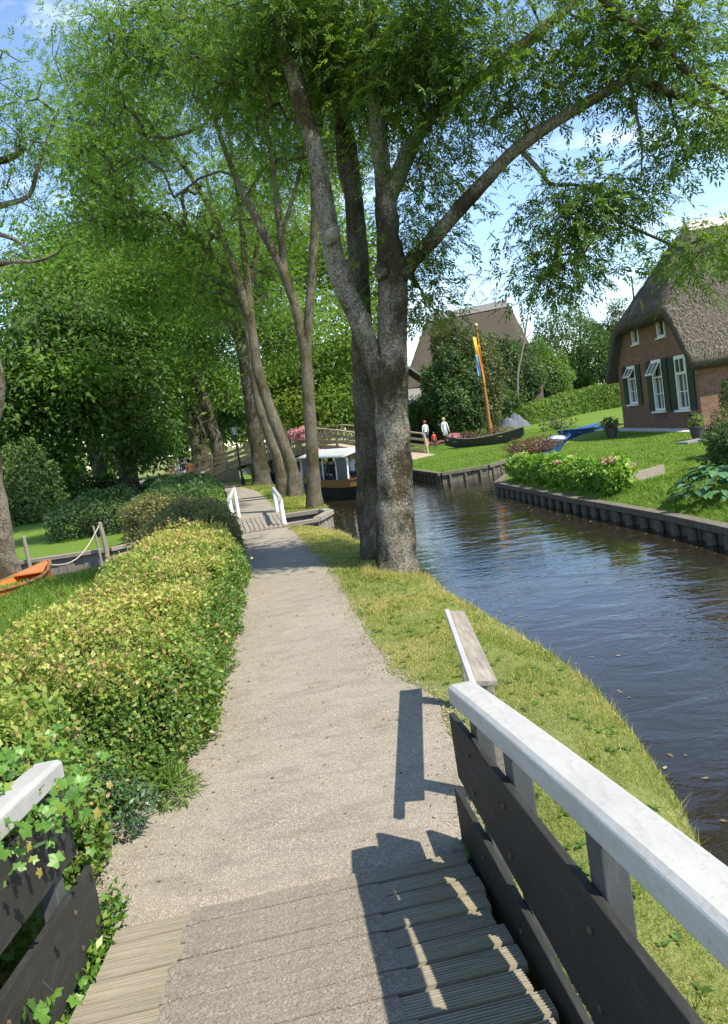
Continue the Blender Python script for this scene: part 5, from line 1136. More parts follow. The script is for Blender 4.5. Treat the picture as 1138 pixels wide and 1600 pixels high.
bush('shrub', 'brownish shrub between the mooring posts and the maple hedge', (-5.6, 19.7, 0.55), (0.9, 0.8, 0.75), 6000, 0.08, M['brown_hedge_leaf'], 67)
bush('shrub', 'young leafy shrub in half light under the dark trees by the left edge', (-16.2, 36, 1.7), (1.8, 1.4, 1.9), 7000, 0.22, M['bush_leaf'], 68, vb=0.2)
# grey-leaved foot of the maple hedge
bush('ground_plant', 'grey-green creeping plant at the front foot of the maple hedge', (-1.95, 4.22, 0.16), (0.36, 0.22, 0.24), 2600, 0.045, M['grey_leaf'], 69, wl=0.35, stems=False)
bush('grass_tuft', 'small bright weed tuft at the hedge corner beside the path', (-1.50, 4.60, 0.04), (0.12, 0.16, 0.13), 700, 0.09, M['bright_leaf'], 70, wl=0.13, stems=False, cat='grass tuft')

# lobed maple leaves growing over the left bridge railing: large leaves, each its own
def maple_leaf_mesh():
    ang = [0, 22, 38, 58, 78, 100, 128, 150, 180]; rad = [1.0, 0.74, 0.62, 0.95, 0.70, 0.60, 0.70, 0.48, 0.12]
    pts = [(r*math.sin(R(a)), r*math.cos(R(a))) for a, r in zip(ang, rad)]; full = pts+[(-x, y) for x, y in pts[-2:0:-1]]
    V = [(0, 0, 0.04)]+[(x*0.52, y*0.52+0.02, -0.10*(x*x)+0.05*abs(x)-0.06*max(0, y)**2) for x, y in full]; n = len(full)
    me = bpy.data.meshes.new('leaf'); me.from_pydata(V, [], [(0, 1+i, 1+(i+1) % n) for i in range(n)]); return me
def vine(name, label, pts_fn, n, size, seed, base):
    rng = np.random.RandomState(seed); root = empty(name, base, label, 'climber'); kinds = []
    for v in (0.15, 0.4, 0.6, 0.75, 0.95):
        me = maple_leaf_mesh(); a = me.attributes.new('v', 'FLOAT', 'FACE'); a.data.foreach_set('value', np.full(len(me.polygons), v, np.float32)); me.materials.append(M['maple_leaf']); kinds.append(me)
    stems0, stems1 = [], []
    for i in range(n):
        p, nr = pts_fn(rng); q = rng.choice(5, p=[0.22, 0.33, 0.27, 0.12, 0.06]); o = bpy.data.objects.new('leaf', kinds[q]); col.objects.link(o); o.parent = root
        o.location = Vector(p)-Vector(base); up = Vector(nr)+Vector(rng.normal(0, 0.45, 3)); qt = up.normalized().to_track_quat('Z', 'Y'); o.rotation_mode = 'QUATERNION'
        o.rotation_quaternion = qt @ Matrix.Rotation(rng.uniform(0, 6.3), 3, 'Z').to_quaternion(); s = size*rng.uniform(0.55, 1.25); o.scale = (s, s, s)
        if i % 3 == 0: stems0.append(p-np.array(nr)*0.05+rng.normal(0, 0.03, 3)); stems1.append(np.array(p))
    V, F = frustums(np.array(stems0), np.array(stems1), np.full(len(stems0), 0.0022), np.full(len(stems0), 0.0015), 4); link('stems', np_mesh('stems', V, F), M['twig'], root)['kind'] = 'stuff'
def on_rail(rng):
    k = rng.rand()
    if k < 0.72:   # spilling over the handrail
        s = rng.uniform(-0.25, 1.0); t = -0.90+rng.normal(0.0, 0.12); h = 0.87-abs(rng.normal(0, 0.10))+(0.14 if t < -0.95 else 0); p = deck_pt(s, t+0.03, h); return np.array(p), (0.45, -0.35, 0.8)
    s = rng.uniform(-0.2, 1.1); p = deck_pt(s, -0.98-abs(rng.normal(0, 0.14)), rng.uniform(0.2, 0.98)); return np.array(p), (0.4, -0.5, 0.7)
vine('maple_shoots', 'leafy maple shoots spilling over the white handrail beside the near bridge', on_rail, 299, 0.06, 71, deck_pt(0.4, -0.95, -0.1))
def below(rng):
    if rng.rand() < 0.6: s_ = rng.uniform(0.8, 1.5); p = deck_pt(s_, -0.85+rng.normal(0, 0.05), rng.uniform(0.0, 0.30)+0.25*(s_-1.1)); return np.array(p), (0.7, -0.4, 0.6)
    p = deck_pt(rng.uniform(0.35, 1.3), -0.87+rng.normal(0, 0.03), rng.uniform(-0.24, 0.02)); return np.array(p), (0.4, -0.4, 0.8)
vine('maple_shoots', 'maple shoots growing up through the gap beside the deck in front of the lower board', below, 240, 0.058, 72, deck_pt(1.0, -0.9, -0.3))

# shoots behind the railing: fill towards the hedge
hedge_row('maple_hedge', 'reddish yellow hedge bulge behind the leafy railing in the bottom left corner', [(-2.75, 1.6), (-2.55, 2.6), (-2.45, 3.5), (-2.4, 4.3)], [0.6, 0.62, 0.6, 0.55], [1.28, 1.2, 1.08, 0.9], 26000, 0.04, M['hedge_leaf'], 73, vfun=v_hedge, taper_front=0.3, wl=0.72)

# ------------------------------------------------------------------ bushes on the far bank
bush('large_bush', 'tall round olive-green bush behind the flower punt', at(724, 596, 53), (2.5, 2.2, 4.2), 21000, 0.23, M['olive_leaf'], 81, lump=0.3)
bush('large_bush', 'darker broad-leaved bush in front of the tall olive bush', at(712, 620, 51.5), (2.0, 1.6, 3.2), 12000, 0.24, M['bush_leaf'], 82, vb=-0.1)
bush('large_bush', 'low dark bush at the foot of the shed behind the two walkers', at(672, 655, 56), (1.8, 1.5, 1.9), 8000, 0.22, M['bush_leaf'], 83, vb=-0.1)
bush('large_bush', 'green tree-like bush under the far thatched roof right of the flagpole', at(800, 598, 63), (2.2, 1.6, 3.5), 13000, 0.26, M['bush_leaf'], 84)
bush('large_bush', 'big blue-green rounded tree crown left of the brick house', at(898, 558, 80), (4.9, 4.0, 4.3), 20000, 0.30, M['bush_leaf'], 85, vb=0.08)
bush('large_bush', 'dark gap-filling bush close to the brick house', at(945, 588, 76), (3.2, 2.8, 4.0), 12000, 0.28, M['dark_leaf'], 86)
bush('large_bush', 'bright green low bushes above the laurel hedge', at(846, 598, 67), (3.2, 1.8, 2.8), 14000, 0.22, M['bright_leaf'], 87, vb=-0.15)
bush('large_bush', 'fresh green bush right of the flagpole foot', at(788, 642, 60), (1.6, 1.4, 1.7), 7000, 0.2, M['bush_leaf'], 88, vb=0.15)
mass_tree('conifer', 'slim grey-green conifer tip beside the thatched roof', (31, 78), 13, 0.2, [(968, 490, 78, 8, 30, 1.2, 16), (958, 515, 78, 14, 25, 1.2, 16)], 89, 'olive_leaf', per=20, ls=0.4, spread=0.45, group='conifers')
hedge_row('laurel_hedge', 'bright yellow-green laurel hedge across the lawn beside the brick house', [tuple(atz(806, 664, 0.1)[:2]*0.92), tuple(atz(850, 655, 0.1)[:2]*0.92), tuple(atz(910, 643, 0.1)[:2]*0.92), tuple(atz(985, 630, 0.1)[:2]*0.92)], 0.9, [1.5, 1.8, 2.1, 2.4], 24000, 0.075, M['bright_leaf'], 90, taper_front=1.2, wl=0.5)
bush('sapling', 'small open young shrub standing alone on the lawn', at(872, 662, 44), (1.1, 0.8, 0.75), 420, 0.17, M['bush_leaf'], 91, vb=0.2, base=0.1)
bush('heather_clump', 'reddish brown low shrub at the corner of the inlet', (6.9, 29.0, 0.32), (1.0, 0.75, 0.32), 3200, 0.08, M['red_leaf'], 92, base=0.05)
names = ['hydrangea at the outer corner of the timber bank', 'second hydrangea from the inlet corner', 'third hydrangea from the inlet corner', 'middle hydrangea of the row above the timber bank', 'third hydrangea from the grassy end of the bank', 'second hydrangea from the grassy end of the bank', 'pink flowering hydrangea at the grassy end of the row']
for i in range(7):
    y = [20.9, 20.0, 18.95, 18.0, 17.05, 16.15, 15.15][i]; x = float(np.interp(y, [14.2, 15.92, 17.9, 21.46], [4.84, 4.6, 4.42, 4.02]))+0.52; hgt = [0.42, 0.40, 0.44, 0.46, 0.40, 0.42, 0.46][i]
    bush('hydrangea', 'bright green leafy '+names[i], (x, y, 0.0+hgt*0.8), (0.36, 0.44, hgt*0.8), 1500, 0.10, M['hydrangea'], 100+i, 'hydrangeas along the timber bank', 'hydrangea', 0.62, flowers=((3, 0.07, M['pink']) if i in (0, 3) else (4, 0.07, M['pink']) if i == 6 else None), base=-0.02)
def edging(name, label, line):
    r = empty(name, (line[0][0], line[0][1], 0.1), label, 'edging')
    for (a, b) in zip(line[:-1], line[1:]):
        A_, B_ = Vector(a+(0.19,)), Vector(b+(0.19,)); k = max(1, int((B_-A_).length/0.9))
        for i in range(k): mm = MB(); mm.bar(A_.lerp(B_, i/k), A_.lerp(B_, (i+0.985)/k), 0.05, 0.22); mm.build('board', M['grey_wood'], r)
edging('lawn_edging', 'low grey board edging between hydrangeas and the house lawn', [(5.35, 22.8), (5.22, 17.9), (5.28, 15.3), (6.7, 16.2)])
# hosta with individual leaves
def hosta(label, c, rad, n, seed, lsz):
    rng = np.random.RandomState(seed); root = empty('hosta', c, label, 'hosta'); ms = []
    for v in (0.1, 0.5, 0.9):
        ts = [0, 0.18, 0.45, 0.75, 1]; ws = [0.03, 0.22, 0.31, 0.2, 0.0]; V = []
        for t, w_ in zip(ts, ws):
            z = 0.18*math.sin(t*2.2)-0.28*t*t
            for s in (-1, 0, 1): V.append((s*w_, t, z+(0.07*abs(s) if s else 0)))
        me = np_mesh('leaf', V, [(i*3+j, i*3+j+1, (i+1)*3+j+1, (i+1)*3+j) for i in range(4) for j in range(2)], True, [v]*8); me.materials.append(M['hosta']); ms.append(me)
    for i in range(n):
        a = rng.uniform(0, 6.28); r = rad*math.sqrt(rng.rand())*0.9; o = bpy.data.objects.new('leaf', ms[rng.randint(3)]); col.objects.link(o); o.parent = root
        o.location = (math.cos(a)*r, math.sin(a)*r, 0.12+0.42*(1-(r/rad)**2)+rng.uniform(-0.06, 0.06)); o.rotation_euler = (rng.uniform(-0.45, 0.15), rng.uniform(-0.25, 0.25), a-math.pi/2+rng.normal(0, 0.45)); s = lsz*rng.uniform(0.75, 1.2); o.scale = (s, s, s)
hosta('large grey-green hosta clump on the timber bank at the right edge', (5.95, 12.3, 0.02), 0.75, 190, 111, 0.22)
bush('shrub', 'green leafy shrub above the hosta at the right edge', (8.0, 15.6, 0.5), (0.6, 0.6, 0.55), 3600, 0.11, M['bush_leaf'], 112, vb=0.1)
bush('shrub', 'dark purplish shrub behind the leafy one near the house corner', (9.0, 17.6, 0.55), (0.65, 0.65, 0.6), 3600, 0.09, M['brown_hedge_leaf'], 113, vb=-0.15)
bush('shrub', 'upright evergreen shrub against the sunlit brick wall', (13.3, 25.4, 1.0), (0.55, 0.5, 1.0), 3200, 0.1, M['bush_leaf'], 114)
# ------------------------------------------------------------------ grass
def dens_bank(p):
    r = np.interp(p[:, 1], PY, PR); d = p[:, 0]-r; n = vnoise(np.c_[p, 0*d], 2.2); d = d+0.34*(n-0.5); return np.clip((d+0.07)/0.14, 0, 1)*np.where(n > 0.62, 0.25, 1.0)
def v_bank(p, rng):
    n = vnoise(np.c_[p, 0*p[:, 0]], 0.9); d = poly_dist(p, LEFT_BANK); dry = np.exp(-d/0.25)*0.3
    r = np.interp(p[:, 1], PY, PR); edge = np.exp(-np.abs(p[:, 0]-r)/0.12)*0.15
    n3 = vnoise(np.c_[p, 0*p[:, 0]], 3.1)
    return np.where(rng.rand(len(p)) < 0.12+0.30*(n > 0.52)+0.35*(n3 > 0.6)+dry, rng.uniform(0.72, 1.0, len(p)), 0.1+0.5*n+rng.uniform(0, 0.3, len(p))+edge)
grass_patch('grass', 'short sunlit grass on the bank between path and canal', [(0.1, 1.4), (1.5, 1.4), (1.75, 5.5), (1.0, 10), (0.4, 13), (-0.8, 18.4), (-2.2, 18.4), (-1.2, 13), (-0.4, 8), (0.0, 6), (0.3, 4.5)], 150000, 0.012, 0.036, M['grass'], 121, 0.0026, dens_bank, v_bank, 0.6)
grass_patch('grass', 'long grass tufts at the water edge of the near bank', [(1.0, 1.4), (1.55, 2.5), (1.8, 5.5), (1.1, 10), (0.6, 13), (-0.1, 15.5), (-0.8, 18.4), (-1.0, 18.4), (-0.3, 15.5), (0.35, 13), (0.8, 10), (1.45, 5.5), (1.2, 3)], 6000, 0.04, 0.11, M['grass'], 122, 0.003, lambda p: np.exp(-poly_dist(p, LEFT_BANK)/0.05), v_bank, 0.5)
def dens_left(p): return np.where(p[:, 0] < np.interp(p[:, 1], [4, 8, 12], [-3.0, -3.2, -3.7]), 1.0, 0.0)
grass_patch('grass', 'lush shaded grass left of the maple hedge', [(-9.5, 7), (-3, 5), (-3.4, 13), (-5.5, 16), (-9.5, 15.5)], 42000, 0.06, 0.15, M['lawn_grass'], 123, 0.005, dens_left)
grass_patch('grass', 'grass around the trunks between path and canal beyond the plank bridge', [(-2.3, 21), (-1.0, 21), (-1.8, 27), (-3.3, 34), (-6, 44), (-8, 44), (-4.5, 33), (-3.3, 27)], 26000, 0.04, 0.11, M['grass'], 124, 0.0035, None, None, 0.6)
grass_patch('grass', 'mown grass of the house lawn above the hydrangeas', [(5.3, 15.5), (10, 13), (12, 26), (11.8, 34), (8.5, 30), (5.4, 23.5)], 45000, 0.02, 0.05, M['lawn_grass'], 125, 0.004, None, None, 0.6)
grass_patch('grass', 'grass strip beside the hosta on the timber bank', [(4.7, 15.2), (4.95, 13.6), (5.3, 10.5), (8, 11), (7, 16), (5.3, 15.2)], 16000, 0.04, 0.12, M['lawn_grass'], 126, 0.004, None, None, 0.6)
grass_patch('grass', 'mown grass of the lawn around the flower punt', [(2.3, 32), (3.1, 27), (4.8, 27.2), (6.6, 29.4), (8, 33.4), (14, 40), (12, 50), (2, 50), (1.5, 38)], 45000, 0.03, 0.07, M['lawn_grass'], 127, 0.003, None, None, 0.6)
grass_patch('grass', 'grass blades at the foot of the near bridge railing', [(0.32, 1.2), (0.62, 1.2), (0.5, 3.2), (0.3, 3.9), (0.24, 3.4)], 1500, 0.08, 0.22, M['bright_leaf'], 128, 0.004, None, None, 0.5)

# fallen leaves, twigs and bits of straw on the path and the deck
def litter(name, label, n, seed, ys, side):
    rng = np.random.RandomState(seed); y = rng.uniform(*ys, n); e = np.abs(rng.normal(0, 0.10, n)); any_ = rng.rand(n) < 0.35; t = np.where(any_, rng.rand(n), e if side == 0 else 1-e)
    x = np.interp(y, PY, PL)*(1-t)+np.interp(y, PY, PR)*t; z = gh(np.c_[x, y])+0.018; d = np.c_[rng.normal(0, 1, (n, 2)), rng.normal(0, 0.12, n)]; L = rng.uniform(0.012, 0.04, n)
    tag(leaves(name, np.c_[x, y, z], d, np.tile([0.05, 0, 1.0], (n, 1))+rng.normal(0, 0.25, (n, 3)), L, L*rng.uniform(0.1, 0.55, n), rng.rand(n), M['litter']), label, 'leaf litter', kind='stuff')
M['litter'] = leafmat('dry_litter', [(0, (0.10, 0.075, 0.045)), (0.5, (0.24, 0.18, 0.10)), (1, (0.36, 0.32, 0.15))], 0.1, 0.8, 0.15)
litter('leaf_litter', 'dry bits of leaf along the hedge side of the path', 900, 131, (3.5, 17), 0)
litter('leaf_litter', 'dry bits of leaf along the grass side of the path', 900, 132, (3.5, 17), 1)
def soil_fringe(label, seed, side):
    """crumbs of soil and gravel that blur the path's edge"""
    rng = np.random.RandomState(seed); n = 5200; y = 3.5+14*rng.rand(n)**1.7; o_ = rng.normal(0, 0.055, n); x = np.interp(y, PY, PR if side else PL)+o_+(0.10*(vnoise(np.c_[y*1.6, 0*y, 0*y+3], 1.0)-0.5)); s = rng.uniform(0.004, 0.012, n)
    z = gh(np.c_[x, y])+0.012; c = np.c_[x, y, z]; V = []
    a = rng.uniform(0, 6.3, n)
    for k in range(3): V.append(c+np.c_[np.cos(a+k*2.09)*s, np.sin(a+k*2.09)*s, 0*a])
    V.append(c+np.c_[0*a, 0*a, s*0.9]); V = np.stack(V, 1).reshape(-1, 3); b = np.arange(n)[:, None]*4; F = np.vstack([b+[0, 1, 3], b+[1, 2, 3], b+[2, 0, 3]])
    tag(link('path_gravel', np_mesh('path_gravel', V, F), M['path']), label, 'gravel', kind='stuff')
soil_fringe('loose gravel crumbs along the grass edge of the path', 133, True)
soil_fringe('loose gravel crumbs along the hedge foot of the path', 134, False)
# dry straw round the foot of the big ash
grass_patch('grass', 'dry straw tuft at the foot of the big forked ash', [(-0.1, 10.4), (0.85, 10.4), (0.8, 11.6), (-0.2, 11.8)], 2600, 0.06, 0.16, M['grass'], 135, 0.003, lambda p: np.exp(-np.abs(np.hypot(p[:, 0]-0.3, p[:, 1]-11.1)-0.42)/0.12), lambda p, rng: rng.uniform(0.55, 1.0, len(p)), 0.7, False)

# weeds in the slit between the deck and the left railing
p_ = deck_pt(0.55, -0.93, -0.12); bush('weed_strip', 'leafy weeds in the slit between the deck and the left railing', tuple(p_), (0.10, 0.75, 0.13), 1500, 0.05, M['maple_leaf'], 136, cat='weeds', stems=False, base=-0.35)
# thin young shoots standing out of the hedge top
def shoots(label, seed, n):
    rng = np.random.RandomState(seed); y = 4.4+8.4*rng.rand(n)**1.4; cx_ = np.interp(y, [q[1] for q in HL], [q[0] for q in HL]); x = cx_+rng.uniform(-0.72, 0.72, n); z = 0.97-0.22*np.abs((x-cx_)/0.8)**3; b = np.c_[x, y, z-0.10]; d = unit(np.c_[rng.normal(0, 0.35, (n, 2)), np.ones(n)]); L = rng.uniform(0.12, 0.26, n); t = b+d*L[:, None]
    root = empty('hedge_shoots', (float(cx_.mean()), float(y.mean()), 0.9), label, 'shoots'); V, F = frustums(b, t, np.full(n, 0.003), np.full(n, 0.0015), 4); link('twigs', np_mesh('twigs', V, F), M['twig_red'], root)['kind'] = 'stuff'
    k = 7; q = np.repeat(np.arange(n), k); f = np.tile(np.linspace(0.35, 1.0, k), n); pos = b[q]+(t-b)[q]*f[:, None]; dd = unit(rng.normal(0, 1, (n*k, 3))+np.array([0, 0, 0.4])); LL = 0.045*rng.uniform(0.5, 1.2, n*k)*np.interp(pos[:, 1], [4, 12], [1, 1.4]); leaves('foliage', pos, dd, rng.normal(0, 0.5, (n*k, 3))+np.array([0, 0, 1.0]), LL, LL*0.65, np.clip(0.35+0.55*f+rng.uniform(-0.15, 0.15, n*k), 0, 1), M['hedge_leaf'], root)['kind'] = 'stuff'
M['twig_red'] = paint('reddish_twig', (0.22, 0.10, 0.05), 0.7, 0.2)
shoots('thin reddish young shoots standing out of the maple hedge', 137, 420)

grass_patch('grass', 'scattered taller blades and weeds standing out of the sunlit bank', [(0.3, 1.4), (1.5, 1.4), (1.75, 5.5), (1.0, 10), (0.4, 13), (-0.6, 17), (-1.2, 15), (-0.4, 8), (0.1, 6), (0.4, 4.5)], 7000, 0.04, 0.085, M['grass'], 138, 0.0032, lambda p: dens_bank(p)*(vnoise(np.c_[p, 0*p[:, 0]], 3.7) > 0.52), None, 0.6)
def weeds(label, seed, n):
    rng = np.random.RandomState(seed); y = 2+10*rng.rand(n)**1.5; r = np.interp(y, PY, PR); bk = np.interp(y, [q[1] for q in LEFT_BANK], [q[0] for q in LEFT_BANK]); x = r+0.08+(bk-r-0.2)*rng.rand(n); k = 7; q = np.repeat(np.arange(n), k); a = rng.uniform(0, 6.3, n*k)
    c = np.c_[x, y, gh(np.c_[x, y])+0.012]; L = 0.05*rng.uniform(0.5, 1.2, n*k); d = np.c_[np.cos(a), np.sin(a), rng.uniform(0.1, 0.5, n*k)]
    tag(leaves('weeds', c[q], d, np.tile([0, 0, 1.0], (n*k, 1))+rng.normal(0, 0.2, (n*k, 3)), L, L*0.45, rng.uniform(0, 0.7, n*k), M['bright_leaf']), label, 'weeds', kind='stuff')
weeds('small flat weed rosettes in the sunlit bank grass', 139, 260)
def floating(label, seed, n):
    rng = np.random.RandomState(seed); y = rng.uniform(4, 24, n); l = np.interp(y, [q[1] for q in LEFT_BANK], [q[0] for q in LEFT_BANK]); r = np.interp(y, [8, 10.6, 14.2, 17.9, 21.5, 27], [5.35, 5.22, 4.84, 4.42, 4.02, 3]); t = np.where(rng.rand(n) < 0.5, 1-np.abs(rng.normal(0, 0.05, n)), np.where(rng.rand(n) < 0.6, np.abs(rng.normal(0, 0.05, n)), rng.rand(n))); x = l+0.06+(r-l-0.3)*t
    a = rng.uniform(0, 6.3, n); L = rng.uniform(0.03, 0.07, n); tag(leaves('floating_leaves', np.c_[x, y, np.full(n, WZ+0.006)], np.c_[np.cos(a), np.sin(a), 0*a], np.tile([0, 0, 1.0], (n, 1)), L, L*0.5, rng.rand(n), M['litter'], None, 0.02), label, 'leaves', kind='stuff')
floating('dry leaves floating on the canal along its banks', 140, 260)
# ------------------------------------------------------------------ lamp posts
def lamp_post(loc, label, h=3.3):
    r = empty('street_lamp', loc, label, 'street lamp', 'street lamps by the path'); x, y, z = loc
    mm = MB(); mm.lathe(loc, [(0.11, -0.1), (0.11, 0.35), (0.075, 0.45), (0.06, 0.5), (0.045, h-0.75)], 12); mm.build('pole', M['black_metal'], r)
    mm = MB(); mm.tube([(x-0.28, y, z+h-1.0), (x+0.28, y, z+h-1.0)], 0.02, 8); mm.lathe((x, y, z+h-1.05), [(0.06, 0), (0.07, 0.05), (0.06, 0.1)], 12); mm.build('ladder_bar', M['black_metal'], r)
    mm = MB(); mm.lathe((x, y, z+h-0.76), [(0.03, 0), (0.10, 0.06), (0.12, 0.09)], 6); l = mm.build('lantern_base', M['black_metal'], r)
    mm = MB(); mm.lathe((x, y, z+h-0.668), [(0.115, 0), (0.19, 0.42)], 6); mm.build('lantern_glass', M['lamp_glass'], r)
    for k in range(6):
        a = k*math.pi/3; mm = MB(); mm.bar((x+0.12*math.cos(a), y+0.12*math.sin(a), z+h-0.67), (x+0.196*math.cos(a), y+0.196*math.sin(a), z+h-0.245), 0.02, 0.02); mm.build('lantern_bar', M['black_metal'], r)
    mm = MB(); mm.lathe((x, y, z+h-0.245), [(0.215, 0), (0.22, 0.03), (0.10, 0.17), (0.05, 0.2), (0.05, 0.23), (0.02, 0.26), (0.03, 0.30), (0.0, 0.34)], 12); mm.build('lantern_roof', M['black_metal'], r)
lamp_post(tuple(atz(381, 759, 0.0)), 'black street lamp with lantern between the ash trunks by the path', 3.35)
p = atz(266, 742, 0.0); lamp_post((float(p[0]*0.8), float(p[1]*0.8), 0), 'far black street lamp above the group of walkers', 3.4)

# ------------------------------------------------------------------ flagpole
fp = atz(768, 683, 0.1); fl = empty('flagpole', tuple(fp), 'orange varnished flagpole with gilt knob standing on the lawn', 'flagpole')
mm = MB(); mm.lathe(fp, [(0.13, -0.1), (0.13, 0.1), (0.10, 1.2), (0.085, 3.5), (0.055, 7.05)], 14); mm.build('pole', M['pole'], fl, smooth=False)
mm = MB(); mm.lathe((fp[0], fp[1], fp[2]+7.05), [(0.05, 0), (0.11, 0.05), (0.12, 0.1), (0.07, 0.18), (0.0, 0.24)], 12); mm.build('knob', M['gold'], fl, smooth=True)
mm = MB(); mm.box((fp[0]+0.12, fp[1]+0.05, fp[2]+0.4), (0.1, 0.16, 1.0)); mm.build('tabernacle', M['pole'], fl)
cl_ = [paint('pennant_yellow', (0.75, 0.5, 0.05), 0.8, 0.05), paint('pennant_blue', (0.2, 0.42, 0.7), 0.8, 0.05), paint('pennant_orange', (0.7, 0.22, 0.03), 0.8, 0.05)]
pn = empty('pennant', (fp[0], fp[1], fp[2]+6.4), 'long limp yellow and blue pennant hanging from the flagpole', 'flag')
for q in range(3):
    V, F = [], []
    for i in range(15):
        t = i/14; zz = fp[2]+6.35-t*[1.6, 1.35, 2.6][q]-[0, 1.1, 0.5][q]
        for j in range(5): s = j/4; wv = 0.07*math.sin(s*5+t*4+q*2)*(0.4+t*0.6); w_ = [0.30, 0.26, 0.22][q]*(1-0.55*t if q == 2 else 1-0.2*t); V.append((fp[0]-0.09-[0.02, 0.06, -0.12][q]-s*w_*0.8, fp[1]-0.06+wv-0.05*q, zz+0.06*math.sin(s*3)))
    for i in range(14):
        for j in range(4): F.append((i*5+j, i*5+j+1, (i+1)*5+j+1, (i+1)*5+j))
    o = link('cloth', np_mesh('cloth', V, F, True), cl_[q], pn); o.modifiers.new('solid', 'SOLIDIFY').thickness = 0.006
# ------------------------------------------------------------------ boats
def hull_mesh(m, L, B, H, sheer=0.2, rise=0.25, flare=0.75, n=15, thick=0.04, ends=0.12, pointy=1.6):
    """open boat, length along x, stem at -x; returns outer and inner skin"""
    prof = []
    for i in range(n):
        t = -1+2*i/(n-1); w_ = B/2*(ends+(1-ends)*(1-abs(t)**pointy*(1.0 if t < 0 else 0.9)))
        if i == 0: w_ = B*0.04
        z0 = rise*max(0, abs(t)-0.55)**1.5*2.2; z1 = H+sheer*t*t*(1.25 if t < 0 else 0.8); prof.append((t*L/2, w_, z0, z1))
    V, F = [], []
    for (x, w_, z0, z1) in prof:
        xo = x
        V += [(xo, -w_, z1), (xo*0.985, -w_*flare, z0), (xo*0.985, w_*flare, z0), (xo, w_, z1), (xo*0.975, (w_-thick) if w_ > thick*1.5 else w_*0.3, z1), (xo*0.96, max(0.01, w_*flare-thick), z0+thick), (xo*0.96, -max(0.01, w_*flare-thick), z0+thick), (xo*0.975, -((w_-thick) if w_ > thick*1.5 else w_*0.3), z1)]
    for i in range(n-1):
        for j in range(8): F.append((i*8+j, i*8+(j+1) % 8, (i+1)*8+(j+1) % 8, (i+1)*8+j))
    F.append(tuple(range(8))); F.append(tuple((n-1)*8+j for j in range(8))[::-1]); m.add(V, F); return prof
def gunwale(L, B, prof, mat, parent, name='gunwale', r=0.03):
    for s in (-1, 1):
        mm = MB(); mm.tube([(x, s*w_, z1+0.01) for x, w_, z0, z1 in prof], r, 6); mm.build(name, mat, parent, local=True)

# flower punt on the lawn
a, b = atz(706, 701, 0.1), atz(808, 690, 0.1); c = (a+b)/2; rz = math.atan2(b[1]-a[1], b[0]-a[0]); ln = float(np.linalg.norm((b-a)[:2]))
pt = empty('flower_punt', (c[0], c[1], 0.13), 'old dark wooden punt filled with planted pots on the lawn', 'boat', rz=rz)
mm = MB(); prof = hull_mesh(mm, ln+0.9, 1.25, 0.42, 0.30, 0.30, 0.72); mm.build('hull', M['tar'], pt, local=True); gunwale(ln, 1.2, prof, M['grey_wood'], pt)
for x in (-1.5, -0.5, 0.5, 1.5):
    mm = MB(); mm.box((x, 0, 0.36), (0.22, 1.0, 0.05)); mm.build('thwart', M['grey_wood'], pt, local=True)
cr, sr = math.cos(rz), math.sin(rz)
for i, (u, v_, col_, lab) in enumerate([(-1.9, 0, 'pink', 'pot of pink flowers in the bow of the punt'), (-1.0, 0.1, 'red_leaf', 'brown-leaved pot plant behind the bow of the punt'), (0.0, -0.1, 'brown_hedge_leaf', 'olive pot plant in the middle of the punt'), (0.9, 0.1, 'red_leaf', 'reddish pot plant near the stern of the punt'), (1.7, 0, 'brown_hedge_leaf', 'low dull pot plant in the stern of the punt')]):
    x, y = c[0]+u*cr-v_*sr, c[1]+u*sr+v_*cr; q = bush('potted_flowers', lab, (x, y, 0.72), (0.34, 0.3, 0.22), 420, 0.09, M[col_], 140+i, 'pots in the punt', 'pot plant', 0.5, stems=False, base=0.3)
    mm = MB(); mm.lathe((x, y, 0.2), [(0.16, 0), (0.22, 0.38), (0.24, 0.38)], 10); mm.build('pot', M['terracotta'], q)

# blue boats in the inlet
def blue_boat(label, a, b, z, B, tarp):
    a, b = np.array(a), np.array(b); c = (a+b)/2; rz = math.atan2(b[1]-a[1], b[0]-a[0]); ln = float(np.linalg.norm(b-a)); bt_ = empty('blue_punt', (c[0], c[1], z), label, 'boat', 'blue punts moored in the inlet', rz=rz)
    mm = MB(); prof = hull_mesh(mm, ln, B, 0.5, 0.1, 0.2, 0.8, ends=0.5, pointy=2.4); mm.build('hull', M['blue_boat'], bt_, local=True); gunwale(ln, B, prof, M['blue_boat'], bt_, r=0.05)
    for x in (-0.3, 0.28):
        mm = MB(); mm.box((x*ln, 0, 0.42), (0.3, B*0.84, 0.05)); mm.build('thwart', M['blue_boat'], bt_, local=True)
    if tarp:
        V, F = [], []
        for i in range(9):
            for j in range(7): u, w_ = i/8, j/6; V.append((-0.05*ln+u*0.36*ln, (w_-0.5)*B*0.95, 0.5+0.16*math.sin(w_*math.pi)*(0.5+0.5*math.sin(u*7)**2)))
        for i in range(8):
            for j in range(6): F.append((i*7+j, i*7+j+1, (i+1)*7+j+1, (i+1)*7+j))
        o = link('tarpaulin', np_mesh('tarpaulin', V, F, True), M['canvas'], bt_, origin=(0, 0, 0)); o.modifiers.new('solid', 'SOLIDIFY').thickness = 0.02
    return bt_
blue_boat('blue punt with a pale crumpled cover in the inlet', (7.75, 30.6), (9.7, 34.6), -0.32, 1.15, True)
blue_boat('blue punt moored behind the other at the house corner', (9.9, 35.3), (12.9, 38.0), -0.22, 1.2, False)
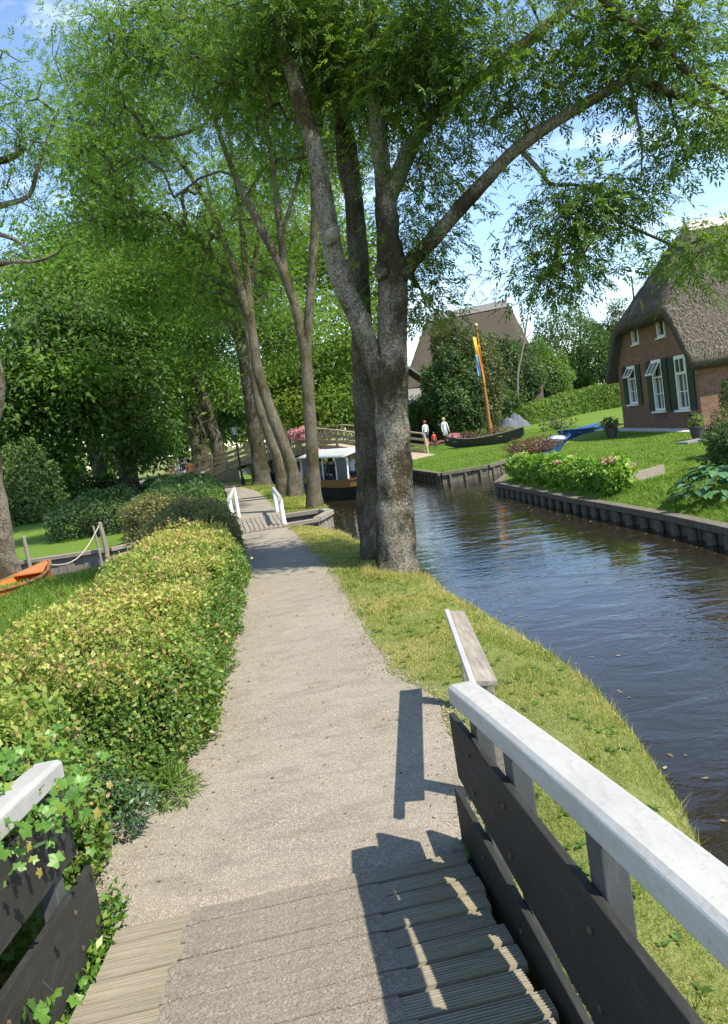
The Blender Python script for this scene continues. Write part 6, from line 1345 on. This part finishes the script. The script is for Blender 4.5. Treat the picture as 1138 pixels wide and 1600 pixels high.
# orange boat bow in the ditch
a = atz(52, 917, -0.05); b = atz(103, 893, -0.05); c = (a+b)/2; rz = math.atan2(a[1]-b[1], a[0]-b[0])
ob = empty('orange_boat', (float(a[0])-0.45, float(a[1])+0.1, WZ-0.02), 'orange wooden boat bow tied up in the ditch', 'boat', rz=math.atan2(b[1]-a[1], b[0]-a[0])+math.pi)
mm = MB(); prof = hull_mesh(mm, 3.4, 1.0, 0.48, 0.12, 0.25, 0.7); mm.build('hull', M['orange'], ob, local=True); gunwale(3, 1, prof, M['varnish'], ob, r=0.035)
mm = MB(); mm.prism([(-1.60, -0.05, 0.60), (-0.7, -0.33, 0.515), (-0.7, 0.33, 0.515), (-1.60, 0.05, 0.60)], (0, 0, 0), (0, 0, 0.03)); mm.build('fore_deck', M['orange'], ob, local=True)

# mooring posts and rope
def post(label, p, h, r=0.05, lean=(0.0, 0.0)):
    o = empty('mooring_post', (p[0], p[1], p[2]), label, 'post', 'mooring posts along the ditch'); mm = MB(); mm.tube([(p[0], p[1], p[2]-0.7), (p[0]+lean[0]*0.5, p[1]+lean[1]*0.5, p[2]+h*0.5), (p[0]+lean[0], p[1]+lean[1], p[2]+h)], [r, r, r*0.85], 9); mm.build('shaft', M['grey_wood'], o)
    mm = MB(); mm.lathe((p[0]+lean[0], p[1]+lean[1], p[2]+h), [(r*0.85, 0), (r*0.5, 0.02), (0.0, 0.025)], 9); mm.build('top', M['grey_wood'], o); return o
p1 = atz(168, 864, 0.02); p2 = atz(46, 880, 0.02); post('thick weathered mooring post overgrown with twigs beside the hedge', p1, 0.78, 0.06, (-0.04, 0)); post('thin mooring post near the left trunk', p2, 0.70, 0.05)
p3 = p1+np.array([-0.14, -0.1, 0]); post('slim leaning stick next to the thick mooring post', p3, 0.72, 0.03, (-0.04, 0))
t0 = p1+np.array([-0.05, -0.05, 0.72]); t1 = np.array([ob.location.x+1.6*math.cos(ob.rotation_euler.z)*-1, ob.location.y-1.6*math.sin(ob.rotation_euler.z), 0.16])
pts = [t0+(t1-t0)*k/10+np.array([0, 0, -0.35*math.sin(math.pi*k/10)]) for k in range(11)]
mm = MB(); mm.tube(pts, 0.014, 6); tag(mm.build('mooring_rope', M['rope']), 'pale slack rope from the mooring post to the orange boat', 'rope')

# tour boat
tb = empty('tour_boat', (-0.5, 29.4, WZ-0.06), 'tour boat with grey canvas canopy and wooden side passing under the trees', 'boat', rz=math.atan2(26.5-33.4, 0.0+2.3)+math.pi)
mm = MB(); prof = hull_mesh(mm, 7.4, 1.95, 0.66, 0.10, 0.2, 0.82, ends=0.80, pointy=3.0); mm.build('hull', M['hull_dark'], tb, local=True)
for s in (-1, 1):
    mm = MB()
    for (x, w_, z0, z1), (x2, w2, _, z2) in zip(prof[:-1], prof[1:]): mm.bar((x, s*(w_+0.012), z1-0.10), (x2, s*(w2+0.012), z2-0.10), 0.03, 0.24)
    mm.build('strake', M['varnish'], tb, local=True)
    mm = MB()
    for (x, w_, z0, z1), (x2, w2, _, z2) in zip(prof[:-1], prof[1:]): mm.bar((x, s*w_, z1+0.05), (x2, s*w2, z2+0.05), 0.10, 0.05)
    mm.build('gunwale', M['varnish'], tb, local=True)
xs_ = 3.72
mm = MB(); mm.box((xs_, 0, 0.40), (0.05, 1.62, 0.78)); mm.build('transom', M['hull_grey'], tb, local=True)
for yy in (-0.62, -0.36, -0.1): 
    mm = MB(); mm.tube([(xs_+0.06, yy, 0.74), (xs_+0.07, yy+0.05, 0.45), (xs_+0.06, yy-0.02, 0.2)], 0.035, 8); mm.build('fender_rope', M['hull_dark'], tb, local=True)
mm = MB(); mm.box((xs_+0.14, 0.42, 0.42), (0.22, 0.42, 0.75)); mm.build('outboard_motor', M['canvas_dark'], tb, local=True, bevel=0.06)
for s in (-1, 1):
    for x in (3.5, 1.8, 0.2, -1.6, -3.0):
        mm = MB(); mm.bar((x, s*0.86, 0.70), (x-0.04, s*0.80, 1.62), 0.09 if x > 3 else 0.045, 0.09 if x > 3 else 0.045, (1, 0, 0)); mm.build('canopy_post', M['white'], tb, local=True)
    for x0, x1 in ((2.55, 3.3), (-2.9, -1.75)):
        mm = MB(); mm.box(((x0+x1)/2, s*0.84, 1.16), (x1-x0, 0.02, 0.8)); mm.build('side_curtain', M['canvas_dark'], tb, local=True)
V, F = [], []
xs2 = np.linspace(-3.3, 3.75, 15)
for i, x in enumerate(xs2):
    for j in range(9):
        s = -1+2*j/8; V.append((x, s*1.0, 1.60+0.20*(1-abs(s)**1.6)-0.03*math.cos(i*math.pi)*(1-abs(s))))
for i in range(14):
    for j in range(8): F.append((i*9+j, i*9+j+1, (i+1)*9+j+1, (i+1)*9+j))
o = link('canopy', np_mesh('canopy', V, F, True), M['canvas'], tb, origin=(0, 0, 0)); o.modifiers.new('solid', 'SOLIDIFY').thickness = 0.02
V, F = [], []
for j in range(13):
    s = -1+2*j/12; V += [(3.76+0.02*math.sin(j*2.1), s*0.99, 1.60+0.20*(1-abs(s)**1.6)), (3.79+0.04*math.sin(j*2.1), s*0.99, 1.42+0.10*math.sin(abs(s)*3.1))]
for j in range(12): F.append((2*j, 2*j+2, 2*j+3, 2*j+1))
o = link('canopy_flap', np_mesh('canopy_flap', V, F, True), M['canvas'], tb, origin=(0, 0, 0)); o.modifiers.new('solid', 'SOLIDIFY').thickness = 0.015
mm = MB(); mm.box((3.0, 0, 0.62), (0.5, 1.5, 0.08)); mm.build('stern_bench', M['varnish'], tb, local=True)
for x in (1.5, 0.2, -1.1): mm = MB(); mm.box((x, 0, 0.60), (0.4, 1.5, 0.07)); mm.build('bench', M['varnish'], tb, local=True)
mm = MB(); mm.bar((3.55, -0.9, 0.86), (3.55, 0.9, 0.86), 0.05, 0.05); mm.build('stern_rail', M['varnish'], tb, local=True)

# small boat in the water under the bridge
sb = empty('small_boat', (-5.2, 45.5, WZ-0.03), 'small dark boat half hidden between trunks under the bridge', 'boat', rz=R(110))
mm = MB(); prof = hull_mesh(mm, 3.6, 1.2, 0.5, 0.1, 0.2); mm.build('hull', M['hull_dark'], sb, local=True); gunwale(3, 1, prof, M['blue_boat'], sb)

# ------------------------------------------------------------------ people
SKIN = paint('skin', (0.55, 0.34, 0.25), 0.6, 0.05); HAIRS = {}
def clothmat(n, c): 
    if n not in HAIRS: HAIRS[n] = paint('cloth_'+n, c, 0.85, 0.08, dirtamt=0.05)
    return HAIRS[n]
def person(label, loc, h, rz, top, legs, hair, sitting=False, arm='down', shorts=False, group=None, long_hair=False, lean=0.0, skirt=None):
    """one skinned body; colours by region; hair is a child"""
    k = h/1.75; root = empty('person', loc, label, 'person', group, rz=rz); J = {}
    def j(n, x, y, z, r, reg): J[n] = (Vector((x*k, y*k, z*k)), r*k, reg)
    hz = 0.93 if not sitting else 0.10
    j('pelvis', 0, 0, hz, 0.145, 'l'); j('waist', 0, 0.01, hz+0.16, 0.125, 't'); j('chest', 0, 0.0+lean*0.3, hz+0.38, 0.15, 't'); j('shoulder', 0, 0.0+lean*0.45, hz+0.50, 0.115, 't'); j('neck', 0, lean*0.5, hz+0.58, 0.055, 's'); j('head', 0, 0.015+lean*0.55, hz+0.685, 0.092, 's'); j('crown', 0, 0.0+lean*0.57, hz+0.78, 0.075, 's')
    E = [('pelvis', 'waist'), ('waist', 'chest'), ('chest', 'shoulder'), ('shoulder', 'neck'), ('neck', 'head'), ('head', 'crown')]
    for s, q in ((-1, 'L'), (1, 'R')):
        ly = lean*0.45
        j('sh'+q, s*0.17, ly, hz+0.47, 0.062, 't')
        if arm == 'down' or (arm == 'one' and s < 0): a = ((s*0.22, ly+0.02, hz+0.20), (s*0.24, ly+0.10, hz-0.03), (s*0.24, ly+0.13, hz-0.12))
        elif arm == 'lap': a = ((s*0.22, ly+0.08, hz+0.20), (s*0.14, ly+0.30, hz+0.12), (s*0.10, ly+0.36, hz+0.11))
        else: a = ((s*0.24, ly+0.08, hz+0.24), (s*0.18, ly+0.30, hz+0.30), (s*0.14, ly+0.38, hz+0.34))
        j('el'+q, *a[0], 0.043, 't'); j('wr'+q, *a[1], 0.033, 's'); j('hd'+q, *a[2], 0.04, 's'); E += [('shoulder', 'sh'+q), ('sh'+q, 'el'+q), ('el'+q, 'wr'+q), ('wr'+q, 'hd'+q)]
        if sitting: b = ((s*0.10, 0.05, hz, 0.10), (s*0.12, 0.45, hz+0.02, 0.065), (s*0.12, 0.48, hz-0.38, 0.045), (s*0.12, 0.60, hz-0.42, 0.04))
        else: b = ((s*0.09, 0, hz-0.08, 0.10), (s*0.10, 0.03+0.06*s, 0.50, 0.066), (s*0.105, -0.02+0.10*s, 0.09, 0.042), (s*0.12, 0.11+0.10*s, 0.035, 0.04))
        j('hp'+q, *b[0], 'l'); j('kn'+q, *b[1], 'l'); j('an'+q, *b[2], 's' if shorts else 'l'); j('ft'+q, *b[3], 'f'); E += [('pelvis', 'hp'+q), ('hp'+q, 'kn'+q), ('kn'+q, 'an'+q), ('an'+q, 'ft'+q)]
    ks = list(J); ix = {n: i for i, n in enumerate(ks)}; me = bpy.data.meshes.new('body'); me.from_pydata([J[n][0] for n in ks], [(ix[a], ix[b]) for a, b in E], [])
    o = bpy.data.objects.new('body_cage', me); col.objects.link(o); md = o.modifiers.new('skin', 'SKIN'); md.use_smooth_shade = True; o.modifiers.new('sub', 'SUBSURF').levels = 1
    for i, n in enumerate(ks): v = me.skin_vertices[0].data[i]; v.radius = (J[n][1], J[n][1]*(0.72 if n in ('waist', 'chest', 'shoulder', 'pelvis') else 1.0)); v.use_root = n == 'pelvis'
    dg = bpy.context.evaluated_depsgraph_get(); m2 = bpy.data.meshes.new_from_object(o.evaluated_get(dg)); bpy.data.objects.remove(o)
    segs = [(J[a][0], J[b][0], J[b][2] if J[a][2] != 'l' or J[b][2] == 'l' else J[b][2]) for a, b in E]; mats = {'s': 0, 't': 1, 'l': 2, 'f': 3}
    A_ = np.array([s[0] for s in segs]); B_ = np.array([s[1] for s in segs]); reg = []
    for pl in m2.polygons:
        c = np.array(pl.center); d = B_-A_; t = np.clip(((c-A_)*d).sum(1)/((d*d).sum(1)+1e-9), 0, 1); i = int(np.argmin(np.linalg.norm(c-(A_+t[:, None]*d), axis=1)))
        a, b = E[i]; ra, rb_ = J[a][2], J[b][2]; g = ra if t[i] < (0.5 if (ra, rb_) != ('l', 's') else 0.35) else rb_
        if shorts and b[:2] == 'an' : g = 's'
        if shorts and b[:2] == 'kn' and t[i] > 0.72: g = 's'
        if b[:2] == 'wr' and t[i] < 0.4: g = 't'
        reg.append(mats[g])
    m2.materials.clear(); m2.name = 'body'
    for mt in (SKIN, clothmat(*top), clothmat(*legs), clothmat('shoe', (0.06, 0.05, 0.05))): m2.materials.append(mt)
    m2.polygons.foreach_set('material_index', reg); m2.polygons.foreach_set('use_smooth', [True]*len(reg))
    ob_ = link('body', m2, None, root, origin=(0, 0, 0))
    hp = J['head'][0]; mm = MB(); prof = [(0.05, -0.06), (0.105, -0.02), (0.115, 0.04), (0.10, 0.10), (0.06, 0.15), (0.0, 0.165)]
    mm.lathe(hp+Vector((0, -0.022*k, -0.01*k)), [(a*k, b*k) for a, b in prof], 14)
    if long_hair: mm.lathe(hp+Vector((0, -0.07*k, -0.22*k)), [(0.03*k, 0), (0.075*k, 0.06*k), (0.09*k, 0.2*k), (0.06*k, 0.3*k)], 10)
    mm.build('hair', clothmat(*hair), root, smooth=True, local=True)
    return root
BRN, DRK, BLD, GRY = ('hair_brown', (0.12, 0.06, 0.03)), ('hair_dark', (0.02, 0.017, 0.015)), ('hair_blond', (0.45, 0.32, 0.16)), ('hair_grey', (0.5, 0.48, 0.45))
# on the lawn
q = atz(669, 699, 0.1); person('person in white top and navy shorts holding a child by the hand', (q[0], q[1], 0.1), 1.72, R(30), ('white', (0.7, 0.7, 0.68)), ('navy', (0.02, 0.04, 0.14)), ('hair_red', (0.25, 0.06, 0.03)), shorts=True, group='walkers on the lawn')
q2 = atz(681, 702, 0.1); person('small child in a bright red shirt beside the person in shorts', (q2[0], q2[1], 0.1), 1.02, R(10), ('red', (0.75, 0.08, 0.04)), ('darkgrey', (0.06, 0.06, 0.06)), BRN, group='walkers on the lawn')
q = atz(698, 690, 0.1); person('person in pale shirt and light jeans standing by the red blanket', (q[0]*0.9, q[1]*0.9, 0.1), 1.72, R(200), ('paleshirt', (0.62, 0.62, 0.6)), ('jeans', (0.32, 0.4, 0.5)), BLD, group='walkers on the lawn')
# on the path
for px, py, d, h, top, legs, hair, lab, rzd in [(303, 764, 43.5, 1.78, ('orange', (0.62, 0.25, 0.08)), ('navy2', (0.04, 0.05, 0.08)), DRK, 'person in an orange shirt walking away on the shaded path', 20), (292, 756, 49, 1.8, ('black', (0.02, 0.02, 0.025)), ('jeans2', (0.25, 0.33, 0.45)), DRK, 'person in a black top just ahead of the orange shirt', 20), (283, 752, 52, 1.78, ('whitee', (0.75, 0.75, 0.73)), ('grey', (0.2, 0.2, 0.2)), GRY, 'person in a white top in the far group on the path', 15), (297, 755, 52.5, 1.85, ('white3', (0.72, 0.74, 0.76)), ('grey3', (0.15, 0.16, 0.2)), GRY, 'person in pale blue-white shirt beside the dark trunk', 15), (273, 752, 52, 1.72, ('tan', (0.5, 0.3, 0.14)), ('tan2', (0.42, 0.27, 0.14)), BLD, 'person in a long tan coat at the hedge side of the far group', 195)]:
    q = at(px, py, d); person(lab, (float(q[0]), float(q[1]), 0.0), h, R(rzd), top, legs, hair, group='walkers on the path')
# in the boat: positions in the boat's own frame
def seat(u, v_, z): 
    c0, s0 = math.cos(tb.rotation_euler.z), math.sin(tb.rotation_euler.z); return (tb.location.x+u*c0-v_*s0, tb.location.y+u*s0+v_*c0, tb.location.z+z)
rb0 = tb.rotation_euler.z
for u, v_, top, hair, lab, rr in [(3.0, 0.40, ('dkgrey', (0.10, 0.10, 0.11)), GRY, 'boat passenger in dark jacket and pale cap with back turned at the stern', 90), (2.95, -0.35, ('purple', (0.22, 0.17, 0.3)), ('hair_pink', (0.6, 0.35, 0.35)), 'boat passenger in purple jacket at the stern', 90), (1.55, 0.45, ('teal', (0.1, 0.2, 0.24)), DRK, 'boat passenger in dark clothes under the canopy', 80), (1.5, -0.45, ('redvest', (0.45, 0.08, 0.05)), BRN, 'boat passenger with a red vest in the middle of the boat', 95), (0.3, -0.42, ('white4', (0.7, 0.7, 0.7)), BLD, 'boat passenger in white farther under the canopy', 90), (0.25, 0.45, ('blk2', (0.03, 0.03, 0.035)), DRK, 'boat passenger in black farthest under the canopy', 90)]:
    person(lab, seat(u, v_, 0.66), 1.7, rb0+R(rr), top, ('trouser', (0.05, 0.06, 0.09)), hair, sitting=True, arm='lap', group='passengers of the tour boat')

# ------------------------------------------------------------------ small things on the far lawns
q = at(686, 686, 49); mm = MB(); V, F = [], []
for i in range(9):
    for jx in range(9): V.append((q[0]-0.8+0.2*i, q[1]-0.5+0.14*jx, 0.14+0.22*abs(math.sin(i*0.8+1))*abs(math.sin(jx*0.7+0.6))))
for i in range(8):
    for jx in range(8): F.append((i*9+jx, i*9+jx+1, (i+1)*9+jx+1, (i+1)*9+jx))
o = link('picnic_blanket', np_mesh('picnic_blanket', V, F, True), clothmat('darkred', (0.18, 0.05, 0.05))); o.modifiers.new('solid', 'SOLIDIFY').thickness = 0.02; tag(o, 'crumpled dark red blanket on the lawn by the bushes', 'blanket')
q = at(802, 655, 58); V, F = [], []
for i in range(11):
    for jx in range(9): u, w_ = i/10-0.5, jx/8-0.5; V.append((q[0]+u*2.6, q[1]+w_*1.6, 0.1+1.0*max(0, 1-(abs(u)*2)**2.2)*max(0, 1-(abs(w_)*2)**2.5)*(0.85+0.3*math.sin(i*1.7+jx))))
for i in range(10):
    for jx in range(8): F.append((i*9+jx, i*9+jx+1, (i+1)*9+jx+1, (i+1)*9+jx))
tag(link('tarp_covered_heap', np_mesh('tarp_covered_heap', V, F, True), M['tarp']), 'heap under a grey-blue cover at the left end of the laurel hedge', 'heap')
# dead tree
Yd = 60; dt = PT(Yd, (806, 640), (809, 590), (814, 560), (820, 530), (823, 505), (827, 482)); dt[0][2] = 0.0
make_tree('dead_tree', 'bare dead tree with a few crooked pale branches in front of the far roof', [('trunk', dt, [0.11, 0.10, 0.09, 0.075, 0.06, 0.02]), ('limb', PT(Yd, (820, 532), (812, 525), (806, 524)), [0.07, 0.05, 0.02]), ('limb', PT(Yd, (821, 522), (817, 500), (814, 484)), [0.06, 0.05, 0.02]), ('limb', PT(Yd, (822, 528), (829, 522), (833, 520)), [0.06, 0.04, 0.02]), ('limb', PT(Yd, (824, 502), (829, 494), (830, 480)), [0.05, 0.04, 0.02])], np.zeros((0, 3)), 0, M['deadwood'], M['ash'], 160, per=1, twigs=False, simple=True)
# pots by the house
def pot(label, p, s, mat, n, ls, seed, stick=False):
    q = bush('potted_plant', label, (p[0], p[1], p[2]+0.42*s+0.14*s), (0.24*s, 0.22*s, 0.20*s), n, ls, mat, seed, None, 'pot plant', 0.5, stems=True, base=p[2]+0.3*s)
    mm = MB(); mm.lathe(p, [(0.16*s, 0), (0.23*s, 0.36*s), (0.25*s, 0.36*s), (0.25*s, 0.42*s), (0.20*s, 0.42*s), (0.19*s, 0.36*s)], 14); mm.build('pot', M['terracotta'], q)
    if stick: 
        mm = MB(); mm.tube([(p[0]-0.14*s, p[1], p[2]+0.3*s), (p[0]-0.15*s, p[1], p[2]+0.78*s)], 0.03*s, 8); mm.lathe((p[0]-0.15*s, p[1], p[2]+0.74*s), [(0.05*s, 0), (0.08*s, 0.06*s), (0.05*s, 0.13*s), (0, 0.15*s)], 8); mm.build('ornament', M['black_metal'], q)
pp = atz(1091, 686, GZ); pot('dark pot with yellow-green plant at the near house corner', (float(pp[0]), float(pp[1]), GZ), 1.0, M['bright_leaf'], 220, 0.10, 171, True)
pp = atz(957, 684, GZ); pot('dark pot with spiky plant at the far house corner', (float(pp[0]), float(pp[1]), GZ), 1.0, M['brown_hedge_leaf'], 160, 0.22, 172)
mm = MB(); pp = atz(1083, 691, GZ); mm.box((float(pp[0]), float(pp[1]), GZ+0.03), (0.9, 0.5, 0.07), rz=R(20)); tag(mm.build('stone_step', M['tile'], bevel=0.01), 'flat stone slab under the pot at the near house corner', 'slab')
# flower boxes on the arched bridge
for i, (t, off, h, lab) in enumerate([(0.60, 1.12, 1.0, 'pink flower box at the crown of the arched bridge'), (0.635, 1.12, 1.02, 'pink flower box right of the bridge crown'), (0.615, 1.12, 0.62, 'lower pink flower box on the arched bridge railing'), (0.655, 1.12, 0.66, 'pale pink flower box below the bridge handrail'), (0.69, 1.35, -0.35, 'large magenta flower cluster beside the tour boat canopy')]):
    p = BP(t, off, h); q = bush('flower_box', lab, tuple(p), ((0.42, 0.24, 0.18) if i < 4 else (0.5, 0.35, 0.3)), 500, 0.09, M['pink'], 180+i, 'flower boxes on the bridge', 'flower box', 0.7, stems=False, base=-1)
    mm = MB(); mm.box((p.x, p.y, p.z-0.18), (0.8, 0.22, 0.2), rz=math.atan2(bt.y, bt.x)); mm.build('box', M['grey_wood'], q)
bush('waterside_plant', 'bright green reeds between the bridge end and the boat canopy', tuple(BP(0.77, 1.3, -0.6)), (1.1, 0.6, 0.5), 1600, 0.22, M['bright_leaf'], 190, cat='reeds', wl=0.14, stems=False, base=-0.4)
